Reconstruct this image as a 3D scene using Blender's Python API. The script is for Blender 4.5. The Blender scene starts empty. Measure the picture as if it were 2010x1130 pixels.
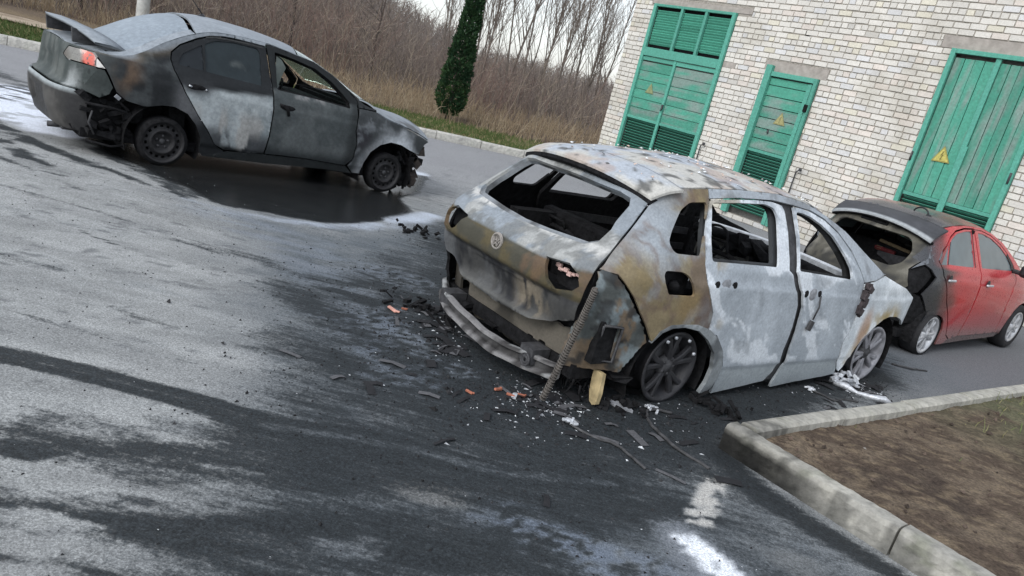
import bpy, bmesh, math, random
import numpy as np
from mathutils import Vector, Matrix
from mathutils.geometry import delaunay_2d_cdt

# ------------------------------------------------------------------ camera, sky, sun, exposure
scene = bpy.context.scene
COL = scene.collection
cam_data = bpy.data.cameras.new('camera')
cam_data.sensor_fit = 'HORIZONTAL'; cam_data.sensor_width = 36.0
cam_data.lens = 36.0 * 1506.31 / 2010.0
cam_data.shift_x = 1.06 / 2010.0; cam_data.shift_y = 16.58 / 2010.0
cam_data.clip_start = 0.05; cam_data.clip_end = 3000
cam = bpy.data.objects.new('camera', cam_data); COL.objects.link(cam)
_r = Vector((0.96881009, 0.06864911, 0.23810567)); _u = Vector((-0.24780438, 0.26838892, 0.93089225)); _w = Vector((0, 0.96086143, -0.27702945))
M = Matrix((( _r.x, _u.x, -_w.x, 0), (_r.y, _u.y, -_w.y, 0), (_r.z, _u.z, -_w.z, 1.7946), (0, 0, 0, 1)))
cam.matrix_world = M
scene.camera = cam

SUN_EL, SUN_ROT = math.radians(38), math.radians(215)
world = bpy.data.worlds.new('World'); scene.world = world; world.use_nodes = True
nt = world.node_tree; nt.nodes.clear()
sky = nt.nodes.new('ShaderNodeTexSky'); sky.sky_type = 'NISHITA'; sky.sun_disc = False
sky.sun_elevation = SUN_EL; sky.sun_rotation = SUN_ROT; sky.air_density = 1.0; sky.dust_density = 0.7; sky.ozone_density = 1.0
hsv = nt.nodes.new('ShaderNodeHueSaturation'); hsv.inputs['Saturation'].default_value = 0.24
bg = nt.nodes.new('ShaderNodeBackground'); bg.inputs['Strength'].default_value = 0.13
wo = nt.nodes.new('ShaderNodeOutputWorld')
# overcast: the vault brightens from the horizon to the zenith
gtc = nt.nodes.new('ShaderNodeTexCoord'); gsx = nt.nodes.new('ShaderNodeSeparateXYZ'); grm = nt.nodes.new('ShaderNodeMapRange'); gmx = nt.nodes.new('ShaderNodeVectorMath'); gmx.operation = 'SCALE'
grm.inputs[1].default_value = 0.0; grm.inputs[2].default_value = 0.75; grm.inputs[3].default_value = 0.62; grm.inputs[4].default_value = 1.6
nt.links.new(gtc.outputs['Generated'], gsx.inputs[0]); nt.links.new(gsx.outputs['Z'], grm.inputs[0]); nt.links.new(grm.outputs[0], gmx.inputs['Scale'])
nt.links.new(sky.outputs[0], hsv.inputs['Color']); nt.links.new(hsv.outputs[0], gmx.inputs[0]); tint = nt.nodes.new('ShaderNodeVectorMath'); tint.operation = 'MULTIPLY'; tint.inputs[1].default_value = (.98, 1.0, 1.02); nt.links.new(gmx.outputs[0], tint.inputs[0]); nt.links.new(tint.outputs[0], bg.inputs['Color']); nt.links.new(bg.outputs[0], wo.inputs[0])
sd = bpy.data.lights.new('sun', 'SUN'); sd.energy = 0.8; sd.angle = math.radians(25); sd.color = (1.0, 0.97, 0.93)
sun = bpy.data.objects.new('sun', sd); COL.objects.link(sun)
sun.rotation_euler = (math.pi / 2 - SUN_EL, 0, math.pi - SUN_ROT)
vs = scene.view_settings; vs.view_transform = 'Standard'; vs.look = 'None'; vs.exposure = 0.84; vs.gamma = 1.0; vs.use_curve_mapping = False

rng = np.random.default_rng(7); random.seed(7)

# ------------------------------------------------------------------ numeric helpers
def pchip(pts):
    xs = np.array([a for a, b in pts], float); ys = np.array([b for a, b in pts], float)
    h = np.diff(xs); d = np.diff(ys) / h; m = np.zeros(len(xs)); m[0] = d[0]; m[-1] = d[-1]
    for i in range(1, len(xs) - 1):
        if d[i-1] * d[i] > 0:
            w1 = 2*h[i] + h[i-1]; w2 = h[i] + 2*h[i-1]; m[i] = (w1 + w2) / (w1/d[i-1] + w2/d[i])
    def f(x):
        x = np.asarray(x, float); c = np.clip(x, xs[0], xs[-1]); i = np.clip(np.searchsorted(xs, c) - 1, 0, len(xs) - 2)
        t = (c - xs[i]) / h[i]
        return ((1+2*t)*(1-t)**2*ys[i] + t*(1-t)**2*h[i]*m[i] + t*t*(3-2*t)*ys[i+1] + t*t*(t-1)*h[i]*m[i+1])
    return f

def ss(a, b, x):
    t = np.clip((np.asarray(x, float) - a) / (b - a), 0, 1); return t*t*(3-2*t)

def _h(i, j, k, seed):
    n = (i.astype(np.int64)*374761393 + j.astype(np.int64)*668265263 + k.astype(np.int64)*2147483647 + seed*1274126177) & 0xFFFFFFFF
    n = ((n ^ (n >> 13)) * 1274126177) & 0xFFFFFFFF
    n = ((n ^ (n >> 16)) * 2246822519) & 0xFFFFFFFF
    return ((n ^ (n >> 15)) & 0xFFFF) / 65535.0

def vn(P, s, seed=0):
    q = np.asarray(P, float) * s; f = np.floor(q); t = q - f; t = t*t*(3-2*t); f = f.astype(np.int64); r = 0
    for a in (0, 1):
        for b in (0, 1):
            for c in (0, 1):
                w = (t[:,0] if a else 1-t[:,0]) * (t[:,1] if b else 1-t[:,1]) * (t[:,2] if c else 1-t[:,2])
                r = r + w * _h(f[:,0]+a, f[:,1]+b, f[:,2]+c, seed)
    return r

def fbm(P, s, seed=0, o=4):
    r = 0; a = .5; n = 0
    for i in range(o):
        r = r + a*vn(P, s*2.03**i, seed+i*17); n += a; a *= .55
    return r / n

def lerp(A, B, t):
    t = np.asarray(t)[:, None]; return np.asarray(A)*(1-t) + np.asarray(B)*t

def blob(P, c, r, soft=.5):
    d = np.linalg.norm((P - np.array(c)) / np.array(r), axis=1); return 1 - ss(1-soft, 1+soft, d)

# ------------------------------------------------------------------ materials
def new_mat(name):
    m = bpy.data.materials.new(name); m.use_nodes = True; n = m.node_tree.nodes; n.clear()
    o = n.new('ShaderNodeOutputMaterial'); b = n.new('ShaderNodeBsdfPrincipled'); m.node_tree.links.new(b.outputs[0], o.inputs[0])
    return m, m.node_tree, b

def mat_plain(name, col, rough=.7, metal=0.0, var=.25, scale=20, bump=.0, bscale=60, spec=.4):
    m, t, b = new_mat(name)
    tc = t.nodes.new('ShaderNodeTexCoord'); nz = t.nodes.new('ShaderNodeTexNoise'); nz.inputs['Scale'].default_value = scale; nz.inputs['Detail'].default_value = 6
    t.links.new(tc.outputs['Object'], nz.inputs['Vector'])
    r = t.nodes.new('ShaderNodeMapRange'); r.inputs[1].default_value = .25; r.inputs[2].default_value = .75; r.inputs[3].default_value = 1-var; r.inputs[4].default_value = 1+var
    t.links.new(nz.outputs['Fac'], r.inputs[0])
    mx = t.nodes.new('ShaderNodeVectorMath'); mx.operation = 'SCALE'; mx.inputs[0].default_value = col[:3]
    t.links.new(r.outputs[0], mx.inputs['Scale']); t.links.new(mx.outputs[0], b.inputs['Base Color'])
    b.inputs['Roughness'].default_value = rough; b.inputs['Metallic'].default_value = metal; b.inputs['Specular IOR Level'].default_value = spec
    if bump:
        n2 = t.nodes.new('ShaderNodeTexNoise'); n2.inputs['Scale'].default_value = bscale; n2.inputs['Detail'].default_value = 5
        t.links.new(tc.outputs['Object'], n2.inputs['Vector'])
        bp = t.nodes.new('ShaderNodeBump'); bp.inputs['Strength'].default_value = bump; bp.inputs['Distance'].default_value = .01
        t.links.new(n2.outputs['Fac'], bp.inputs['Height']); t.links.new(bp.outputs[0], b.inputs['Normal'])
    return m

def mat_attr(name, rough=.8, spec=.3, metal=0., var=.35, scale=35, bump=.25, bscale=45, coat=0., stretch=(1,1,1), dist=.006):
    """surface whose real stains come from the 'stain' colour attribute, broken up by fine noise"""
    m, t, b = new_mat(name)
    at = t.nodes.new('ShaderNodeAttribute'); at.attribute_name = 'stain'
    tc = t.nodes.new('ShaderNodeTexCoord'); mp = t.nodes.new('ShaderNodeMapping'); mp.inputs['Scale'].default_value = stretch
    t.links.new(tc.outputs['Object'], mp.inputs['Vector'])
    nz = t.nodes.new('ShaderNodeTexNoise'); nz.inputs['Scale'].default_value = scale; nz.inputs['Detail'].default_value = 8; nz.inputs['Roughness'].default_value = .65
    t.links.new(mp.outputs[0], nz.inputs['Vector'])
    r = t.nodes.new('ShaderNodeMapRange'); r.inputs[1].default_value = .3; r.inputs[2].default_value = .7; r.inputs[3].default_value = 1-var; r.inputs[4].default_value = 1+var
    t.links.new(nz.outputs['Fac'], r.inputs[0])
    mx = t.nodes.new('ShaderNodeVectorMath'); mx.operation = 'SCALE'
    t.links.new(at.outputs['Color'], mx.inputs[0]); t.links.new(r.outputs[0], mx.inputs['Scale']); t.links.new(mx.outputs[0], b.inputs['Base Color'])
    r2 = t.nodes.new('ShaderNodeMapRange'); r2.inputs[1].default_value = .3; r2.inputs[2].default_value = .7; r2.inputs[3].default_value = rough-.12; r2.inputs[4].default_value = min(1, rough+.12)
    t.links.new(nz.outputs['Fac'], r2.inputs[0]); t.links.new(r2.outputs[0], b.inputs['Roughness'])
    b.inputs['Metallic'].default_value = metal; b.inputs['Specular IOR Level'].default_value = spec; b.inputs['Coat Weight'].default_value = coat
    if bump:
        n2 = t.nodes.new('ShaderNodeTexNoise'); n2.inputs['Scale'].default_value = bscale; n2.inputs['Detail'].default_value = 6
        t.links.new(mp.outputs[0], n2.inputs['Vector'])
        bp = t.nodes.new('ShaderNodeBump'); bp.inputs['Strength'].default_value = bump; bp.inputs['Distance'].default_value = dist
        t.links.new(n2.outputs['Fac'], bp.inputs['Height']); t.links.new(bp.outputs[0], b.inputs['Normal'])
    return m

BURNT = mat_attr('burnt_sheet_metal', rough=.78, spec=.25, bump=.15, var=.20, scale=60, bscale=90, dist=.003)
SOOTY = mat_attr('sooty_paint', rough=.56, spec=.16, bump=.12, var=.22, scale=28)
PAINT = mat_attr('dusty_car_paint', rough=.32, spec=.5, bump=.03, var=.10, scale=60, coat=.35)
CHAR = mat_plain('charred_interior', (.012, .012, .013), rough=.9, var=.6, scale=25, bump=.8, bscale=40, spec=.15)
DARKMETAL = mat_plain('scorched_metal', (.045, .045, .048), rough=.65, var=.5, scale=30, bump=.3)
GREYMETAL = mat_plain('ashen_metal', (.26, .27, .29), rough=.7, var=.4, scale=30, bump=.3)
ALLOY_BURNT = mat_plain('dark_burnt_alloy', (.024, .024, .027), rough=.6, metal=.0, var=.4, scale=18, bump=.15)
ALLOY_GREY = mat_plain('greyed_alloy', (.25, .25, .27), rough=.55, metal=.2, var=.45, scale=14, bump=.15)
ALLOY = mat_plain('silver_alloy', (.52, .53, .55), rough=.4, metal=.5, var=.2, scale=14)
STEELWHEEL = mat_plain('sooty_steel_wheel', (.016, .0155, .017), rough=.6, var=.5, scale=25, bump=.2)
RUBBER = mat_plain('tyre_rubber', (.018, .018, .02), rough=.8, var=.3, scale=30, bump=.2)
BLACKPLASTIC = mat_plain('black_plastic', (.012, .012, .014), rough=.45, var=.3, scale=15, bump=.1, spec=.5)
MELTALU = mat_plain('melted_aluminium', (.55, .57, .60), rough=.45, metal=.4, var=.35, scale=40, bump=.5)
WOOD = mat_plain('scorched_strip', (.42, .33, .18), rough=.8, var=.5, scale=12, bump=.4)

def mat_glass(name, tint, rough=.06, alpha=None, trans=1.0, spec=.5):
    m, t, b = new_mat(name)
    b.inputs['Base Color'].default_value = (*tint, 1); b.inputs['Roughness'].default_value = rough
    b.inputs['Transmission Weight'].default_value = trans; b.inputs['IOR'].default_value = 1.45; b.inputs['Specular IOR Level'].default_value = spec
    return m
SOOTGLASS = mat_attr('soot_coated_glass', rough=.40, spec=.22, bump=.0, var=.15, scale=12)
SKYGLASS = mat_plain('sky_toned_glass', (.13, .165, .18), rough=.13, var=.12, scale=6, spec=.8)  # opaque panes; the reflected sky is put into their blue-grey colour
WINDGLASS = mat_glass('greenish_windscreen_glass', (.55, .75, .66), rough=.12)

# ------------------------------------------------------------------ object helpers
def link(name, me, parent=None, mat=None):
    o = bpy.data.objects.new(name, me); COL.objects.link(o)
    if parent is not None: o.parent = parent
    if mat is not None and not me.materials: me.materials.append(mat)
    return o

def tag(o, label=None, cat=None, group=None, kind=None):
    if label: o['label'] = label
    if cat: o['category'] = cat
    if group: o['group'] = group
    if kind: o['kind'] = kind
    return o

def empty(name, loc=(0,0,0), rz=0, ry=0):
    o = bpy.data.objects.new(name, None); o.empty_display_size = .2; COL.objects.link(o); o.location = loc; o.rotation_euler = (0, ry, rz)
    return o

def mesh_np(name, V, F, smooth=True, stain=None, mat=None, parent=None, fmat=None):
    me = bpy.data.meshes.new(name); me.from_pydata([tuple(v) for v in np.asarray(V).tolist()], [], [tuple(f) for f in F])
    if smooth is True: me.polygons.foreach_set('use_smooth', [True]*len(me.polygons))
    elif smooth is not False: me.polygons.foreach_set('use_smooth', list(smooth))
    if stain is not None:
        a = me.color_attributes.new('stain', 'FLOAT_COLOR', 'POINT'); S = np.ones((len(V), 4), np.float32); S[:, :stain.shape[1]] = stain; a.data.foreach_set('color', S.ravel())
    me.update()
    return link(name, me, parent, mat)

class MB:
    """collects simple solids into one mesh"""
    def __init__(s): s.v = []; s.f = []; s.c = []; s.sm = []
    def add(s, V, F, col=None, smooth=False):
        b = len(s.v); s.v += [tuple(map(float, p)) for p in V]; s.f += [tuple(i+b for i in f) for f in F]; s.sm += [smooth]*len(F)
        s.c += [tuple(col) if col is not None else (1, 1, 1)]*len(V); return s
    def box(s, c, d, R=None, col=None, bev=0.0):
        hx, hy, hz = d[0]/2, d[1]/2, d[2]/2
        if bev <= 0:
            V = [(x, y, z) for x in (-hx, hx) for y in (-hy, hy) for z in (-hz, hz)]
            F = [(0,1,3,2),(4,6,7,5),(0,4,5,1),(2,3,7,6),(0,2,6,4),(1,5,7,3)]
        else:
            bm = bmesh.new(); bmesh.ops.create_cube(bm, size=1); bmesh.ops.scale(bm, vec=d, verts=bm.verts)
            bmesh.ops.bevel(bm, geom=list(bm.edges), offset=bev, segments=2, affect='EDGES', profile=.5)
            bm.verts.index_update(); V = [tuple(v.co) for v in bm.verts]; F = [tuple(v.index for v in f.verts) for f in bm.faces]; bm.free()
        V = np.array(V)
        if R is not None: V = V @ np.array(R).T
        return s.add(V + np.array(c), F, col)
    def jbox(s, c, d, R=None, col=None, j=.38):
        V = np.array([(x, y, z) for x in (-.5, .5) for y in (-.5, .5) for z in (-.5, .5)])*(1+np.random.default_rng(len(s.v)).uniform(-j, j*1.6, (8, 3)))*np.array(d)
        if R is not None: V = V @ np.array(R).T
        return s.add(V+np.array(c), [(0,1,3,2),(4,6,7,5),(0,4,5,1),(2,3,7,6),(0,2,6,4),(1,5,7,3)], col)
    def tube(s, pts, r, n=8, col=None, cap=True):
        pts = [Vector(p) for p in pts]; rr = r if hasattr(r, '__len__') else [r]*len(pts); V = []; F = []
        ref = Vector((0, 0, 1)); prev = None
        for i, p in enumerate(pts):
            d = (pts[min(i+1, len(pts)-1)] - pts[max(i-1, 0)])
            d = d.normalized() if d.length > 1e-9 else Vector((0, 0, 1))
            if prev is None:
                a = d.cross(ref if abs(d.dot(ref)) < .95 else Vector((1, 0, 0))).normalized()
            else:
                a = (prev - d*prev.dot(d)); a = a.normalized() if a.length > 1e-6 else d.orthogonal().normalized()
            prev = a; b = d.cross(a)
            for k in range(n):
                t = 2*math.pi*k/n; V.append(p + (a*math.cos(t) + b*math.sin(t))*rr[i])
        for i in range(len(pts)-1):
            for k in range(n): F.append((i*n+k, i*n+(k+1) % n, (i+1)*n+(k+1) % n, (i+1)*n+k))
        if cap: F.append(tuple(range(n-1, -1, -1))); F.append(tuple((len(pts)-1)*n+k for k in range(n)))
        return s.add(V, F, col, True)
    def lathe(s, prof, n=32, axis='y', c=(0,0,0), col=None, closed=False):
        """prof: (radius, along-axis)"""
        V = []; F = []; m = len(prof)
        for k in range(n):
            t = 2*math.pi*k/n
            for r, a in prof:
                p = (r*math.cos(t), a, r*math.sin(t)) if axis == 'y' else (r*math.cos(t), r*math.sin(t), a)
                V.append((p[0]+c[0], p[1]+c[1], p[2]+c[2]))
        for k in range(n):
            for i in range(m if closed else m-1):
                j = (i+1) % m; F.append((k*m+i, k*m+j, ((k+1) % n)*m+j, ((k+1) % n)*m+i))
        return s.add(V, F, col, True)
    def prism(s, poly, y0, y1, plane='xz', col=None):
        """extrude a polygon given in a plane"""
        n = len(poly)
        f = {'xz': lambda a, b, h: (a, h, b), 'xy': lambda a, b, h: (a, b, h), 'yz': lambda a, b, h: (h, a, b)}[plane]
        V = [f(a, b, y0) for a, b in poly] + [f(a, b, y1) for a, b in poly]
        F = [tuple(range(n)), tuple(range(2*n-1, n-1, -1))] + [(i, i+n, (i+1) % n+n, (i+1) % n) for i in range(n)]
        return s.add(V, F, col)
    def build(s, name, mat, parent=None, stain=False, fix=True):
        me = bpy.data.meshes.new(name); me.from_pydata(s.v, [], s.f); me.polygons.foreach_set('use_smooth', s.sm)
        if stain:
            a = me.color_attributes.new('stain', 'FLOAT_COLOR', 'POINT'); S = np.ones((len(s.v), 4), np.float32); S[:, :3] = np.array(s.c); a.data.foreach_set('color', S.ravel())
        if fix:
            bm = bmesh.new(); bm.from_mesh(me); bmesh.ops.recalc_face_normals(bm, faces=bm.faces); bm.to_mesh(me); bm.free()
        me.update()
        return link(name, me, parent, mat)

def copy_tree(o, parent=None, name=None):
    c = o.copy(); COL.objects.link(c)
    if parent is not None: c.parent = parent
    for ch in [k for k in bpy.data.objects if k.parent == o]: copy_tree(ch, c)
    return c

# ------------------------------------------------------------------ car body surfaces
class Body:
    def __init__(s, hw, xr, xf, xc, nr, nf, ze, zc, pt=2.6):
        s.hw, s.xr, s.xf, s.ze, s.zc = map(pchip, (hw, xr, xf, ze, zc)); s.xc, s.nr, s.nf, s.pt = xc, nr, nf, pt
    def Y(s, x, z):
        x = np.asarray(x, float); z = np.asarray(z, float)
        a = (s.xc-x)/(s.xc-s.xr(z)); b = (x-s.xc)/(s.xf(z)-s.xc)
        r = np.where(x < s.xc, 1-np.clip(a, 0, .9995)**s.nr, 1-np.clip(b, 0, .9995)**s.nf)
        return s.hw(z) * r**(1/np.where(x < s.xc, s.nr, s.nf))
    def X(s, y, z):
        r = 1-np.clip(np.abs(y)/s.hw(z), 0, .9995)**s.nr; return s.xc-(s.xc-s.xr(z))*r**(1/s.nr)
    def XF(s, y, z):
        r = 1-np.clip(np.abs(y)/s.hw(z), 0, .9995)**s.nf; return s.xc+(s.xf(z)-s.xc)*r**(1/s.nf)
    def T(s, x, v):
        ze = s.ze(x); return ze+(s.zc(x)-ze)*(1-np.clip(np.abs(v), 0, 1)**s.pt)

def inpoly(P, poly):
    x, y = P[:, 0], P[:, 1]; r = np.zeros(len(P), bool); n = len(poly)
    for i in range(n):
        x1, y1 = poly[i]; x2, y2 = poly[(i+1) % n]
        if y1 == y2: continue
        c = ((y1 > y) != (y2 > y)) & (x < (x2-x1)*(y-y1)/(y2-y1)+x1); r ^= c
    return r

def dist_edges(P, poly):
    d = np.full(len(P), 1e9); n = len(poly)
    for i in range(n):
        a = np.array(poly[i]); b = np.array(poly[(i+1) % n]); ab = b-a; L = max(ab@ab, 1e-12)
        t = np.clip(((P-a)@ab)/L, 0, 1); d = np.minimum(d, np.linalg.norm(P-(a+t[:, None]*ab), axis=1))
    return d

def densify(poly, res):
    o = []
    for i in range(len(poly)):
        a = np.array(poly[i], float); b = np.array(poly[(i+1) % len(poly)], float); k = max(1, int(np.linalg.norm(b-a)/res+.5))
        for j in range(k): o.append(tuple(a+(b-a)*j/k))
    return o

def rounded(poly, r=.04, seg=4):
    """round the corners of a polygon"""
    o = []; n = len(poly)
    for i in range(n):
        p0, p, p1 = (np.array(poly[(i+k) % n], float) for k in (-1, 0, 1))
        d0, d1 = p0-p, p1-p; l0, l1 = np.linalg.norm(d0), np.linalg.norm(d1)
        k = min(r, .45*l0, .45*l1); a = p+d0/l0*k; b = p+d1/l1*k
        for j in range(seg+1):
            t = j/seg; o.append(tuple((1-t)**2*a+2*t*(1-t)*p+t*t*b))
    return o

def shrink(poly, g):
    n = len(poly); A = sum(poly[i][0]*poly[(i+1) % n][1]-poly[(i+1) % n][0]*poly[i][1] for i in range(n)); s = 1 if A > 0 else -1; o = []
    for i in range(n):
        p0, p, p1 = (np.array(poly[(i+k) % n], float) for k in (-1, 0, 1))
        e0 = p-p0; e1 = p1-p; e0 = e0/max(np.linalg.norm(e0), 1e-9); e1 = e1/max(np.linalg.norm(e1), 1e-9)
        n0 = s*np.array((-e0[1], e0[0])); n1 = s*np.array((-e1[1], e1[0])); m = n0+n1; L = m@m
        o.append(tuple(p + (m*2/L*g if L > .5 else n0*g)))
    return o

TS = .65
def panel(name, parent, B, chart, outline, mat, stain, holes=(), th=.018, res=.035, side=-1, off=0.0, gap=.004, dent=None, at=0.0, inner='soot', rag=0.0):
    """sheet-metal panel: outline (and holes) drawn on one chart of the body surface, meshed finely, thickened inwards"""
    if inner == 'soot': inner = None if mat in (SOOTGLASS, SKYGLASS, WINDGLASS) else CHAR
    if chart == 'T': outline = [(a, b*TS) for a, b in outline]; holes = [[(a, b*TS) for a, b in h] for h in holes]
    if gap: outline = shrink(outline, gap)
    loops = [densify(outline, res)] + [densify(h, res) for h in holes]
    if rag:
        q_ = np.random.default_rng(len(loops[0])); loops[0] = [(x+rag*q_.normal(), y+rag*q_.normal()) for x, y in loops[0]]; outline = loops[0]
    V = []; E = []
    for l in loops:
        b = len(V); V += l; E += [(b+i, b+(i+1) % len(l)) for i in range(len(l))]
    arr = np.array(outline); lo, hi = arr.min(0), arr.max(0)
    gx, gy = np.meshgrid(np.arange(lo[0]+res*.5, hi[0], res), np.arange(lo[1]+res*.5, hi[1], res)); G = np.stack([gx.ravel(), gy.ravel()], 1)
    if len(G):
        k = inpoly(G, outline)
        for h in holes: k &= ~inpoly(G, h)
        G = G[k]
        for l in [outline]+list(holes):
            if len(G): G = G[dist_edges(G, l) > .45*res]
        V = V + [tuple(g) for g in G]
    r = delaunay_2d_cdt([Vector(v) for v in V], E, [], 0, 1e-6)
    P = np.array([(v.x, v.y) for v in r[0]]); T = np.array([f for f in r[2] if len(f) == 3])
    cen = P[T].mean(1); k = inpoly(cen, outline)
    for h in holes: k &= ~inpoly(cen, h)
    T = T[k]
    a, b = P[:, 0], P[:, 1]
    if chart == 'S': Q = np.stack([a, side*(B.Y(a, b)-off), b], 1)
    elif chart == 'R': Q = np.stack([B.X(a, b)+off, a, b], 1)
    elif chart == 'F': Q = np.stack([B.XF(a, b)-off, a, b], 1)
    elif chart == 'P': Q = np.stack([np.full(len(a), at), a, b], 1)
    else:
        v = b/TS; Q = np.stack([a, v*B.Y(a, B.ze(a)), B.T(a, v)-off], 1)
    used = np.unique(T); mp = -np.ones(len(Q), int); mp[used] = np.arange(len(used)); Q = Q[used]; T = mp[T]
    out = {'S': np.array((0, side, .0)), 'R': np.array((-1, 0, .0)), 'F': np.array((1, 0, 0)), 'P': np.array((-1, 0, 0)), 'T': np.array((0, 0, 1))}[chart]
    n = np.cross(Q[T[:, 1]]-Q[T[:, 0]], Q[T[:, 2]]-Q[T[:, 0]]); fl = (n@out) < 0; T[fl] = T[fl][:, ::-1]; n[fl] *= -1
    N = np.zeros_like(Q)
    for i in range(3): np.add.at(N, T[:, i], n)
    N /= np.maximum(np.linalg.norm(N, axis=1), 1e-12)[:, None]
    if dent is not None: Q = Q + N*dent(Q)[:, None]
    I = Q-N*th; nv = len(Q)
    cnt = {}
    for t in T.tolist():
        for i in range(3):
            e = (t[i], t[(i+1) % 3]); cnt[e] = cnt.get(e, 0)+1
    bd = [e for e in cnt if (e[1], e[0]) not in cnt]
    VV = [Q, I]; F = T.tolist()+(T[:, ::-1]+nv).tolist(); base = 2*nv; W = []; idx = {}
    bv = sorted({i for e in bd for i in e}); mid = {v: j for j, v in enumerate(bv)}; m = len(bv)
    if m: VV += [Q[bv], I[bv]]
    F += [(base+mid[b_], base+mid[a_], base+m+mid[a_], base+m+mid[b_]) for a_, b_ in bd]
    VV = np.concatenate(VV); S = stain(np.concatenate([Q, Q] + ([Q[bv], Q[bv]] if m else [])))
    sm = [True]*(2*len(T))+[False]*len(bd)
    o = mesh_np(name, VV, F, sm, S, mat, parent); o.data.materials.append(inner or mat)
    if inner: k = len(T); o.data.polygons.foreach_set('material_index', [0]*k+[1]*k+[1 if (chart == 'S' and side > 0) else 0]*len(bd))
    return o

# colours that the metal itself has (linear)
C_ASHBLUE = np.array((.40,.45,.50)); C_WHITE = np.array((.62,.66,.70)); C_GREY = np.array((.19,.20,.21)); C_DARK = np.array((.035,.037,.040))
C_RUSTY = np.array((.30,.22,.11)); C_RUSTR = np.array((.25,.11,.055)); C_OLIVE = np.array((.13,.125,.085)); C_PINK = np.array((.52,.40,.34)); C_CREAM = np.array((.50,.49,.45))
def const(c, var=.2, s=6, seed=3):
    c = np.array(c); return lambda P: c[None]*(1-var+2*var*fbm(P, s, seed))[:, None]

# ------------------------------------------------------------------ shared car pieces
def arch_points(c, r, a0, a1, n=14): return [(c[0]+r*math.cos(math.radians(a0+(a1-a0)*i/n)), c[1]+r*math.sin(math.radians(a0+(a1-a0)*i/n))) for i in range(n+1)]

def wheel_housing(parent, cx, cz, y0, y1, r=.37):
    mb = MB(); n = 18; V = []; F = []
    for k in range(n+1):
        t = math.pi*(-.12+1.24*k/n); V += [(cx+r*math.cos(t), y0, cz+r*math.sin(t)), (cx+r*math.cos(t), y1, cz+r*math.sin(t))]
    for k in range(n): F.append((2*k, 2*k+2, 2*k+3, 2*k+1))
    F.append(tuple(2*k+1 for k in range(n+1))); mb.add(V, F, smooth=False); return mb.build('wheel_housing', CHAR, parent)

def alloy_wheel(name, parent, c, side, R, spokes, mat, width=.19, tyre=None, double=True, spread=.13, yaw=0.0, flat=0.0, dish=.03):
    """rim barrel with lip, spokes and hub; outer face at y = c[1]"""
    o = -side  # towards the car's middle
    w = MB(); y = lambda d: c[1] + (-side)*d*-1*-1 if False else c[1]-side*d
    prof = [(R, 0), (R+.004, .008), (R-.006, .014), (R-.022, .02), (R-.03, .05), (R-.055, .10), (R-.045, width-.03), (R-.02, width-.015), (R, width)]
    inner = [(R-.012, width), (R-.06, width-.03), (R-.07, .10), (R-.045, .05), (R-.034, .02), (R-.018, 0)]
    w.lathe([(r, -side*d) for r, d in prof+inner], 48, 'y', c, closed=True)
    rim = w.build(name, mat, parent)
    s = MB()
    for k in range(spokes):
        for da in ((-spread, spread) if double else (0,)):
            t = 2*math.pi*k/spokes+.3+yaw; hub = t+da*.45; tip = t+da
            wd0, wd1 = (.016, .021) if double else (.034, .05)
            V = []
            for rr, ang, wd, dep, thk in ((.05, hub, wd0, dish, .03), (R*.55, (hub+tip)/2, (wd0+wd1)/2, dish*.6, .028), (R-.03, tip, wd1, .012, .03)):
                px, pz = rr*math.cos(ang), rr*math.sin(ang); tx, tz = -math.sin(ang), math.cos(ang)
                for sx, dd in ((-1, dep+.006), (-.55, dep), (.55, dep), (1, dep+.006), (1, dep+thk), (-1, dep+thk)):
                    V.append((c[0]+px+tx*wd*sx, c[1]-side*dd, c[2]+pz+tz*wd*sx))
            F = []
            for i in range(2):
                for q in range(6): F.append((i*6+q, i*6+(q+1) % 6, (i+1)*6+(q+1) % 6, (i+1)*6+q))
            s.add(V, F, smooth=False)
    s.build('spokes', mat, rim)
    h = MB(); h.lathe([(0, -side*(dish-.008)), (.028, -side*(dish-.008)), (.034, -side*dish), (.07, -side*(dish+.004)), (.075, -side*(dish+.04))], 24, 'y', c)
    for k in range(5):
        t = 2*math.pi*k/5; h.lathe([(0, -side*(dish-.002)), (.010, -side*(dish-.002)), (.011, -side*(dish+.01))], 8, 'y', (c[0]+.052*math.cos(t), c[1], c[2]+.052*math.sin(t)))
    h.build('hub', mat if mat is ALLOY else DARKMETAL, rim)
    d = MB(); d.lathe([(.05, -side*.075), (R-.075, -side*.075), (R-.075, -side*.10), (.05, -side*.10)], 32, 'y', c); d.build('brake_disc', DARKMETAL, rim)
    if tyre:
        t = MB(); Ro = R+tyre
        t.lathe([(R-.005, -side*.012), (R+tyre*.35, -side*-.008), (Ro-.02, -side*.0), (Ro, -side*.022), (Ro+.002, -side*width*.5), (Ro, -side*(width-.02)), (Ro-.02, -side*width), (R+tyre*.3, -side*(width+.01)), (R-.005, -side*(width-.01))], 48, 'y', c)
        if flat:
            t.v = [(x, y_, max(z, 0.004)) for x, y_, z in t.v]
        t.build('tyre', RUBBER, rim)
    return rim

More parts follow.
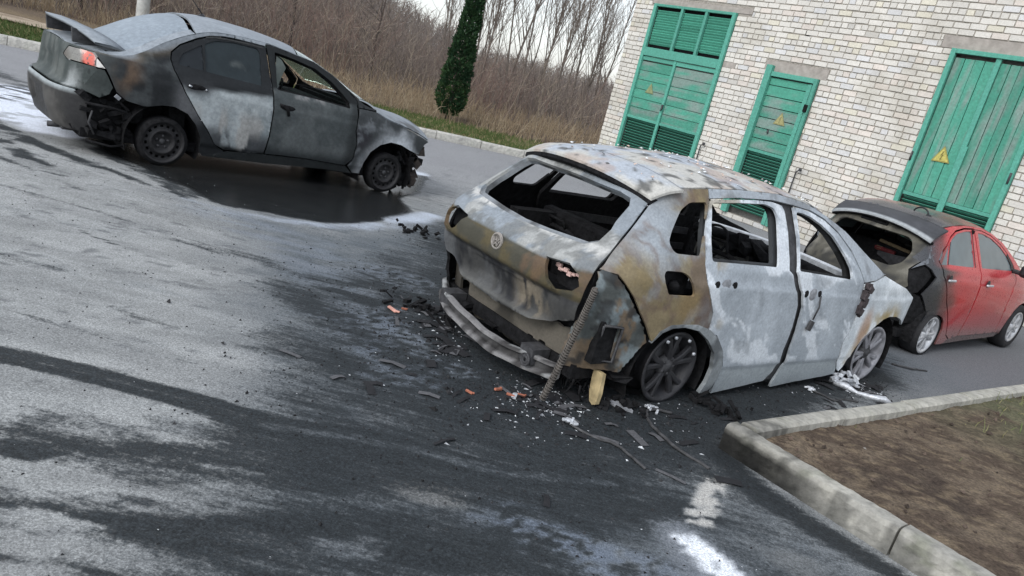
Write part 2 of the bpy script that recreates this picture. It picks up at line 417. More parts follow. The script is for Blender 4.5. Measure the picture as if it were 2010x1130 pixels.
def steel_wheel(name, parent, c, side, R, tyre=0.0, width=.17):
    w = MB()
    prof = [(R, 0), (R+.004, .008), (R-.02, .016), (R-.03, .05), (R-.05, .10), (R-.02, width-.012), (R, width), (R-.014, width), (R-.064, .10), (R-.045, .05), (R-.034, .018), (R-.016, 0)]
    w.lathe([(r, -side*d) for r, d in prof], 48, 'y', c, closed=True); rim = w.build(name, STEELWHEEL, parent)
    d = MB()   # pressed disc with a ring of round windows
    n = 16; rin, rout = .115, R-.035
    V = []; F = []; seg = 96; rad = [(.0, .045), (.075, .045), (.085, .04), (.105, .012), (.118, .010), (.132, .028), (.145, .034), (.168, .034), (R-.036, .030)]
    for r, dd in rad:
        for k in range(seg):
            t = 2*math.pi*k/seg; V.append((c[0]+r*math.cos(t), c[1]-side*dd, c[2]+r*math.sin(t)))
    for i in range(len(rad)-1):
        for k in range(seg):
            if i == 6 and k % 6 in (1, 2, 3): continue      # the windows
            F.append((i*seg+k, i*seg+(k+1) % seg, (i+1)*seg+(k+1) % seg, (i+1)*seg+k))
    d.add(V, F, smooth=True); d.build('wheel_disc', STEELWHEEL, rim)
    h = MB()
    for k in range(5):
        t = 2*math.pi*k/5+.3; h.lathe([(0, -side*.028), (.011, -side*.028), (.012, -side*.045)], 8, 'y', (c[0]+.057*math.cos(t), c[1], c[2]+.057*math.sin(t)))
    h.lathe([(0, -side*.03), (.026, -side*.03), (.03, -side*.045)], 16, 'y', c); h.build('hub', DARKMETAL, rim)
    b = MB(); b.lathe([(0, -side*.085), (R-.06, -side*.085), (R-.06, -side*.12), (0, -side*.12)], 32, 'y', c); b.build('brake_drum', CHAR, rim)
    if tyre:
        t = MB(); t.lathe([(R-.012, -side*-.004), (R+tyre*.6, -side*.004), (R+tyre, -side*.03), (R+tyre, -side*(width-.02)), (R-.01, -side*(width+.004))], 40, 'y', c)
        t.v = [(x+.004*math.sin(40*x), y_, max(z, .003)) for x, y_, z in t.v]; t.build('tyre', CHAR, rim)
    return rim

def ring(parent, name, poly3, r, mat):
    mb = MB(); mb.tube(poly3+[poly3[0]], r, 6); return mb.build(name, mat, parent)

def seat_frame(parent, x, y, zb, h=.62, w=.46, mat=None):
    """sprung steel skeleton that a burnt car seat leaves behind"""
    mat = mat or CHAR; mb = MB(); lean = .22
    P = lambda v, k: (x-lean*k, y+v*w/2, zb+.18+h*k)
    mb.tube([P(-1, 0), P(-1, .55), P(-.8, .95), P(-.4, 1), P(.4, 1), P(.8, .95), P(1, .55), P(1, 0)], .02, 6)
    for k in (.15, .3, .45, .6, .75): mb.tube([P(-.95, k), P(-.3, k+.03), P(.3, k-.02), P(.95, k)], .009, 5)
    for v in (-.4, 0, .4): mb.tube([P(v, .05), P(v, .9)], .006, 5)
    for s in (-.35, .35): mb.tube([P(s, .98), P(s, 1.2)], .011, 6)
    mb.tube([P(-.35, 1.2), P(.35, 1.2)], .011, 6)
    mb.box((x+.22, y, zb+.15), (.5, w, .05)); mb.box((x+.22, y-w*.4, zb+.06), (.5, .05, .14)); mb.box((x+.22, y+w*.4, zb+.06), (.5, .05, .14))
    return mb.build('seat_frame', mat, parent)

def underbody(parent, pts, z0, z1, hw):
    mb = MB(); x0, x1 = pts; mb.box(((x0+x1)/2, 0, (z0+z1)/2), (x1-x0, hw*2, z1-z0)); return mb.build('floor_pan', CHAR, parent)

def spoiler(parent, B, xf, xr, ye, zr, mat, stain, lip):
    nu, nv = 12, 41; u, v = np.meshgrid(np.linspace(0, 1, nu), np.linspace(-1, 1, nv)); u, v = u.ravel(), v.ravel(); x = xr(v)+(xf-xr(v))*u; y = v*ye(u); z = zr(v)*(1-u)+B.T(np.full(len(u), xf), v)*u+.012*np.sin(u*math.pi)
    top = np.stack([x, y, z], 1); i = (np.arange(nv-1)[:, None]*nu+np.arange(nu-1)[None]).ravel(); F = np.stack([i, i+1, i+nu+1, i+nu], 1).tolist(); V = np.concatenate([top, top-np.array((0, 0, .016))]); n = len(top); F += [tuple(q+n for q in f[::-1]) for f in F]
    rim = [k*nu for k in range(nv)]+[(nv-1)*nu+k for k in range(1, nu)]+[k*nu+nu-1 for k in range(nv-2, -1, -1)]+[k for k in range(nu-2, 0, -1)]
    F += [(rim[k], rim[(k+1) % len(rim)], rim[(k+1) % len(rim)]+n, rim[k]+n) for k in range(len(rim))]
    o = mesh_np('roof_spoiler', V, F, [True]*(2*len(i))+[False]*len(rim), stain(V), mat, parent); bm = bmesh.new(); bm.from_mesh(o.data); bmesh.ops.recalc_face_normals(bm, faces=bm.faces); bm.to_mesh(o.data); bm.free()
    m = MB(); vv = np.linspace(-.985, .985, 41); V = []; F = []
    for w in vv:
        a = np.array([w]); X, Y, Z = float(xr(a)[0]), w*float(ye(0.)), float(zr(a)[0])-.010; V += [(X+.004, Y, Z), (X+.003, Y, Z-lip*.6), (X+.03, Y, Z-lip), (X+.10, Y, Z-lip), (X+.10, Y, Z-.004)]
    for i in range(len(vv)-1):
        for q in range(5): F.append((i*5+q, i*5+(q+1) % 5, (i+1)*5+(q+1) % 5, (i+1)*5+q))
    F += [tuple(range(5)), tuple((len(vv)-1)*5+q for q in range(5))[::-1]]; m.add(V, F); m.build('spoiler_underside', CHAR, o); return o

# ------------------------------------------------------------------ burnt-out suv
BS = Body(hw=[(0,.88),(.2,.905),(.5,.925),(.8,.925),(.9,.905),(.97,.875),(1.1,.80),(1.3,.685),(1.45,.60)],
  xr=[(0,-.80),(.2,-.86),(.45,-.90),(.62,-.955),(.68,-.955),(.80,-.935),(.86,-.90),(.93,-.81),(1.1,-.64),(1.28,-.46),(1.40,-.36)],
  xf=[(0,3.3),(.4,3.42),(.7,3.45),(.85,3.35),(1.0,3.0),(1.1,2.9)], xc=1.2, nr=6.5, nf=5,
  ze=[(-.6,1.27),(-.4,1.315),(-.2,1.35),(0,1.375),(.39,1.405),(.85,1.42),(1.2,1.395),(1.5,1.325),(1.75,1.24),(2.0,1.115),(2.3,.965),(2.45,.925),(2.55,.905),(2.8,.855),(3.1,.765),(3.32,.66),(3.45,.55)],
  zc=[(-.6,1.33),(-.4,1.375),(-.2,1.415),(0,1.445),(.4,1.475),(.85,1.48),(1.2,1.455),(1.5,1.41),(1.75,1.345),(2.0,1.26),(2.3,1.12),(2.5,1.03),(2.7,.99),(2.9,.955),(3.2,.87),(3.38,.75),(3.45,.6)])

def build_suv():
    R = empty('burnt_suv', (.5624, 5.3553, 0), .7155)
    tag(R, 'burnt-out ash-grey SUV shell on bare rims, nearest of the three wrecks', 'car')
    ze = BS.ze
    def crease(Q):   # pressed waistline, sill line, heat wobble
        x, z = Q[:, 0], Q[:, 2]; zc = .852-.034*np.clip(x+.4, 0, 3)
        d = -.010*ss(zc-.004, zc+.02, z)*(1-ss(zc+.05, zc+.13, z)) - .012*(1-ss(.225, .245, z))
        return d + .016*(fbm(Q, 2.6, 11)-.5) + .007*(fbm(Q, 7, 5)-.5)
    def f_quarter(P):
        a = fbm(P, 3.4, 21, 7); b = fbm(P, 5.5, 22, 7); c = fbm(P*np.array((1, 1, .5)), 7, 23, 6)
        col = lerp(np.tile(np.array((.235,.190,.115)), (len(P), 1)), np.array((.27,.285,.30)), ss(.47, .55, a)*.7)
        col = lerp(col, np.array((.235,.185,.10)), ss(.53, .59, b)*.7); col = lerp(col, np.array((.14,.105,.095)), ss(.56, .61, c)*.6)
        col = lerp(col, np.array((.34,.38,.42)), blob(P, (-.42, -.76, 1.12), (.22, .3, .2))*.8)
        col = lerp(col, np.array((.30,.21,.10)), blob(P, (-.12, -.9, .70), (.10, .3, .10))*.6)
        col = lerp(col, np.array((.13,.10,.075)), np.abs(2*fbm(P*np.array((1, 1, .5)), 3.0, 26)-1) < .035) if False else col
        vein = 1-ss(.0, .045, np.abs(fbm(P, 3.2, 27)-.5)); col = lerp(col, np.array((.15,.105,.085)), vein*.55)
        return col*(.62+.5*fbm(P, 14, 4))[:, None]
    def f_door(P):
        a = fbm(P*np.array((1.0, 1, .6))+np.array((0, 0, .5))*P[:, :1], 3.0, 31, 7); b = fbm(P, 6, 32, 6); st = fbm(P*np.array((1, 1, .25))+P[:, 2:3]*.6, 5.5, 33)
        col = lerp(np.tile(np.array((.34,.375,.41)), (len(P), 1)), np.array((.42,.46,.50)), ss(.42, .62, a)); sw = P+.35*np.stack([fbm(P, 2.2, 34)-.5, P[:, 1]*0, fbm(P, 2.2, 35)-.5], 1); wisp = ss(.505, .555, fbm(sw*np.array((1.0, 1, 1.6))+sw[:, ::-1]*.7, 3.4, 36, 7)); col = lerp(col, np.array((.70,.74,.78)), wisp*.70*ss(.22, .3, P[:, 2])); col = lerp(col, np.array((.26,.285,.31)), ss(.58, .66, st)*.55)
        col = lerp(col, np.array((.30,.26,.19)), ss(.50, .62, b)*(1-ss(-.02, .25, P[:, 0]-.25*P[:, 2]))*.8)
        col = lerp(col, np.array((.30,.33,.34)), (1-ss(.20, .25, P[:, 2]))*.75)
        return col*(.9+.2*fbm(P, 16, 4))[:, None]
    def f_fender(P):
        a = fbm(P, 4, 41)
        col = lerp(np.tile(np.array((.50,.54,.57)), (len(P), 1)), np.array((.72,.76,.79)), ss(.4, .6, a))
        d = np.hypot(P[:, 0]-2.6, P[:, 2]-.25); col = lerp(col, np.array((.36,.29,.16)), (1-ss(.36, .52, d))*ss(.36, .55, fbm(P, 5, 42))*(1-ss(2.75, 2.95, P[:, 0])))
        col = lerp(col, np.array((.34,.17,.07)), blob(P, (2.22, -.9, .5), (.08, .3, .16))*.7)
        return col*(.85+.3*fbm(P, 14, 4))[:, None]
    def f_tail(P):
        z = P[:, 2]; a = fbm(P, 4.5, 51, 7); b = fbm(P*np.array((1, 1, .35)), 7, 52, 7)
        up = lerp(np.tile(np.array((.30,.335,.37)), (len(P), 1)), C_CREAM, ss(.52, .58, a)*.6); up = lerp(up, np.array((.17,.175,.17)), ss(.53, .57, fbm(P, 10, 57, 6))*.6); up = lerp(up, np.array((.62,.62,.60)), ss(.90, .925, z+.03*(fbm(P, 12, 58)-.5))*(1-ss(.95, .97, z))*ss(.45, .5, fbm(P, 9, 59)))
        band = lerp(np.tile(np.array((.135,.112,.062)), (len(P), 1)), np.array((.070,.074,.066)), ss(.46, .55, a)*.7); band = lerp(band, np.array((.21,.13,.08)), ss(.58, .7, b)*.6)
        low = lerp(np.tile(np.array((.10,.10,.098)), (len(P), 1)), np.array((.035,.036,.04)), ss(.42, .58, b)); low = lerp(low, np.array((.17,.175,.18)), ss(.56, .66, fbm(P*np.array((1, 1, .3)), 9, 53))*.5)
        low = lerp(low, np.array((.34,.29,.22)), blob(P, (-.95, -.33, .52), (.3, .15, .11), .6)*ss(.4, .55, fbm(P*np.array((1, 1, .4)), 14, 54)))
        low = lerp(low, np.array((.25,.26,.27)), ss(.46, .66, P[:, 1])*.7); low = lerp(low, np.array((.20,.20,.19)), np.exp(-((z-.395-.05*np.abs(P[:, 1])**2)/.014)**2)*.7)
        w1 = ss(.785, .80, z-.03*np.abs(P[:, 1])**2*2); w2 = ss(.636, .65, z); col = lerp(low, band, w2); return lerp(col*.62, up*.72, w1)*(.8+.4*fbm(P, 18, 4))[:, None]
    def f_roof(P):
        a = fbm(P, 3.2, 61, 7); b = fbm(P, 4.3, 62, 7); c = fbm(P, 13, 63, 5)
        col = lerp(np.tile(np.array((.56,.55,.51)), (len(P), 1)), np.array((.46,.50,.55)), ss(.45, .58, a)); col = lerp(col, np.array((.42,.30,.24)), ss(.53, .60, b)*.5)
        col = lerp(col, np.array((.10,.10,.095)), ss(.58, .64, c)*.85); return col*(.64+.3*fbm(P, 20, 4))[:, None]
    def f_rail(P):
        a = fbm(P, 4, 71); col = lerp(np.tile(np.array((.40,.44,.48)), (len(P), 1)), np.array((.30,.27,.22)), ss(.5, .62, a)*(1-ss(.0, .5, P[:, 0])))
        return lerp(col, np.array((.20,.21,.22)), ss(.55, .65, fbm(P, 6, 72))*.6)*.85
    def f_frame(P):
        a = fbm(P, 7, 75); return lerp(np.tile(np.array((.38,.41,.44)), (len(P), 1)), np.array((.13,.135,.14)), ss(.45, .6, a))
    def f_corner(P):
        a = fbm(P, 6, 81, 6); b = fbm(P*np.array((1, 1, .4)), 9, 82, 6)
        col = lerp(np.tile(np.array((.07,.078,.076)), (len(P), 1)), np.array((.16,.19,.20)), ss(.50, .56, a)); col = lerp(col, np.array((.15,.105,.065)), ss(.55, .60, b)*.8); col = lerp(col, np.array((.025,.026,.027)), ss(.55, .60, fbm(P, 11, 83, 5))*.8)
        return col
    q_out = [(-.378,1.253),(-.535,1.109),(-.673,.982),(-.815,.851),(-.716,.843),(-.586,.72),(-.509,.63),(-.435,.553),(-.352,.452),(-.29,.52),(-.21,.552),(-.096,.558),(.04,.538),(.118,.502),(.143,.556),(.129,.648),(.091,.703),(-.005,.835),(-.038,.955),(.0,1.14),(.082,1.312),(.085,1.382),(-.1,1.362),(-.25,1.342),(-.378,1.318)]
    q_win = rounded([(-.10,1.287),(.058,1.303),(.01,1.15),(-.072,.998),(-.30,.999),(-.338,1.05),(-.295,1.115),(-.19,1.235)], .03)
    fuel = rounded([(-.386,.904),(-.24,.904),(-.172,.88),(-.101,.758),(-.335,.758),(-.396,.845)], .03)
    rd = [(-.046,.962),(-.012,.839),(.091,.703),(.129,.648),(.143,.556),(.150,.515),(.25,.49),(.33,.42),(.41,.33),(.455,.253),(.463,.16),(.485,.02),(.70,.05),(1.073,.085),(1.14,.16),(1.160,.245),(1.129,.354),(1.124,.542),(1.094,.708),(1.021,.816),(.991,.865),(.945,.93),(.905,.952),(.945,1.19),(.935,1.32),(.905,1.353),(.78,1.368),(.60,1.364),(.395,1.350),(.20,1.333),(.088,1.318),(.01,1.14)]
    rdw = rounded([(.107,1.304),(.40,1.328),(.70,1.344),(.80,1.325),(.835,1.275),(.805,1.1),(.772,.966),(.028,.974),(.05,1.10)], .025)
    fd = [(1.048,1.356),(1.062,1.16),(1.012,.945),(1.05,.875),(1.107,.79),(1.172,.681),(1.20,.497),(1.213,.351),(1.253,.223),(1.238,.194),(1.20,.06),(1.207,.022),(1.6,.05),(2.10,.083),(2.09,.13),(2.019,.211),(1.945,.387),(1.981,.489),(1.99,.633),(1.985,.80),(1.962,.885),(1.90,.985),(1.807,1.10),(1.634,1.219),(1.464,1.296),(1.282,1.337),(1.15,1.352)]
    fdw = rounded([(1.075,1.322),(1.15,1.321),(1.27,1.303),(1.42,1.258),(1.55,1.196),(1.68,1.09),(1.765,.985),(1.775,.91),(1.03,.950),(1.085,1.16)], .025)
    ff = [(2.34,.952),(2.15,.905),(1.97,.885),(1.995,.80),(2.0,.633),(1.99,.489),(1.955,.387),(2.03,.215),(2.10,.13),(2.16,.10),(2.19,.15),(2.215,.315),(2.29,.43),(2.42,.53),(2.52,.578),(2.62,.597),(2.78,.59),(2.9,.565),(3.0,.53),(3.08,.49),(3.16,.47),(3.2,.56),(3.2,.69),(3.1,.76),(2.8,.85),(2.55,.90)]
    for side in (-1, 1):
        kw = dict(side=side, res=.017 if side < 0 else .04)
        qp = panel('rear_quarter_panel', R, BS, 'S', q_out, BURNT, f_quarter, [q_win, fuel] if side < 0 else [q_win], dent=lambda Q: crease(Q)*.8, **kw)
        if side < 0:
            m = MB()  # burnt filler pocket behind the open flap
            m.box((-.24, -.77, .83), (.34, .08, .2)); m.tube([(-.2, -.80, .80), (-.23, -.845, .79)], .035, 12); m.build('fuel_filler', CHAR, qp)
        dr = panel('door', R, BS, 'S', rd, BURNT, f_door, [rdw], dent=crease, **kw)
        df = panel('door', R, BS, 'S', fd, BURNT, f_door, [fdw], dent=crease, **kw)
        for d_, hx, hz in ((dr, (.091, .273), .833), (df, (1.154, 1.331), .792)):
            y = lambda x, z: side*float(BS.Y(x, z))
            for x in hx:
                m = MB(); m.lathe([(0, side*.004), (.017, side*.004), (.021, side*.001), (.03, side*-.004)], 14, 'y', (x, y(x, hz), hz)); m.build('handle_hole', CHAR, d_)
            m = MB(); xm = sum(hx)/2
            m.lathe([(.0, side*.002), (.035, side*.003), (.052, side*-.003)], 18, 'y', (xm, y(xm, hz), hz-.006)); m.build('handle_recess', GREYMETAL, d_)
        # inner door frames and pillars, set behind the outer skin
        inn = [(a, b) for a, b in rd]
        panel('inner_frame', dr, BS, 'S', rd, BURNT, lambda P: f_frame(P)*.14, [shrink(rdw, .006)], off=.055, gap=.02, th=.03, **{**kw, 'res': .06})
        panel('inner_frame', df, BS, 'S', fd, BURNT, lambda P: f_frame(P)*.14, [shrink(fdw, .006)], off=.055, gap=.02, th=.03, **{**kw, 'res': .06})
        panel('door_pillar', R, BS, 'S', [(.86,1.37),(1.10,1.37),(1.11,1.15),(1.10,.95),(1.2,.7),(1.27,.3),(1.25,.08),(1.06,.08),(1.10,.3),(1.06,.6),(.98,.85),(.88,.95),(.92,1.15)], DARKMETAL, lambda P: P*0+.08, off=.035, th=.05, **{**kw, 'res': .08})
        panel('roof_rail', R, BS, 'S', [(.088,1.382),(.088,1.325),(.395,1.356),(.80,1.374),(1.048,1.364),(1.282,1.345),(1.464,1.304),(1.634,1.228),(1.807,1.110),(1.90,.995),(1.97,.892),(2.15,.912),(2.34,.958),(2.3,.965),(2.0,1.115),(1.75,1.24),(1.5,1.325),(1.2,1.395),(.85,1.42),(.39,1.405)], BURNT, f_rail, gap=.002, dent=lambda Q: .006*(fbm(Q, 6, 3)-.5), **kw)
        panel('front_fender', R, BS, 'S', ff, BURNT, f_fender, dent=crease, **kw)
        # wheel-arch trim bands
        arc = [(-.352,.446),(-.29,.515),(-.21,.547),(-.096,.553),(.048,.528),(.178,.458),(.295,.36),(.345,.24),(.347,.128),(.325,.05)]
        outer = [(.40,.045),(.455,.16),(.447,.253),(.382,.374),(.271,.474),(.155,.536),(.022,.570),(-.128,.573),(-.23,.567),(-.31,.525)]
        panel('wheel_arch_trim', R, BS, 'S', arc+outer, BURNT, lambda P: lerp(np.tile(np.array((.12,.13,.137)), (len(P), 1)), np.array((.24,.26,.27)), ss(.46, .56, fbm(P, 6, 9)))*(.8+.4*fbm(P, 15, 8))[:, None], off=-.004, th=.03, gap=0, **{**kw, 'res': .03})
        wheel_housing(R, -.04, .20, side*.86, side*.50, .37); wheel_housing(R, 2.58, .22, side*.86, side*.50, .385)
        panel('rear_corner_panel', R, BS, 'S', [(-.80,.843),(-.716,.838),(-.59,.712),(-.512,.622),(-.438,.548),(-.36,.44),(-.413,.377),(-.491,.229),(-.678,.235),(-.82,.22),(-.84,.50)], BURNT, f_corner, [[(-.70,.52),(-.60,.52),(-.585,.31),(-.69,.31)]] if side < 0 else [], off=.022, gap=0, rag=.0035, dent=lambda Q: .05*(fbm(Q, 5, 14)-.5)+.02*(fbm(Q, 13, 19)-.5), **kw)
        m = MB(); yy = side*.80; m.box((-.645, side*.79, .42), (.17, .06, .27)); m.build('vent_box', CHAR, R)
        m = MB(); fr = [(-.71, .53), (-.59, .53), (-.575, .30), (-.70, .30)]
        if side < 0: m.tube([(x, -float(BS.Y(x, z))+.015, z) for x, z in fr+[fr[0]]], .011, 6); m.build('vent_frame', DARKMETAL, R)
    # tailgate
    half = [(0,1.292),(-.40,1.288),(-.60,1.262),(-.659,1.109),(-.699,.982),(-.74,.86),(-.748,.80),(-.742,.66),(-.72,.52),(-.53,.425),(-.357,.392),(0,.362)]
    out = half + [(-a, b) for a, b in half[::-1] if a != 0]
    gl = [(0,.912),(-.233,.92),(-.41,.932),(-.553,.94),(-.608,.975),(-.604,1.052),(-.582,1.099),(-.556,1.195),(-.52,1.236),(-.43,1.252),(0,1.258)]
    gl = gl + [(-a, b) for a, b in gl[::-1] if a != 0]
    tl = [(-.423,.812),(-.60,.832),(-.685,.79),(-.712,.73),(-.684,.691),(-.572,.662),(-.50,.70),(-.46,.76)]
    def d_tail(Q):
        z, y = Q[:, 2], Q[:, 1]
        rec = 1-ss(.58, .66, np.abs(y))
        d = -.038*rec*ss(.40, .43, z)*(1-ss(.615, .645, z)) - .012*rec*(1-ss(.26, .31, np.abs(y)))*ss(.45, .47, z)*(1-ss(.57, .59, z)) + .012*ss(.645, .66, z)*(1-ss(.76, .79, z)) + .012*np.exp(-((z-.40)/.02)**2) - .006*np.exp(-((z-.79-.05*y*y)/.006)**2)
        return d + .009*(fbm(Q, 4, 15)-.5) + .03*(fbm(Q, 6, 20)-.5)*ss(-.35, -.65, y)*(1-ss(.45, .62, z))
    tg = panel('tailgate', R, BS, 'R', out, BURNT, f_tail, [gl, tl, [(-a, b) for a, b in tl[::-1]]], res=.016, dent=d_tail, th=.025)
    # window reveal: inner frame of the tailgate
    panel('window_frame', tg, BS, 'R', shrink(gl, -.03), BURNT, lambda P: f_frame(P)*.55, [shrink(gl, .012)], off=.03, th=.035, res=.04, gap=0)
    m = MB(); m.lathe([(0, .0), (.040, .0), (.042, .008), (.050, .010), (.055, .004), (.057, -.006)], 32, 'x' if False else 'y', (0, 0, 0))
    for a, b in (((-.030,.022),(-.012,-.004)),((-.012,-.004),(0,.016)),((0,.016),(.012,-.004)),((.012,-.004),(.030,.022)),((-.034,.008),(-.018,-.032)),((-.018,-.032),(0,-.006)),((0,-.006),(.018,-.032)),((.018,-.032),(.034,.008))):
        m.tube([(a[0], .006, a[1]), (b[0], .006, b[1])], .0045, 6)
    e = m.build('round_badge', mat_plain('ashen_badge', (.25, .23, .21), rough=.8, var=.4, scale=60, bump=.4), tg)
    e.rotation_euler = (0, 0, math.pi/2); e.location = (float(BS.X(0, .757))-.015, .02, .757)
    for s in (-1, 1):   # charred lamp sockets with what is left of the lens
        m = MB(); m.box((-.76, s*.585, .745), (.10, .30, .17)); m.build('lamp_socket', CHAR, tg)
    m = MB()
    for k in range(9):
        t = k/8; m.box((-.858+.09*abs(t-.4)**1.2, -.44-.20*t, .768-.012*t+.008*math.sin(k*2.1)), (.02, .034, .022+.008*math.sin(k*1.7)), bev=.004)
    m.build('molten_lens', mat_plain('melted_pink_lens', (.62, .42, .38), rough=.6, var=.3, scale=40, bump=.4), tg)
    # panel under the tailgate, bumper beam, crash boxes
    panel('rear_panel', R, BS, 'R', [(-.70,.42),(.70,.42),(.70,.15),(.5,.12),(-.5,.12),(-.70,.18)], BURNT, lambda P: lerp(np.tile(np.array((.055,.050,.042)), (len(P), 1)), np.array((.125,.112,.092)), ss(.47, .57, fbm(P*np.array((1, 1, .4)), 8, 91, 6))), [rounded([(.43,.33),(.55,.33),(.55,.22),(.43,.22)], .02), rounded([(-.33,.25),(-.27,.25),(-.27,.20),(-.33,.20)], .015), rounded([(-.45,.26),(-.38,.26),(-.38,.19),(-.45,.19)], .02)], off=.10, gap=0, rag=.006, dent=lambda Q: .02*(fbm(Q, 6, 92)-.5))
    m = MB()
    for k in range(28):
        pass
    ys = np.linspace(-.66, .68, 41); prof = [(.0, .075), (-.032, .07), (-.036, .045), (-.008, .030), (-.006, -.02), (-.036, -.038), (-.040, -.06), (.0, -.07), (.03, -.05), (.03, .055)]
    V = []; F = []; n = len(prof)
    for y in ys:
        cx = -.965+.16*abs(y/.68)**2.6; cz = .185+.028*(y/.68)-.03*(1-abs(y/.68)**2) + .006*math.sin(9*y)
        V += [(cx+a*.9, y, cz+b*.80*(1+.06*math.sin(23*y))) for a, b in prof]
    for i in range(len(ys)-1):
        for q in range(n): F.append((i*n+q, i*n+(q+1) % n, (i+1)*n+(q+1) % n, (i+1)*n+q))
    F += [tuple(range(n)), tuple((len(ys)-1)*n+q for q in range(n))[::-1]]
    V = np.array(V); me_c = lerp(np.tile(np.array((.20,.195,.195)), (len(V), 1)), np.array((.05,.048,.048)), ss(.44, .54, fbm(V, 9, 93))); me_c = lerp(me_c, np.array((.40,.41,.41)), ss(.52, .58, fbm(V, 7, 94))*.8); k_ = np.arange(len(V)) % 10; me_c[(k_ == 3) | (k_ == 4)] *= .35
    bb = mesh_np('bumper_beam', V, F, False, me_c, BURNT, R)
    m = MB(); m.lathe([(.012, 0), (.022, -.004), (.026, 0), (.036, 0), (.040, -.004), (.042, .006)], 20, 'y', (0, 0, 0)); e = m.build('tow_eye', DARKMETAL, bb); e.rotation_euler = (0, 0, -math.pi/2); e.location = (-.955, -.50, .178)
    m = MB()
    for s in (-1, 1): m = MB(); m.box((-.86, s*.47, .20), (.14, .12, .10)); m.build('crash_box', DARKMETAL, R)
    # spoiler, roof
    spoiler(R, BS, -.185, lambda v: -.505+.095*np.abs(v)**2.5, lambda u: .63+.03*u, lambda v: 1.350-.078*np.abs(v)**2.4, BURNT, f_roof, .05)
    panel('roof_panel', R, BS, 'T', [(-.18,.99),(-.18,.4),(-.18,0),(-.185,-.3),(-.205,-.7),(-.19,-.99),(-.1,-.995),(.4,-.995),(.85,-.995),(1.2,-.995),(1.45,-.995),(1.50,-.5),(1.53,0),(1.50,.5),(1.45,.995),(1.2,.995),(.85,.995),(.4,.995),(-.1,.995)], BURNT, f_roof, gap=.001, res=.025, dent=lambda Q: (.03*(fbm(Q, 2.5, 16)-.5)+.008*(fbm(Q, 8, 17)-.5))*ss(-.18, .1, Q[:, 0]))
    m = MB()   # ash crust and paint flakes curling off the roof
    for k in range(110):
        x = random.uniform(-.42, 1.5); v = random.uniform(-.98, .98); y = v*float(BS.Y(x, BS.ze(x))); z = float(BS.T(x, v)); s_ = random.uniform(.004, .018); a = random.uniform(0, 6.3)
        ca, sa = math.cos(a)*s_, math.sin(a)*s_; g = random.choice([(.60,.61,.60), (.5,.5,.5), (.55,.42,.35), (.12,.12,.12), (.66,.68,.70)])
        m.add([(x+ca, y+sa, z+random.uniform(.004, .016)), (x-sa, y+ca, z+.012), (x-ca, y-sa, z+.008), (x+sa, y-ca, z+random.uniform(.006, .02)), (x, y, z+.018)], [(0,1,4),(1,2,4),(2,3,4),(3,0,4)], g)
    tag(m.build('ash_flakes', BURNT, R, stain=True), kind='stuff')
    # the bonnet is gone: scuttle and bulkhead stand open
    m = MB(); n = 15
    V = []; F = []
    for i in range(n):
        y = -.80+1.58*i/(n-1); x = 1.98+.07*(1-(y/.8)**2); z = .885+.02*(1-(y/.8)**2)
        V += [(x, y, z+.025), (x-.03, y, z+.015), (x-.03, y, z-.03), (x+.05, y, z-.03), (x+.05, y, z+.02)]
    for i in range(n-1):
        for q in range(5): F.append((i*5+q, i*5+(q+1) % 5, (i+1)*5+(q+1) % 5, (i+1)*5+q))
    m.add(V, F); m.build('scuttle', mat_plain('whitened_scuttle', (.60, .62, .64), rough=.6, var=.25, scale=20, bump=.2), R)
    m = MB(); m.box((2.06, 0, .62), (.05, 1.58, .48))
    for y0, y1, z, t in ((-.70, .66, .79, .10), (-.66, .2, .66, -.06), (.1, .7, .60, .04)): m.box((2.0, (y0+y1)/2, z), (.05, y1-y0, .055), Matrix.Rotation(t, 3, 'X'), bev=.01)
    m.build('bulkhead', mat_attr('x', rough=.8) if False else mat_plain('ashen_bulkhead', (.15, .15, .14), rough=.85, var=.6, scale=9, bump=.5), R)
    m = MB(); m.box((3.22, 0, .42), (.10, 1.36, .09)); m.box((3.18, 0, .66), (.08, 1.3, .05))
    for k in range(40): m.jbox((random.uniform(2.85, 3.3), random.uniform(-.66, .66), random.uniform(.12, .55)), (random.uniform(.04, .2), random.uniform(.04, .2), random.uniform(.03, .16)), Matrix.Rotation(random.uniform(0, 3), 3, 'Y') @ Matrix.Rotation(random.uniform(0, 3), 3, 'Z'))
    m.box((2.72, 0, .42), (.9, .9, .4)); m.build('engine_remains', CHAR, R)
    for side in (-1, 1):
        yb = lambda x, o: side*(float(BS.Y(x, .93))-o); m = MB()
        for x0, x1, z in ((.05, .95, .80), (1.0, 1.85, .78)): m.box(((x0+x1)/2, yb((x0+x1)/2, .10), z), (x1-x0, .02, .06), Matrix.Rotation(.03, 3, 'Y'))
        m.box((.95, yb(.95, .10), .62), (1.8, .02, .06)); m.build('door_beam', DARKMETAL, R)
    # cabin
    underbody(R, (-.78, 2.2), .15, .24, .74)
    m = MB(); m.tube([(1.86, -.72, .84), (1.84, -.3, .87), (1.84, .3, .87), (1.86, .72, .84)], .045, 8)
    for k in range(14): m.jbox((1.80+random.uniform(-.06, .1), random.uniform(-.62, .62), random.uniform(.45, .86)), (.14, random.uniform(.05, .25), random.uniform(.05, .16)), Matrix.Rotation(random.uniform(-.5, .5), 3, 'X'))
    m.build('dash_frame', CHAR, R)
    m = MB(); rr = .17; c = Vector((1.62, .36, .80)); pts = [c+Vector((.09*math.sin(t), rr*math.cos(t), rr*math.sin(t)*.85)) for t in np.linspace(0, 2*math.pi, 25)]; m.tube(pts, .012, 6); m.tube([c, c+Vector((.22, 0, -.1))], .03, 8); m.build('steering_wheel', CHAR, R)
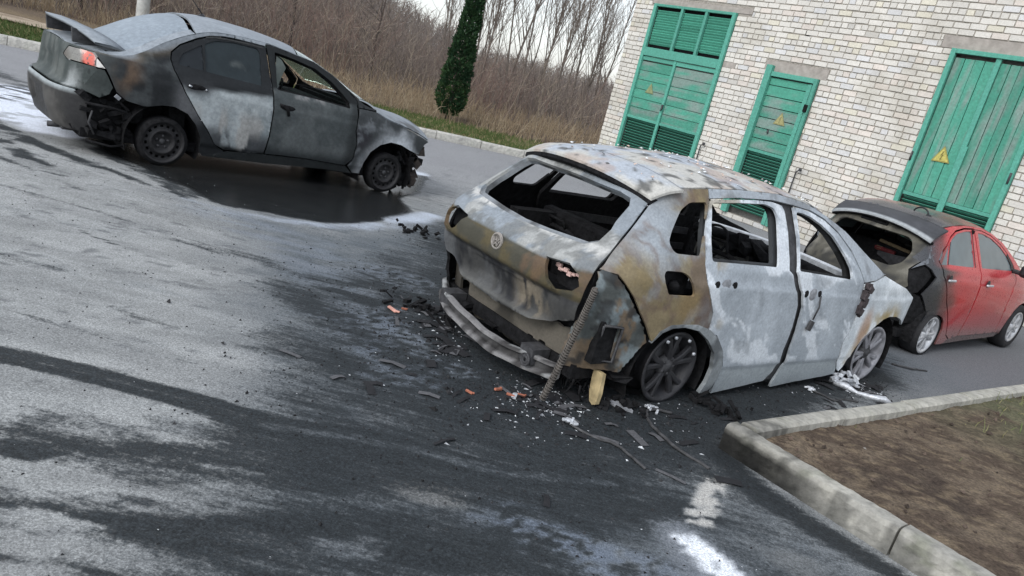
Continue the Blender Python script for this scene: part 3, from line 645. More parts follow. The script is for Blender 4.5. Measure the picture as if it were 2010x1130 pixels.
    for x, y, hh in ((1.0, -.36, .46), (1.0, .36, .46), (.12, -.42, .34), (.12, .42, .34)): seat_frame(R, x, y, .26, h=hh)
    m = MB(); m.box((.02, 0, .62), (.10, 1.36, .56), Matrix.Rotation(-.2, 3, 'Y'), bev=.03); m.build('dark_seat_back', CHAR, R)  # solid black panel, added to darken the view through the cabin
    m = MB(); m.box((-.42, 0, .42), (.62, 1.30, .06)); m.box((-.20, -.55, .62), (.5, .10, .5)); m.box((-.20, .55, .62), (.5, .10, .5)); m.build('boot_floor', CHAR, R)
    m = MB(); m.tube([(-.14, -.58, 1.30), (-.14, 0, 1.35), (-.14, .58, 1.30)], .025, 6); m.tube([(.95, -.58, 1.34), (.95, 0, 1.40), (.95, .58, 1.34)], .025, 6); m.build('roof_bow', CHAR, R)
    # wheels on bare rims, front wheels steered a little
    for x, y, mt, yaw in ((-.04, -.865, ALLOY_BURNT, .1), (2.575, -.875, ALLOY_GREY, .5), (-.04, .865, ALLOY_BURNT, .7), (2.575, .875, ALLOY_GREY, .2)):
        alloy_wheel('wheel', R, (x, y, .246), 1 if y > 0 else -1, .246, 5, mt, yaw=yaw, spread=.22, dish=.02)
    m = MB()   # brake pads / white wheel-bolt remnants seen on the rear wheel
    for a in (120, 100, 60, 25): m = MB(); m.lathe([(0, 0), (.011, 0), (.012, .012)], 8, 'y', (-.04+.215*math.cos(math.radians(a)), -.874, .246+.215*math.sin(math.radians(a)))); m.build('molten_drop', MELTALU, R)
    # hanging remains: mirror stump, handle cable, corrugated hose, scorched strip
    m = MB()
    for k in range(12): m.box((2.0+.02*math.sin(k*1.3)-.004*k*.3, -.93-.012*abs(math.sin(k*2)), .875-.021*k), (.05+.02*math.sin(k*2.2), .035, .045), Matrix.Rotation(k*.5, 3, 'Y'))
    m.build('mirror_stump', mat_plain('charred_mirror', (.05, .04, .042), rough=.8, var=.6, scale=40, bump=.6), R)
    m = MB(); m.tube([(1.345, -.93, .785), (1.35, -.945, .70), (1.335, -.94, .60)], .007, 6); m.box((1.32, -.945, .555), (.045, .02, .075), Matrix.Rotation(.3, 3, 'Y')); m.build('dangling_handle', DARKMETAL, R)
    m = MB(); P0, P1, P2 = Vector((-.845, -.80, .75)), Vector((-.90, -.795, .45)), Vector((-.955, -.735, .03)); pts = []
    N = 900
    for i in range(N):
        t = i/(N-1); p = P0*(1-t)**2+P1*2*t*(1-t)+P2*t*t; a = 2*math.pi*46*t; pts.append(p+Vector((.017*math.cos(a), .017*math.sin(a), .004*math.sin(a))))
    m.tube(pts, .0052, 4); m.tube([P0*(1-t)**2+P1*2*t*(1-t)+P2*t*t for t in np.linspace(0, 1, 14)], .012, 6); m.build('corrugated_hose', mat_plain('burnt_hose', (.10, .09, .08), rough=.8, var=.5, scale=30), R)
    m = MB()
    for k in range(34):
        y = random.uniform(-.80, -.05); x = -.80+random.uniform(0, .3); z = random.uniform(.10, .20); L = random.uniform(.04, .13); m.tube([(x, y, z), (x+random.uniform(-.03, .03), y+random.uniform(-.03, .03), z-L*.5), (x+random.uniform(-.05, .05), y+random.uniform(-.05, .05), max(.01, z-L))], [.008, .006, .003], 5)
    for k in range(18): m.jbox((random.uniform(-.8, -.4), random.uniform(-.8, .6), random.uniform(.08, .2)), (random.uniform(.04, .16), random.uniform(.04, .16), .03))
    m.build('hanging_remains', CHAR, R)
    m = MB(); m.prism([(-.845,.225),(-.765,.225),(-.775,.10),(-.80,.03),(-.83,.015),(-.858,.03),(-.862,.10)], -.63, -.60, 'yz'); m.build('hanging_strip', WOOD, R)
    return R

# ------------------------------------------------------------------ sooty saloon with boot spoiler
BD = Body(hw=[(0,.82),(.2,.86),(.5,.882),(.75,.88),(.86,.862),(.93,.835),(.98,.80),(1.2,.70),(1.38,.605),(1.45,.56)],
  xr=[(0,-.86),(.25,-.93),(.40,-.985),(.55,-1.0),(.59,-.985),(.63,-.92),(.75,-.91),(.95,-.90),(1.05,-.86),(1.5,-.5)],
  xf=[(0,3.4),(.3,3.5),(.5,3.55),(.68,3.55),(.8,3.4),(1.0,3.2)], xc=1.2, nr=5, nf=4,
  ze=[(-.9,.955),(-.6,.96),(-.42,.99),(-.28,1.06),(-.1,1.18),(.1,1.285),(.3,1.36),(.5,1.395),(.78,1.405),(.97,1.40),(1.2,1.37),(1.48,1.31),(1.74,1.215),(2.0,1.085),(2.15,1.0),(2.3,.955),(2.45,.90),(2.67,.855),(2.95,.795),(3.23,.71),(3.4,.62)],
  zc=[(-.9,1.0),(-.62,1.035),(-.5,1.09),(-.349,1.19),(-.176,1.30),(.042,1.40),(.17,1.44),(.3,1.465),(.54,1.492),(.89,1.485),(1.25,1.455),(1.5,1.405),(1.77,1.31),(2.15,1.15),(2.45,1.01),(2.6,.955),(3.15,.89),(3.4,.80),(3.52,.70)], pt=2.4)

def build_sedan():
    R = empty('burnt_saloon', (-4.31, 8.11, .045), math.radians(45.5), .027)
    tag(R, 'soot-blackened dark grey saloon with boot spoiler standing in a black puddle', 'car')
    B = BD
    def crease(Q):
        x, z = Q[:, 0], Q[:, 2]; zc = .815-.02*np.clip(x, -.5, 3)
        return -.007*ss(zc, zc+.015, z)*(1-ss(zc+.03, zc+.10, z)) - .014*(1-ss(.25, .28, z)) + .008*(fbm(Q, 3, 111)-.5)
    soot = lambda P: (.75+.5*fbm(P, 9, 112))[:, None]
    dust_and_sky = np.array((.235,.26,.285))
    def grimy(P):      # dust and mirrored sky painted on what faces up, soot climbs the sides
        return np.tile(np.array((.060,.066,.068)), (len(P), 1))
    def f_quarter(P):
        a = fbm(P, 4, 121, 7); col = lerp(np.tile(np.array((.018,.020,.022)), (len(P), 1)), np.array((.045,.050,.052)), ss(.48, .62, a))
        col = lerp(col, np.array((.055,.062,.062)), (1-ss(-.66, -.42, P[:, 0]))*.8); col = lerp(col, np.array((.11,.112,.118)), blob(P, (.17, -.88, .68), (.16, .3, .2))*.8)
        col = lerp(col, np.array((.13,.085,.055)), blob(P, (-.42, -.85, .84), (.10, .3, .16), .8)*.6*ss(.35, .6, fbm(P, 6, 122)))
        t = ss(.0, .16, P[:, 2]-(.955+.22*ss(-.35, .35, P[:, 0]))+.06*(fbm(P, 5, 123)-.5)); t = np.maximum(t, ss(.945, .975, P[:, 2])*(1-ss(-.45, -.2, P[:, 0])))
        col = lerp(col, np.array((.22,.17,.11)), t*.5); return lerp(col, dust_and_sky*.85, ss(.35, 1, t))*soot(P)
    def f_rdoor(P):
        a = fbm(P, 3.5, 131, 7); st = fbm(P*np.array((1, 1, .22)), 8, 132, 6)
        col = lerp(np.tile(np.array((.22,.25,.26)), (len(P), 1)), np.array((.33,.36,.37)), ss(.42, .6, a)); col = lerp(col, np.array((.33,.33,.32)), ss(.54, .64, st)*(1-ss(.55, .75, P[:, 2])))
        col = lerp(col, np.array((.06,.065,.07)), ss(.52, .58, fbm(P*np.array((1, 1, .3)), 7, 133, 6))*(1-ss(.36, .55, P[:, 2])))
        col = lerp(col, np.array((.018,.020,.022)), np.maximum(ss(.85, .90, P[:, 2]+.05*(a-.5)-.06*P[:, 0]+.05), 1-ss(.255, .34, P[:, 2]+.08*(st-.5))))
        col = lerp(col, np.array((.035,.037,.04)), blob(P, (.20, -.88, .84), (.17, .3, .07), .6)); return col*soot(P)
    def f_fdoor(P):
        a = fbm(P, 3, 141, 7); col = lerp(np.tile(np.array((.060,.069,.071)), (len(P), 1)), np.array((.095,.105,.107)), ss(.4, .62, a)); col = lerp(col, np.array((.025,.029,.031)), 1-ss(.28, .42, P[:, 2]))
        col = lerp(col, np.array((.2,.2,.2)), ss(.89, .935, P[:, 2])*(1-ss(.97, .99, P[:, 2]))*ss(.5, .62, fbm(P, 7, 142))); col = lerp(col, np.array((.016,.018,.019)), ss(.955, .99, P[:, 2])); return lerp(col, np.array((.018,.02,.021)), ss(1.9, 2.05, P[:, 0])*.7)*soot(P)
    def f_fender(P):
        a = fbm(P, 5, 151); d = np.hypot(P[:, 0]-2.6, P[:, 2]-.22); col = np.tile(np.array((.050,.055,.058)), (len(P), 1))
        col = lerp(col, np.array((.52,.55,.58)), (1-ss(.40, .62, d+.25*(a-.5)))*ss(2.3, 2.6, P[:, 0])); col = lerp(col, np.array((.22,.23,.24)), (1-ss(.38, .5, d))*(1-ss(2.4, 2.6, P[:, 0])))
        col = lerp(col, np.array((.035,.035,.04)), blob(P, (2.16, -.88, .62), (.12, .3, .12))); return lerp(col, np.array((.13,.14,.15)), ss(.55, .65, fbm(P, 8, 152))*.8)*soot(P)
    def f_roof(P):
        a = fbm(P, 5, 161); col = dust_and_sky[None]*(.92+.2*a)[:, None]; return lerp(col, np.array((.30,.33,.36)), ss(.58, .7, fbm(P, 9, 162))*.5)
    def f_rear(P):
        a = fbm(P*np.array((1, 1, .4)), 7, 171); col = lerp(np.tile(np.array((.050,.060,.058)), (len(P), 1)), np.array((.095,.105,.10)), ss(.45, .62, a)); return lerp(col, np.array((.34,.36,.36)), blob(P, (-.85, -.62, .63), (.15, .05, .13), .7)*.8)*soot(P)  # the pale blob paints a reflection low on the boot lid
    def f_bump(P):
        a = fbm(P, 5, 181); col = lerp(np.tile(np.array((.045,.044,.043)), (len(P), 1)), np.array((.085,.082,.078)), ss(.42, .62, a)); col = lerp(col, np.array((.03,.03,.031)), (1-ss(.42, .45, P[:, 2]))*(np.abs(P[:, 1]) < .3)*.6); col = lerp(col, np.array((.30,.33,.34)), ss(.545, .575, P[:, 2])); return lerp(col, np.array((.03,.03,.032)), ss(-.05, .06, -.62-P[:, 1]+.1*(a-.5))*.85*(P[:, 1] < 0)*(1-ss(.5, .6, P[:, 2])))*soot(P)
    def f_frame(P): return np.tile(np.array((.03,.032,.034)), (len(P), 1))*soot(P)
    def f_seal(P): return lerp(np.tile(np.array((.035,.036,.036)), (len(P), 1)), np.array((.16,.15,.12)), ss(.5, .65, fbm(P, 5, 185)))
    q_out = [(-.80,.965),(-.70,.955),(-.606,.829),(-.579,.782),(-.509,.643),(-.42,.579),(-.262,.557),(-.226,.562),(-.105,.597),(.013,.605),(.146,.558),(.241,.461),(.308,.339),(.318,.20),(.35,.16),(.60,.165),(.57,.235),(.462,.288),(.358,.434),(.246,.561),(.090,.768),(-.02,.951),(-.049,1.04),(-.044,1.108),(.040,1.194),(.215,1.291),(.335,1.336),(.483,1.364),(.60,1.372),(.60,1.40),(.5,1.395),(.3,1.36),(.1,1.285),(-.1,1.18),(-.28,1.06),(-.42,.99),(-.6,.962)]
    rd = [(.358,.438),(.246,.565),(.093,.77),(-.015,.951),(-.043,1.04),(-.038,1.106),(.044,1.188),(.22,1.283),(.339,1.328),(.486,1.356),(.709,1.366),(.935,1.364),(.965,1.18),(.985,1.05),(1.0,.94),(1.018,.75),(1.02,.467),(1.0,.27),(.80,.245),(.57,.248),(.459,.292)]
    qg = rounded([(.023,1.008),(.026,1.045),(.068,1.119),(.217,1.212),(.258,1.238),(.272,.999)], .02)
    rg = rounded([(.292,.994),(.282,1.252),(.394,1.303),(.581,1.329),(.834,1.328),(.868,1.29),(.882,.972)], .02)
    fd = [(1.012,.27),(1.03,.467),(1.028,.75),(1.01,.945),(.995,1.05),(.972,1.19),(.945,1.395),(1.0,1.397),(1.234,1.367),(1.503,1.326),(1.742,1.23),(1.96,1.10),(2.06,1.02),(2.05,.95),(2.06,.84),(2.055,.692),(2.10,.56),(2.09,.355),(2.01,.27),(1.5,.285),(1.2,.28)]
    fg = rounded([(1.035,1.335),(1.26,1.309),(1.52,1.262),(1.72,1.165),(1.86,1.065),(1.955,.985),(1.96,.925),(1.5,.953),(1.058,.966)], .02)
    fender = [(2.33,.948),(2.08,.95),(2.07,.84),(2.063,.692),(2.108,.56),(2.10,.355),(2.05,.27),(2.14,.19),(2.243,.19),(2.255,.335),(2.315,.472),(2.435,.575),(2.584,.626),(2.76,.61),(2.90,.565),(3.0,.54),(3.08,.52),(3.12,.60),(3.16,.66),(3.24,.70),(2.95,.792),(2.67,.85),(2.45,.895)]
    for side in (-1, 1):
        kw = dict(side=side, res=.022 if side < 0 else .05)
        panel('rear_quarter_panel', R, B, 'S', q_out, SOOTY, f_quarter, dent=crease, gap=.003, **kw)
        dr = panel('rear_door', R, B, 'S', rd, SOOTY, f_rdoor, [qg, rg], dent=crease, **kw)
        panel('window', dr, B, 'S', shrink(qg, -.008), SOOTGLASS, lambda P: P*0+np.array((.018,.022,.026)), off=.012, th=.004, gap=0, **kw)
        panel('window', dr, B, 'S', shrink(rg, -.008), SOOTGLASS, lambda P: lerp(np.tile(np.array((.022,.030,.034)), (len(P), 1)), np.array((.07,.08,.08)), ss(.5, .62, fbm(P, 6, 191))*ss(.7, 1, np.exp(-((P[:, 0]-.62)/.12)**2-((P[:, 2]-1.06)/.12)**2)+.3)), off=.012, th=.004, gap=0, **kw)
        panel('window_seal', dr, B, 'S', [(.30,1.322),(.40,1.344),(.55,1.352),(.72,1.358),(.90,1.354),(.90,1.338),(.72,1.342),(.55,1.338),(.40,1.328),(.30,1.306)], SOOTY, f_seal, off=-.003, th=.01, gap=0, **kw)
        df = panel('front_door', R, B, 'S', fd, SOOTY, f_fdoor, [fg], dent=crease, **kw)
        panel('inner_frame', df, B, 'S', fd, CHAR, f_frame, [shrink(fg, .012)], off=.05, gap=.03, th=.03, **{**kw, 'res': .07})
        if side < 0:
            m = MB(); m.prism([(1.035,1.30),(1.10,1.27),(1.16,1.20),(1.13,1.10),(1.10,.96),(1.06,.97)], -.70, -.695); g = m.build('window_shard', mat_plain('sooty_glass_shard', (.12,.14,.13), rough=.3, var=.4, scale=10), df)
        for d_, x0, z0, s2 in ((dr, .20, .828, .075), (df, 1.18, .798, .095)):
            y = side*float(B.Y(x0, z0)); m = MB(); m.lathe([(0, side*.004), (.03, side*.004), (.04, side*-.004)], 18, 'y', (x0, y, z0)); m.v = [(x0+(a-x0)*2.3, b, z0+(c-z0)*.8) for a, b, c in m.v]; h = m.build('handle_recess', CHAR, d_)
            m = MB()
            if side < 0 and d_ is dr: m.tube([(x0-.085, y-.012, z0+.012), (x0-.055, y-.014, z0+.004)], .010, 6); m.build('handle_stub', MELTALU, d_); m = MB(); m.tube([(x0+.085, y-.012, z0), (x0+.095, y-.012, z0-.006)], .009, 6); m.build('handle_stub', MELTALU, d_)
            elif side < 0: m.tube([(x0-.1, y-.01, z0+.03), (x0-.05, y-.02, z0+.02), (x0-.01, y-.025, z0-.01), (x0+.015, y-.022, z0-.075)], [.012, .016, .018, .015], 8); m.build('drooping_handle', CHAR, d_)
        panel('front_fender', R, B, 'S', fender, SOOTY, f_fender, dent=crease, **kw)
        panel('roof_rail', R, B, 'S', [(.61,1.40),(.61,1.374),(.93,1.371),(.94,1.40)], SOOTY, f_roof, gap=0, **kw)
        panel('a_pillar', R, B, 'S', [(.95,1.402),(1.0,1.401),(1.234,1.371),(1.503,1.331),(1.742,1.236),(1.967,1.105),(2.07,1.02),(2.08,.957),(2.33,.955),(2.15,1.0),(2.0,1.085),(1.74,1.216),(1.48,1.312),(1.2,1.372),(.97,1.404)], SOOTY, lambda P: lerp(f_frame(P), dust_and_sky*.8, 1-ss(1.2, 1.5, P[:, 0])), gap=0, **kw)
        panel('sill', R, B, 'S', [(.36,.155),(.61,.235),(1.0,.262),(1.5,.278),(2.03,.262),(2.13,.185),(1.78,.195),(1.025,.165)], SOOTY, lambda P: np.tile(np.array((.022,.025,.026)), (len(P), 1))*soot(P), off=.012, gap=0, **kw)
        wheel_housing(R, -.04, .24, side*.84, side*.45, .365); wheel_housing(R, 2.60, .24, side*.84, side*.45, .375)
        panel('tail_light', R, B, 'S', [(-.80,.952),(-.709,.943),(-.606,.829),(-.672,.826),(-.80,.836)], PAINT, lambda P: lerp(lerp(np.tile(np.array((.16,.15,.13)), (len(P), 1)), np.array((.62,.10,.06)), ss(-.795, -.76, P[:, 0])), np.array((.60,.58,.55)), ss(-.705, -.675, P[:, 0])), gap=.002, off=.002, **kw)
        tl = [(side*.50,.945),(side*.705,.953),(side*.735,.835),(side*.52,.830),(side*.44,.86)]
        panel('tail_light', R, B, 'R', tl, PAINT, lambda P: lerp(np.tile(np.array((.17,.165,.15)), (len(P), 1)), np.array((.10,.09,.08)), ss(.45, .6, fbm(P, 7, 195))), gap=.002, off=.002)
    panel('boot_lid', R, B, 'R', [(-.70,.957),(-.50,.949),(-.44,.862),(-.52,.826),(-.735,.83),(-.75,.80),(-.70,.60),(.70,.60),(.75,.80),(.735,.83),(.52,.826),(.44,.862),(.50,.949),(.70,.957),(.60,.972),(0,.985),(-.60,.972)], SOOTY, f_rear, dent=lambda Q: -.02*ss(.66, .69, Q[:, 2])*(1-ss(.80, .83, Q[:, 2]))*(1-ss(.28, .33, np.abs(Q[:, 1])))+.008*(fbm(Q, 4, 196)-.5))
    panel('boot_deck', R, B, 'T', [(-.875,.86),(-.60,.99),(-.50,.90),(-.60,.5),(-.64,0),(-.60,-.5),(-.50,-.90),(-.60,-.99),(-.875,-.86),(-.888,0)], SOOTY, f_roof, gap=.002)
    panel('rear_window', R, B, 'T', [(-.48,-.86),(-.30,-.87),(-.1,-.87),(.16,-.86),(.19,-.4),(.20,0),(.19,.4),(.16,.86),(-.1,.87),(-.30,.87),(-.48,.86),(-.59,.5),(-.63,0),(-.59,-.5)], SOOTY, lambda P: f_roof(P)*np.array((.96,1.0,1.03)), off=.008, th=.006)
    for side in (-1, 1):
        panel('c_pillar_edge', R, B, 'T', [(-.60,side*.998),(-.42,side*1.0),(-.28,side*1.0),(-.1,side*1.0),(.1,side*1.0),(.19,side*1.0),(.165,side*.875),(-.1,side*.88),(-.30,side*.88),(-.49,side*.87)], SOOTY, f_roof, gap=0)
    panel('roof_panel', R, B, 'T', [(.205,-.999),(.3,-.999),(.5,-.999),(.78,-.999),(.97,-.999),(1.2,-.999),(1.30,-.97),(1.38,-.5),(1.40,0),(1.38,.5),(1.30,.97),(1.2,.999),(.97,.999),(.78,.999),(.5,.999),(.3,.999),(.205,.999),(.20,.85),(.225,.4),(.232,0),(.225,-.4),(.20,-.85)], SOOTY, f_roof, gap=.001, dent=lambda Q: .006*(fbm(Q, 4, 197)-.5))
    panel('windscreen', R, B, 'T', [(1.32,-.95),(1.48,-.93),(1.74,-.92),(2.0,-.92),(2.13,-.9),(2.38,-.5),(2.45,0),(2.38,.5),(2.13,.9),(2.0,.92),(1.74,.92),(1.48,.93),(1.32,.95),(1.40,.5),(1.42,0),(1.40,-.5)], WINDGLASS, lambda P: P*0+.5, th=.005, off=.006)
    panel('bonnet', R, B, 'T', [(2.36,-.985),(2.67,-.99),(2.95,-.99),(3.23,-.99),(3.40,-.5),(3.45,0),(3.40,.5),(3.23,.99),(2.95,.99),(2.67,.99),(2.36,.985),(2.44,.5),(2.50,0),(2.44,-.5)], SOOTY, lambda P: lerp(f_roof(P), np.array((.10,.105,.11)), ss(.5, .6, fbm(P, 6, 198))*ss(2.5, 2.8, P[:, 0])), dent=lambda Q: .014*(fbm(Q, 4, 199)-.5), off=-.004, gap=.006)
    m = MB(); m.box((2.30, 0, .92), (.16, 1.4, .08)); m.box((2.15, 0, .60), (.06, 1.6, .66)); m.build('bulkhead', CHAR, R)
    panel('bumper_side', R, B, 'S', [(-.82,.824),(-.672,.818),(-.615,.818),(-.588,.775),(-.535,.675),(-.56,.61),(-.64,.56),(-.72,.585),(-.82,.60)], SOOTY, lambda P: f_rear(P)*.75, side=-1, gap=.003)
    # rear bumper, broken open at the right-hand corner
    panel('rear_bumper', R, B, 'R', [(-.70,.592),(.78,.592),(.84,.42),(.82,.26),(.60,.215),(.2,.205),(-.35,.21),(-.62,.20),(-.745,.205),(-.755,.35),(-.765,.50)], SOOTY, f_bump, th=.02, dent=lambda Q: -.03*ss(.30, .33, Q[:, 2])*(1-ss(.46, .49, Q[:, 2]))*(1-ss(.24, .3, np.abs(Q[:, 1])))+.01*(fbm(Q, 4, 201)-.5))
    panel('rear_bumper', R, B, 'S', [(-.82,.58),(-.62,.60),(-.50,.63),(-.30,.55),(-.30,.30),(-.42,.22),(-.82,.21)], SOOTY, f_bump, side=1)
    m = MB(); m.box((-.80, -.48, .20), (.12, .14, .05)); m.tube([(-.95, -.40, .185), (-.80, -.40, .19)], .028, 10); m.build('exhaust_tip', DARKMETAL, R)
    m = MB()
    for k in range(60):
        x = random.uniform(-.76, -.34); m.jbox((x, -.77+.16*random.random(), random.uniform(.20, .58)), (random.uniform(.03, .13), random.uniform(.03, .07), random.uniform(.02, .06)), Matrix.Rotation(random.uniform(-.8, .8), 3, 'Y') @ Matrix.Rotation(random.uniform(-.5, .5), 3, 'X'))
    m.tube([(-.76, -.83, .50), (-.55, -.84, .49), (-.40, -.84, .47)], .014, 6); m.tube([(-.72, -.80, .15), (-.5, -.80, .12), (-.36, -.8, .15)], .012, 6); m.jbox((-.58, -.52, .38), (.34, .30, .34), j=.15)
    m.build('bumper_remains', CHAR, R)
    m = MB(); m.tube([(-.70, -.845, .44), (-.72, -.84, .33), (-.66, -.83, .22)], .009, 6); m.build('bracket', DARKMETAL, R); m = MB(); m.box((-.50, -.845, .60), (.05, .015, .035), Matrix.Rotation(.6, 3, 'Y')); m.build('clip', GREYMETAL, R)
    # spoiler
    m = MB(); n = 26; V = []; F = []
    for i in range(n+1):
        v = -1+2*i/n; e = abs(v)**2.6; y = v*.67; x0 = -.94+.24*e; x1 = -.66+.24*e; z = 1.145-.115*abs(v)**4
        V += [(x0, y, z+.012), (x0+.01, y, z-.012), ((x0+x1)/2, y, z-.024), (x1, y, z-.03), (x1, y, z-.012), ((x0+x1)/2, y, z+.010)]
    for i in range(n):
        for q in range(6): F.append((i*6+q, i*6+(q+1) % 6, (i+1)*6+(q+1) % 6, (i+1)*6+q))
    F += [tuple(range(6)), tuple(n*6+q for q in range(6))[::-1]]
    V = np.array(V); S = f_roof(V); S[(np.arange(len(V)) % 6 == 1) | (np.arange(len(V)) % 6 == 2) | (np.arange(len(V)) % 6 == 3)] = (.03, .03, .03)
    sp = mesh_np('boot_spoiler', V, F, True, S, SOOTY, R)
    m = MB()
    for s in (-1, 1): m = MB(); m.prism([(-.86,1.115),(-.66,1.10),(-.58,1.0),(-.84,.99)], s*.50-.02, s*.50+.02); m.build('spoiler_foot', DARKMETAL, sp)
    # aerial
    m = MB(); zr = float(B.T(.47, .0)); m.lathe([(.0, .03), (.012, .028), (.03, .012), (.045, 0), (.05, -.006)], 14, 'z', (.47, 0, zr)); m.tube([(.47, 0, zr+.02), (.40, 0, zr+.09), (.29, .0, zr+.20)], [.008, .005, .004], 6); m.build('aerial', BLACKPLASTIC, R)
    # burnt-away nose
    m = MB(); m.box((3.20, 0, .42), (.09, 1.34, .08)); m.box((3.1, 0, .60), (.12, 1.3, .06)); m.box((2.7, 0, .5), (.85, .95, .45))
    for k in range(150):
        a = random.random(); y = random.choice((-1, -1, -1, 1))*random.uniform(.35, .80); x = 3.36-.34*(abs(y)/.8)**3+random.uniform(-.26, .0)
        m.jbox((x-.03, y*.96, random.uniform(.08, .64)), (random.uniform(.015, .06), random.uniform(.02, .09), random.uniform(.02, .13)), Matrix.Rotation(random.uniform(-1, 1), 3, 'Y') @ Matrix.Rotation(random.uniform(-1.5, 1.5), 3, 'Z'))
    m.build('nose_remains', CHAR, R)
    m = MB()
    for k in range(16): m.jbox((3.20+random.uniform(-.14, .05), -.62+random.uniform(-.10, .2), random.uniform(.12, .58)), (.07, .04, random.uniform(.05, .14)), Matrix.Rotation(random.uniform(-.6, .6), 3, 'Y'))
    m.build('charred_strips', mat_plain('charred_brown', (.045, .035, .03), rough=.7, var=.7, scale=30, bump=.5), R)
    # cabin
    underbody(R, (-.75, 3.0), .16, .25, .72)
    for x, y in ((1.05, -.36), (1.05, .36)): seat_frame(R, x, y, .28, h=.52)
    m = MB(); m.box((.12, 0, .62), (.16, 1.34, .62)); m.box((-.35, 0, .97), (.5, 1.3, .03)); m.box((-.5, 0, .5), (.6, 1.3, .3)); m.build('rear_seat', CHAR, R)
    m = MB(); m.box((1.88, 0, .78), (.35, 1.40, .24), bev=.05); m.box((1.70, -.05, .62), (.25, .3, .35), bev=.03); m.build('dashboard', CHAR, R)
    m = MB(); c = Vector((1.55, .36, .86)); m.tube([c+Vector((.08*math.sin(t), .18*math.cos(t), .15*math.sin(t))) for t in np.linspace(0, 2*math.pi, 25)], .015, 6); m.box((1.56, .36, .86), (.05, .16, .10), bev=.02); m.build('steering_wheel', CHAR, R)
    m = MB(); m.lathe([(0, -.015), (.035, -.01), (.05, .0), (.05, .02), (0, .03)], 16, 'y', (1.19, -.40, 1.14)); m.box((1.19, -.40, 1.08), (.05, .03, .08), bev=.012); m.build('headrest_stump', MELTALU, R)
    m = MB(); m.box((1.20, -.38, .98), (.10, .05, .12), Matrix.Rotation(.3, 3, 'Y'), bev=.02); m.box((1.24, -.37, .97), (.06, .05, .05), bev=.015); m.build('seat_fitting', GREYMETAL, R)
    for x in (-.04, 2.60):
        for s in (-1, 1): steel_wheel('wheel', R, (x, s*.855, .245 if x > 0 else .24), s, .215, tyre=.027)
    return R

# ------------------------------------------------------------------ red hatchback with a burnt tail
BP = Body(hw=[(0,.74),(.2,.77),(.5,.79),(.8,.792),(.9,.775),(.97,.74),(1.15,.655),(1.3,.585),(1.40,.53)],
  xr=[(0,-.48),(.3,-.57),(.6,-.61),(.75,-.59),(.82,-.55),(.9,-.52),(1.0,-.465),(1.15,-.385),(1.25,-.31),(1.4,-.18)],
  xf=[(0,2.85),(.4,2.98),(.6,3.0),(.75,2.9),(.9,2.6)], xc=1.1, nr=5, nf=4,
  ze=[(-.5,1.16),(-.3,1.235),(-.1,1.305),(.1,1.355),(.4,1.385),(.8,1.385),(1.1,1.345),(1.4,1.265),(1.7,1.13),(1.95,1.0),(2.05,.955),(2.2,.91),(2.5,.84),(2.8,.74),(2.9,.66)],
  zc=[(-.5,1.20),(-.3,1.295),(-.1,1.355),(.1,1.41),(.5,1.44),(.9,1.43),(1.2,1.39),(1.5,1.30),(1.8,1.17),(2.15,1.01),(2.3,.965),(2.6,.89),(2.85,.78),(2.95,.68)])

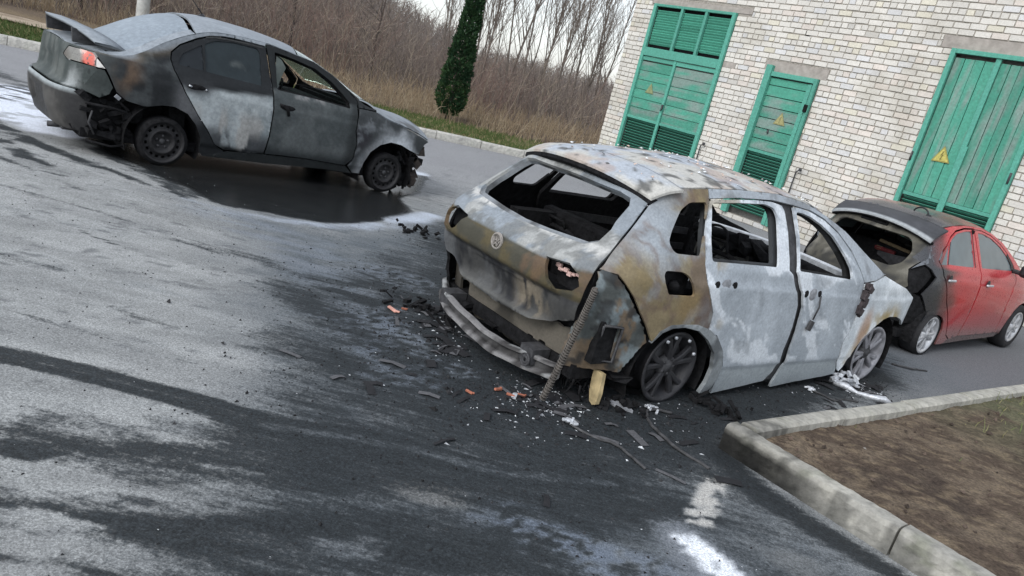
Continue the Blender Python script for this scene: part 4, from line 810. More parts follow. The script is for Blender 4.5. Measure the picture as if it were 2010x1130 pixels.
def build_hatch():
    R = empty('red_hatchback', (3.8489, 8.5302, 0), .7110)
    tag(R, 'small red hatchback with scorched black tail parked nose to the brick building', 'car')
    B = BP; RED = np.array((.46,.008,.016)); DUST = np.array((.25,.15,.145)); PINKISH = np.array((.52,.075,.085)); SOOT = np.array((.028,.029,.032))
    def f_side(P):
        x, z = P[:, 0], P[:, 2]; a = fbm(P, 5, 211); cz = .845-.045*np.clip(x, -.3, 3)
        col = np.tile(RED, (len(P), 1))*(.85+.3*a)[:, None]
        col = lerp(col, PINKISH, ss(-.01, .02, z-cz)*.75)                                            # paler above the shoulder crease
        low = 1-ss(.28, .74, z+.10*(a-.5)-.06*ss(.3, 1.8, x)); col = lerp(col, DUST, low*.52); col = lerp(col, np.array((.20,.175,.165)), (1-ss(.22, .36, z))*.55)
        t = np.abs(x-(.36+.62*(z-.35)/.5)); col = lerp(col, RED*.85, (1-ss(.03, .09, t))*ss(.30, .36, z)*(1-ss(.58, .72, z))*.9)                                   # wiped streak
        col = lerp(col, RED*.8, blob(P, (1.08, -.76, .895), (.14, .3, .05), .5)*.9)
        s = 1-ss(-.20, .30, x+.22*(a-.5)-.20*ss(.80, 1.1, z)*ss(-.4, -.1, x)+.10*(1-ss(.5, .8, z))*-1); s = np.where(z > .95, 1-ss(-.30, .04, x+.16*(a-.5)), s)
        col = lerp(col, np.array((.16,.065,.055)), np.clip(s*1.8, 0, 1)*.7); return lerp(col, SOOT*1.3, s**1.4)
    def f_roof(P):
        a = fbm(P, 4, 221); s = 1-ss(.05, .75, P[:, 0]+.5*(a-.5)+.25*P[:, 1]); col = lerp(np.tile(np.array((.34,.07,.065)), (len(P), 1)), np.array((.40,.20,.15)), blob(P, (.3, .1, 1.4), (.35, .4, .5))*.6)
        col = lerp(col, RED, ss(.52, .62, fbm(P, 7, 222))*.4); return lerp(col, lerp(np.tile(np.array((.060,.060,.065)), (len(P), 1)), np.array((.13,.055,.045)), ss(.48, .60, fbm(P, 5, 225))*ss(.0, .3, P[:, 0]))*(.6+.8*a)[:, None], s)
    def f_tail(P):
        a = fbm(P, 5, 231); b = fbm(P, 10, 232); col = lerp(np.tile(np.array((.085,.080,.065)), (len(P), 1)), np.array((.17,.16,.135)), ss(.46, .56, a)); col = lerp(col, np.array((.03,.03,.03)), ss(.52, .60, b)*.75)
        col = lerp(col, np.array((.16,.17,.185)), (1-ss(-.62, -.50, P[:, 1]))*ss(.9, 1.0, P[:, 2])); return lerp(col, np.array((.05,.055,.055)), 1-ss(.5, .66, P[:, 2]))
    rd = [(-.03,1.165),(.05,1.245),(.16,1.31),(.35,1.348),(.585,1.36),(.62,1.20),(.672,.985),(.725,.81),(.75,.55),(.74,.20),(.56,.165),(.44,.215),(.35,.33),(.22,.47),(.08,.60),(-.03,.75),(-.11,.845),(-.165,.96),(-.19,1.0),(-.12,1.09)]
    rg = rounded([(-.055,.985),(-.01,1.10),(.045,1.222),(.165,1.29),(.35,1.325),(.515,1.338),(.545,.985)], .03)
    qg = [(-.165,.972),(-.068,.977),(-.025,1.115),(.022,1.20),(-.035,1.14)]
    fd = [(.605,1.36),(.80,1.358),(1.06,1.322),(1.32,1.245),(1.50,1.165),(1.66,1.06),(1.72,.985),(1.74,.90),(1.73,.55),(1.80,.22),(1.2,.205),(.76,.20),(.77,.55),(.745,.81),(.69,.985),(.64,1.20)]
    fg = rounded([(.685,1.332),(.85,1.328),(1.06,1.295),(1.30,1.222),(1.48,1.14),(1.62,1.035),(1.64,.985),(.735,.985)], .025)
    q = [(-.62,1.12),(-.50,1.02),(-.40,.955),(-.30,.908),(-.245,.84),(-.37,.645),(-.20,.455),(-.225,.34),(-.17,.40),(-.08,.445),(.04,.45),(.13,.425),(.205,.375),(.27,.28),(.31,.10),(.44,.10),(.55,.16),(.43,.212),(.34,.328),(.21,.468),(.07,.598),(-.04,.748),(-.12,.843),(-.175,.958),(-.20,1.0),(-.13,1.095),(-.04,1.17),(.04,1.252),(.155,1.318),(.35,1.357),(.59,1.368),(.59,1.384),(.4,1.385),(.1,1.355),(-.1,1.305),(-.24,1.262),(-.24,1.16),(-.34,1.10),(-.42,1.02)]
    q = [(-.44,.975),(-.30,.908),(-.245,.84),(-.37,.645),(-.20,.455),(-.225,.34),(-.17,.40),(-.08,.445),(.04,.45),(.13,.425),(.205,.375),(.27,.28),(.31,.10),(.44,.10),(.55,.16),(.43,.212),(.34,.328),(.21,.468),(.07,.598),(-.04,.748),(-.12,.843),(-.175,.958),(-.20,1.0),(-.13,1.095),(-.04,1.17),(.04,1.252),(.155,1.318),(.35,1.357),(.59,1.368),(.59,1.384),(.4,1.385),(.1,1.355),(-.1,1.305),(-.20,1.273),(-.22,1.20),(-.30,1.12)]
    crease = lambda Q: -.010*ss(-.004, .012, Q[:, 2]-(.845-.045*np.clip(Q[:, 0], -.3, 3)))*(1-ss(.03, .09, Q[:, 2]-(.845-.045*np.clip(Q[:, 0], -.3, 3))))
    for side in (-1, 1):
        kw = dict(side=side)
        panel('rear_quarter_panel', R, B, 'S', q, PAINT, f_side, dent=crease, gap=.003, **kw)
        dr = panel('rear_door', R, B, 'S', rd, PAINT, f_side, [rg, qg], dent=crease, **kw)
        panel('window', dr, B, 'S', shrink(rg, -.006), SKYGLASS, lambda P: P*0+.2, off=.008, th=.004, gap=0, **kw); panel('window', dr, B, 'S', shrink(qg, -.006), SKYGLASS, lambda P: P*0+.2, off=.008, th=.004, gap=0, **kw)
        panel('window_trim', dr, B, 'S', [(-.055,1.0),(-.068,.98),(-.052,.98),(-.008,1.10),(.03,1.20),(.02,1.20)], BLACKPLASTIC, lambda P: P*0, off=-.002, th=.006, gap=0, res=.02, **kw)
        panel('window_trim', dr, B, 'S', [(.552,.985),(.568,.985),(.537,1.342),(.521,1.340)], BLACKPLASTIC, lambda P: P*0, off=-.002, th=.006, gap=0, res=.02, **kw)
        df = panel('front_door', R, B, 'S', fd, PAINT, f_side, [fg], dent=crease, **kw); panel('window', df, B, 'S', shrink(fg, -.006), SKYGLASS, lambda P: P*0+.2, off=.008, th=.004, gap=0, **kw)
        panel('window_trim', df, B, 'S', [(1.60,.988),(1.70,.985),(1.66,1.055),(1.50,1.16),(1.48,1.14),(1.60,1.04)], BLACKPLASTIC, lambda P: P*0, off=-.003, th=.006, gap=0, res=.02, **kw)
        for d_, x0, z0 in ((dr, -.02, .838), (df, .93, .815)):
            y = side*float(B.Y(x0, z0)); m = MB(); m.box((x0, y+side*.022, z0), (.17, .022, .024), bev=.008); m.build('handle', MELTALU, d_)
            m = MB(); m.lathe([(0, side*.004), (.034, side*.004), (.042, side*-.002)], 16, 'y', (x0+.0, y+side*.001, z0+.012)); m.build('handle_recess', BLACKPLASTIC, d_)
        m = MB(); m.box((1.62, side*.90, 1.02), (.11, .17, .14), bev=.035); m.box((1.63, side*.79, .99), (.06, .12, .05), bev=.015); m.build('wing_mirror', BLACKPLASTIC, R)
        panel('front_fender', R, B, 'S', [(2.15,.92),(1.74,.985),(1.75,.90),(1.74,.55),(1.81,.22),(1.98,.20),(2.02,.36),(2.11,.50),(2.24,.57),(2.4,.59),(2.55,.55),(2.66,.46),(2.8,.44),(2.83,.55),(2.8,.73),(2.5,.835),(2.2,.905)], PAINT, f_side, dent=crease, **kw)
        panel('roof_rail', R, B, 'S', [(.60,1.383),(.60,1.366),(.80,1.364),(1.06,1.328),(1.32,1.252),(1.50,1.172),(1.67,1.065),(1.74,.99),(2.16,.925),(2.05,.955),(1.95,1.0),(1.7,1.13),(1.4,1.265),(1.1,1.345),(.8,1.384)], PAINT, f_side, gap=0, **kw)
        panel('sill', R, B, 'S', [(.32,.09),(.45,.10),(.56,.16),(.74,.193),(1.2,.20),(1.85,.215),(2.0,.20),(1.9,.16),(1.0,.13)], PAINT, lambda P: np.tile(np.array((.12,.085,.08)), (len(P), 1)), off=.012, gap=0, **kw)
        panel('lamp_socket', R, B, 'S', [(-.52,.94),(-.44,.955),(-.30,.905),(-.25,.84),(-.37,.65),(-.50,.62),(-.54,.75)], CHAR, lambda P: P*0, off=.05, gap=0, side=side)
        panel('rear_bumper', R, B, 'S', [(-.52,.66),(-.37,.62),(-.20,.452),(-.28,.345),(-.40,.31),(-.54,.33)], CHAR, lambda P: P*0, off=.015, gap=0, side=side, dent=lambda Q: .02*(fbm(Q, 9, 241)-.5))
        wheel_housing(R, -.03, .24, side*.75, side*.42, .30); wheel_housing(R, 2.36, .29, side*.75, side*.42, .31)
    tail = [(-.595,1.0),(-.53,.86),(-.60,.70),(-.55,.62),(.55,.62),(.60,.70),(.53,.86),(.595,1.0),(.56,1.10),(.51,1.18),(.3,1.235),(0,1.25),(-.3,1.235),(-.51,1.18),(-.56,1.10)]
    tg = panel('tailgate', R, B, 'R', tail, BURNT, f_tail, [rounded([(-.36,.835),(.36,.835),(.45,.90),(.465,1.03),(.41,1.125),(.35,1.155),(-.35,1.155),(-.41,1.125),(-.465,1.03),(-.45,.90)], .04)], dent=lambda Q: .012*(fbm(Q, 5, 242)-.5))
    panel('tail_skirt', R, B, 'R', [(-.56,.62),(.56,.62),(.62,.36),(.5,.28),(-.5,.28),(-.62,.36)], CHAR, lambda P: P*0, off=.03, gap=0, dent=lambda Q: .03*(fbm(Q, 7, 243)-.5))
    for s in (-1, 1): panel('tail_corner', R, B, 'R', [(s*.60,1.0),(s*.545,.87),(s*.62,.95),(s*.66,1.02),(s*.60,1.15),(s*.555,1.205),(s*.51,1.195),(s*.565,1.10)], SOOTY, lambda P: np.tile(np.array((.13,.14,.155)), (len(P), 1)), gap=0)
    spoiler(R, B, -.085, lambda v: -.41+.08*np.abs(v)**2.6, lambda u: .565+.02*u, lambda v: 1.268-.098*np.abs(v)**2.2, SOOTY, lambda P: lerp(np.tile(np.array((.060,.062,.068)), (len(P), 1)), np.array((.34,.36,.37)), (1-ss(-.385, -.36, P[:, 0]-.08*np.abs(P[:, 1]/.57)**2.6))*.9)*(.7+.6*fbm(P, 8, 244))[:, None], .028)
    m = MB(); m.box((-.352, .05, 1.207), (.03, .30, .022), Matrix.Rotation(-.5, 3, 'Y')); m.build('brake_light_slot', CHAR, R)
    panel('roof_panel', R, B, 'T', [(-.06,.985),(-.085,.5),(-.09,0),(-.085,-.5),(-.06,-.985),(.1,-.999),(.4,-.999),(.8,-.999),(1.1,-.999),(1.20,-.97),(1.27,-.5),(1.28,0),(1.27,.5),(1.20,.97),(1.1,.999),(.8,.999),(.4,.999),(.1,.999)], PAINT, f_roof, gap=.001)
    panel('windscreen', R, B, 'T', [(1.22,-.95),(1.4,-.93),(1.7,-.92),(1.95,-.9),(2.1,-.5),(2.15,0),(2.1,.5),(1.95,.9),(1.7,.92),(1.4,.93),(1.22,.95),(1.28,.5),(1.30,0),(1.28,-.5)], SKYGLASS, lambda P: P*0+.2, th=.005, off=.004)
    panel('bonnet', R, B, 'T', [(2.05,-.985),(2.5,-.99),(2.78,-.99),(2.86,-.5),(2.88,0),(2.86,.5),(2.78,.99),(2.5,.99),(2.05,.985),(2.14,.5),(2.18,0),(2.14,-.5)], PAINT, f_side, gap=.003)
    panel('front_bumper', R, B, 'F', [(-.72,.60),(.72,.60),(.72,.22),(-.72,.22)], PAINT, f_side, gap=0)
    m = MB(); zr = float(B.T(.02, -.25)); pts = [Vector((-.06+.02*math.cos(t), -.16-.17*(1-math.cos(t))/2-.0, zr+.012+.055*math.sin(t))) for t in np.linspace(0, math.pi, 12)]; m.tube(pts, .009, 6); m.lathe([(0, .02), (.02, .018), (.035, 0)], 10, 'z', (-.08, -.34, zr)); m.build('bent_aerial', BLACKPLASTIC, R)
    underbody(R, (-.45, 2.7), .16, .24, .64)
    m = MB(); m.box((-.12, 0, .52), (.5, 1.15, .10)); m.box((.22, 0, .76), (.12, 1.15, .40), bev=.04); m.box((1.6, 0, .72), (.4, 1.25, .34), bev=.06); m.build('cabin_remains', CHAR, R)
    for y in (-.34, .34): seat_frame(R, .95, y, .30, h=.5)
    m = MB(); m.box((.13, -.06, .97), (.03, .42, .035), Matrix.Rotation(.08, 3, 'X'), bev=.008); m.box((.12, .12, .90), (.05, .10, .05), bev=.02); m.build('scorched_seat_bar', mat_plain('scorched_tan', (.16, .12, .07), rough=.8, var=.5, scale=25), R)
    m = MB(); m.box((.12, .05, .90), (.05, .24, .045), bev=.015); m.build('red_seat_scrap', mat_plain('scorched_red', (.12, .015, .018), rough=.8, var=.5, scale=25), R)
    m = MB(); m.tube([(.55, -.58, 1.33), (.55, 0, 1.38), (.55, .58, 1.33)], .025, 6); m.build('roof_bow', CHAR, R)
    for x, zc, Rr, ty in ((-.03, .225, .205, .028), (2.36, .285, .195, .09)):
        for s in (-1, 1): alloy_wheel('wheel', R, (x, s*.775, zc), s, Rr, 5, ALLOY, yaw=.4*s+x, spread=.2, tyre=ty, flat=1 if x < 0 else 0, dish=.012)
    return R

# ------------------------------------------------------------------ ground: one sheet of stained asphalt
SH, SX, SY = math.radians(45.5), -4.31, 8.11
def ground_z(x, y):
    dx, dy = x-SX, y-SY; xl = dx*math.cos(SH)+dy*math.sin(SH); yl = -dx*math.sin(SH)+dy*math.cos(SH)
    d = np.sqrt((np.maximum(np.abs(xl-1.3)-2.0, 0))**2+np.maximum(np.abs(yl)-1.0, 0)**2)
    return (.045-.027*np.clip(xl, -1.5, 4.2))*(1-ss(0, 2.2, d))

def poly_mask(P, poly, soft, warp=0, seed=1, ws=1.2):
    Q = P[:, :2]
    if warp:
        Q = Q + warp*np.stack([fbm(P, ws, seed)-.5, fbm(P, ws, seed+5)-.5], 1)*2
    lo, hi = np.array(poly).min(0)-soft, np.array(poly).max(0)+soft; k = ((Q > lo) & (Q < hi)).all(1); r = np.zeros(len(P))
    if k.any():
        q = Q[k]; d = dist_edges(q, poly); d = np.where(inpoly(q, poly), -d, d); r[k] = 1-ss(-soft, soft, d)
    return r

def stroke(P, pts, w, soft=.5, warp=.03, seed=2, ws=2.5):
    Q = P[:, :2]+warp*np.stack([fbm(P, ws, seed)-.5, fbm(P, ws, seed+5)-.5], 1)*2; W = np.array(w if hasattr(w, '__len__') else [w]*len(pts), float); d = np.full(len(P), 9.)
    lo, hi = np.array(pts).min(0)-2*W.max(), np.array(pts).max(0)+2*W.max(); k = ((Q > lo) & (Q < hi)).all(1); q = Q[k]; dd = np.full(len(q), 9.)
    for i in range(len(pts)-1):
        a = np.array(pts[i]); b = np.array(pts[i+1]); ab = b-a; t = np.clip(((q-a)@ab)/(ab@ab), 0, 1); dd = np.minimum(dd, np.linalg.norm(q-(a+t[:, None]*ab), axis=1)/(W[i]+(W[i+1]-W[i])*t))
    d[k] = dd; return 1-ss(1-soft, 1+soft, d)

def ground_stain(P):
    x, y = P[:, 0], P[:, 1]; P2 = np.stack([x, y, x*0], 1); N = len(P)
    ta = math.radians(8); along = x*math.cos(ta)+y*math.sin(ta); acr = -x*math.sin(ta)+y*math.cos(ta); PA = np.stack([along*.22, acr, x*0], 1)      # drag direction
    a = fbm(P2, .9, 301); b = fbm(PA, 3.0, 302); c = fbm(P2, 6, 303, 3); e = fbm(PA, 9, 304, 3)
    f1 = fbm(PA, 17, 307, 3); f2 = fbm(PA*np.array((1.6, 1, 1)), 30, 308, 2)
    col = np.tile(np.array((.285,.292,.288)), (N, 1))*(.50+.30*b+.24*c+.46*f1)[:, None]
    col = lerp(col, np.array((.15,.16,.165)), ss(.52, .70, b*.6+.4*f1)*.55); col = lerp(col, np.array((.34,.345,.34)), ss(.54, .70, fbm(PA, 2, 306))*.45); col = lerp(col, np.array((.09,.095,.10)), ss(.60, .70, f1*.5+.5*f2)*.7); col = lerp(col, np.array((.17,.175,.175)), ss(.50, .64, fbm(PA, 5, 309, 3))*.45)
    far = ss(9, 14, y-.2*x); col = lerp(col, np.array((.235,.235,.245)), far*.8); col = lerp(col, np.array((.14,.145,.155)), ss(2.6, 4.4, x)*(1-far))                   # cleaner asphalt further off
    wet = np.zeros(N); D = np.zeros(N)
    def put(m, cc, w=None):          # a light or coloured deposit: covers the soot
        nonlocal col, wet, D
        m = np.clip(m, 0, 1); col = lerp(col, np.array(cc), m); D = D*(1-m)
        if w is not None: wet = wet*(1-m)+w*m
    def soot(m, w=None):             # black deposit; its ragged edge is made in the material
        nonlocal D, wet
        m = np.clip(m, 0, 1); D = 1-(1-D)*(1-m)
        if w is not None: wet = wet*(1-m)+w*m
    film = poly_mask(P2, [(-1.2,8.3),(-1.6,7.2),(-2.3,6.5),(-2.1,5.9),(-1.85,5.2),(-1.6,4.5),(-1.3,3.8),(-1.05,3.1),(-1.0,2.5),(-.8,1.4),(1.5,1.4),(2.4,2.4),(1.8,3.5),(1.5,4.2),(2.5,5.4),(3.2,6.1),(3.9,6.9),(4.2,7.6),(3.6,8.6),(1.0,8.9),(-.6,8.6)], .45, .40, 317, 1.1)
    put(film*(.78+.5*(c-.4)), (.098,.112,.124))
    wide = poly_mask(P2, [(-1.1,8.6),(-1.05,6.6),(-1.40,5.6),(-1.35,4.7),(-1.15,3.9),(-1.02,3.2),(-.98,2.6),(-.85,2.0),(-.6,1.4),(1.4,1.4),(2.2,2.6),(1.7,3.6),(1.45,4.28),(2.37,5.36),(3.0,6.0),(3.7,6.8),(4.1,7.6),(3.6,8.6),(2.0,8.8),(.4,8.8)], .42, .35, 311, 1.1)
    soot(film*.25); soot(wide*(.26+.24*ss(.35, .6, a)+.35*(f1-.35)+.25*(b-.5)))
    soot(poly_mask(P2, [(-.9,7.4),(-1.0,6.3),(-1.15,5.4),(-1.0,4.6),(-.75,4.0),(-.3,3.7),(.5,3.5),(1.2,3.7),(1.5,4.3),(2.6,5.5),(3.5,6.6),(3.2,7.8),(1.2,7.8)], .40, .35, 316, 1.3)*(.30+.35*(c-.3)+.2*f1), .10)
    core = poly_mask(P2, [(-.55,6.6),(-.60,5.6),(-.52,5.0),(-.12,4.30),(.4,3.95),(1.0,4.05),(1.45,4.5),(2.6,5.75),(3.4,6.6),(2.9,7.6),(1.5,7.4),(.2,6.8)], .25, .25, 313, 2); soot(core*.85, .12)
    soot(poly_mask(P2, [(.6,5.2),(2.7,7.05),(1.7,8.2),(-.6,6.2)], .25)); soot(poly_mask(P2, [(3.2,7.7),(3.7,7.9),(4.1,8.3),(3.3,9.3),(2.7,8.6)], .3, .15)*.9)
    for q, r, s in (((-.85,4.75),(.40,.50),.55), ((-.45,4.25),(.55,.45),.5), ((.35,2.85),(.36,.22),.8), ((.75,2.75),(.35,.22),.6), ((-.9,5.9),(.5,.35),.4)):      # bluish ash film
        d = np.hypot((x-q[0])/r[0], (y-q[1])/r[1])+.8*(c-.5)+.6*(e-.5); put((1-ss(.4, 1.1, d))*s*ss(.40, .54, fbm(P2, 26, 314, 2)), (.13,.155,.195))
    d = np.hypot((x+.12)/.24, (y-2.93)/.12)+.9*(e-.5); put((1-ss(.45, 1.0, d))*.55, (.155,.15,.14)); d = np.abs(np.hypot((x+.36)/.12, (y-2.46)/.07)-1); put((1-ss(.05, .25, d))*.35, (.15,.155,.16))
    for pts, w, s in (([(-1.6,5.0),(-.9,4.6),(-.2,4.0),(.6,3.6)],.16,.4), ([(-1.3,4.2),(-.6,3.9),(.2,3.5),(.9,3.3)],.14,.4), ([(-1.0,3.0),(-.3,3.05),(.5,3.1),(1.1,3.3)],.16,.5), ([(-.9,2.3),(-.2,2.65),(.5,2.8)],.12,.4)): soot(stroke(P2, pts, w, .8, .08, 319, 3)*s)
    t1 = [(-3.2,3.05),(-2.34,3.17),(-1.88,3.21),(-1.51,3.21),(-1.21,3.19),(-.95,3.15),(-.55,3.25),(-.18,3.27),(.2,3.27),(.71,3.43)]
    soot(stroke(P2, t1, .086, .25, .012, 321)*.97); put(stroke(P2, t1, .034, .6, .012, 321)*.22, (.10,.108,.112)); put(stroke(P2, t1[5:], [.03,.06,.07,.07,.05], .8, .03, 322)*.22, (.085,.10,.12)); 
    D = np.maximum(D, .07); soot(poly_mask(P2, [(-2.8,2.85),(-1.9,2.95),(-1.0,3.0),(-.8,1.9),(-2.4,1.5)], .25, .2, 329, 1.5)*(.10+.42*ss(.42, .62, b*.5+f1*.5)))
    t2 = [(-2.6,2.5),(-1.82,2.60),(-1.62,2.63),(-1.35,2.69),(-1.02,2.75),(-.65,2.83),(-.24,2.95)]; soot(stroke(P2, t2, .075, .8, .05, 323, 4)*(.10+.55*ss(.42, .6, e))); soot(stroke(P2, t2[1:4], .035, .7, .05, 326, 6)*ss(.46, .56, c)*.6)
    soot(stroke(P2, [(-2.3,2.44),(-1.9,2.50),(-1.5,2.52)], .05, .7, .06, 327, 7)*ss(.42, .52, c))
    t3 = [(-2.2,2.0),(-1.51,2.2),(-1.25,2.22),(-.92,2.27),(-.68,2.36),(-.33,2.48),(.05,2.56),(.45,2.66)]; soot(stroke(P2, t3, [.05,.06,.07,.08,.10,.11,.10,.08], .6, .03, 324)*(.12+.7*ss(.42, .6, e))); put(stroke(P2, [(-.75,2.33),(-.55,2.39),(-.33,2.46)], .05, .8)*.3, (.12,.127,.135)); soot(stroke(P2, [(-.85,2.40),(-.6,2.46),(-.4,2.52)], .025, .6)*.8)
    soot(stroke(P2, [(-1.9,1.95),(-.9,2.07),(-.3,2.2),(.2,2.2)], .07, .8, .06, 325, 4)*(.10+.6*ss(.42, .58, e)))
    for pts, w, s in (([(-5.29,7.40),(-4.46,6.92),(-3.92,6.81),(-3.26,6.6)],.06,.85), ([(-4.9,6.85),(-4.4,6.45),(-3.95,6.28)],.09,.9), ([(-5.8,7.0),(-4.7,6.3),(-3.6,6.0)],.04,.65), ([(-3.34,5.21),(-3.02,5.13),(-2.74,5.03)],.022,.75), ([(-3.28,6.78),(-2.77,6.41)],.05,.9), ([(-3.4,4.32),(-3.07,4.33),(-2.69,4.34)],.04,.55), ([(-6.8,8.9),(-6.0,7.9),(-5.0,7.1),(-4.0,6.8)],.10,.75), ([(-2.2,4.0),(-1.6,3.9),(-1.1,3.95)],.035,.5), ([(-7.5,9.8),(-7.0,9.0),(-6.4,8.4)],.15,.85), ([(-9,11.5),(-7.6,10.6),(-6.9,10.2)],.2,.6), ([(-2.6,5.5),(-1.9,5.5),(-1.3,5.3),(-.7,5.1)],.08,.5), ([(-3.9,5.6),(-3.0,5.6),(-2.2,5.4)],.03,.5), ([(-2.9,3.7),(-2.2,3.6),(-1.5,3.55)],.03,.45), ([(-5.0,7.9),(-4.0,7.2),(-3.0,6.75)],.10,.7)):
        soot(stroke(P2, pts, w, .7, .06, 331, 4)*(.35+.65*ss(.36, .54, e*.5+c*.5))*s)
    # wet ground round the saloon, foam and water reflections painted at its edge
    pud = poly_mask(P2, [(-5.3,8.0),(-4.99,8.0),(-4.37,7.5),(-3.94,7.3),(-3.47,7.05),(-2.9,6.72),(-2.58,6.80),(-2.23,6.90),(-1.89,7.06),(-1.59,7.45),(-1.34,8.04),(-1.31,8.6),(-1.6,9.3),(-1.5,10.2),(-1.7,11.6),(-3.3,11.0),(-5.2,9.6)], .08, .10, 341, 2.2)
    put(stroke(P2, [(-4.15,9.35),(-3.2,9.9),(-2.4,10.9),(-1.9,11.6)], .22, .5, .08, 347, 4), (.60,.64,.70), .6)
    soot(pud, .86); far_foam = stroke(P2, [(-4.4,9.5),(-3.3,10.2),(-2.5,11.0)], .30, .6, .12, 348, 3)*ss(.36, .52, c*.6+e*.4); put(far_foam*.9, (.62,.66,.72), .6)
    fl = [(-3.0,6.58),(-2.75,6.56),(-2.5,6.56),(-2.18,6.78),(-1.86,6.98),(-1.61,7.24),(-1.40,7.67),(-1.20,8.35),(-1.13,8.75)]
    put(stroke(P2, fl, [.03,.06,.07,.06,.07,.09,.12,.15,.12], .7, .05, 343, 4)*(.25+.75*ss(.38, .60, e*.5+c*.5))*.75, (.36,.40,.46), .5); put(stroke(P2, [(-1.45,7.9),(-1.25,8.4),(-1.15,8.75)], [.10,.14,.10], .6, .04, 344)*.6, (.50,.55,.63), .5)
    put(stroke(P2, [(-2.9,6.4),(-2.3,6.35),(-1.7,6.2),(-1.2,5.9)], .16, .8, .12, 345, 3)*.40*ss(.4, .6, e), (.20,.23,.27)); put(stroke(P2, [(-2.3,6.2),(-1.6,5.7),(-1.1,5.2)], .22, .8, .12, 346, 3)*.35*ss(.4, .6, e), (.19,.215,.255))
    ft = poly_mask(P2, [(-7.6,9.6),(-6.9,10.2),(-6.3,9.9),(-5.7,9.1),(-5.0,8.6),(-4.75,8.0),(-4.78,7.60),(-5.05,7.45),(-5.61,7.75),(-6.6,8.6),(-7.6,9.2)], .14, .12, 351, 3); put(ft*(.35+.9*ss(.3, .5, c)), (.70,.74,.82), .6); soot(ft*ss(.54, .62, e)*.8*ss(-5.9, -6.5, x))  # bright patch: foam and sky mirrored in water, both put into the colour
    # paint patch, white foam and the damp strip along the kerb
    put(poly_mask(P2, [(1.25,3.80),(1.375,3.80),(1.19,3.25),(1.04,3.25)], .02, .02, 361, 9)*ss(.30, .46, fbm(P2, 24, 362, 3)), (.42,.41,.385)); soot(poly_mask(P2, [(1.24,3.70),(1.34,3.70),(1.33,3.83),(1.25,3.83)], .03, .03, 366, 9)*.7)
    put(poly_mask(P2, [(.90,3.16),(1.05,3.26),(1.15,3.14),(1.28,2.98),(1.33,2.7),(1.0,2.6),(.93,2.9)], .07, .05, 363, 5)*.6, (.17,.185,.21), .3)
    put(poly_mask(P2, [(.98,3.11),(1.09,3.16),(1.22,3.0),(1.27,2.82),(1.12,2.78),(1.05,2.98)], .025, .05, 364, 7)*ss(.28, .42, fbm(P2, 20, 365, 3)), (.74,.77,.81), .4)
    soot(stroke(P2, [(1.36,4.2),(1.50,3.80),(1.73,3.55),(2.06,3.27),(2.5,2.8)], [.10,.10,.10,.09,.09], .6, .03, 371)*.8, .35); d = np.hypot((x-1.55)/.22, (y-3.1)/.16)+.8*(c-.5); put((1-ss(.4, 1.1, d))*.35, (.15,.148,.14))
    return np.concatenate([col, D[:, None], wet[:, None]], 1)

def axis(fine0, fine1, step, lo, hi):
    f = np.arange(fine0, fine1+step*.5, step); a = []; s = step; v = fine0
    while v > lo: s *= 1.18; v -= s; a.append(max(v, lo))
    b = []; s = step; v = f[-1]
    while v < hi: s *= 1.18; v += s; b.append(min(v, hi))
    return np.concatenate([a[::-1], f, b])

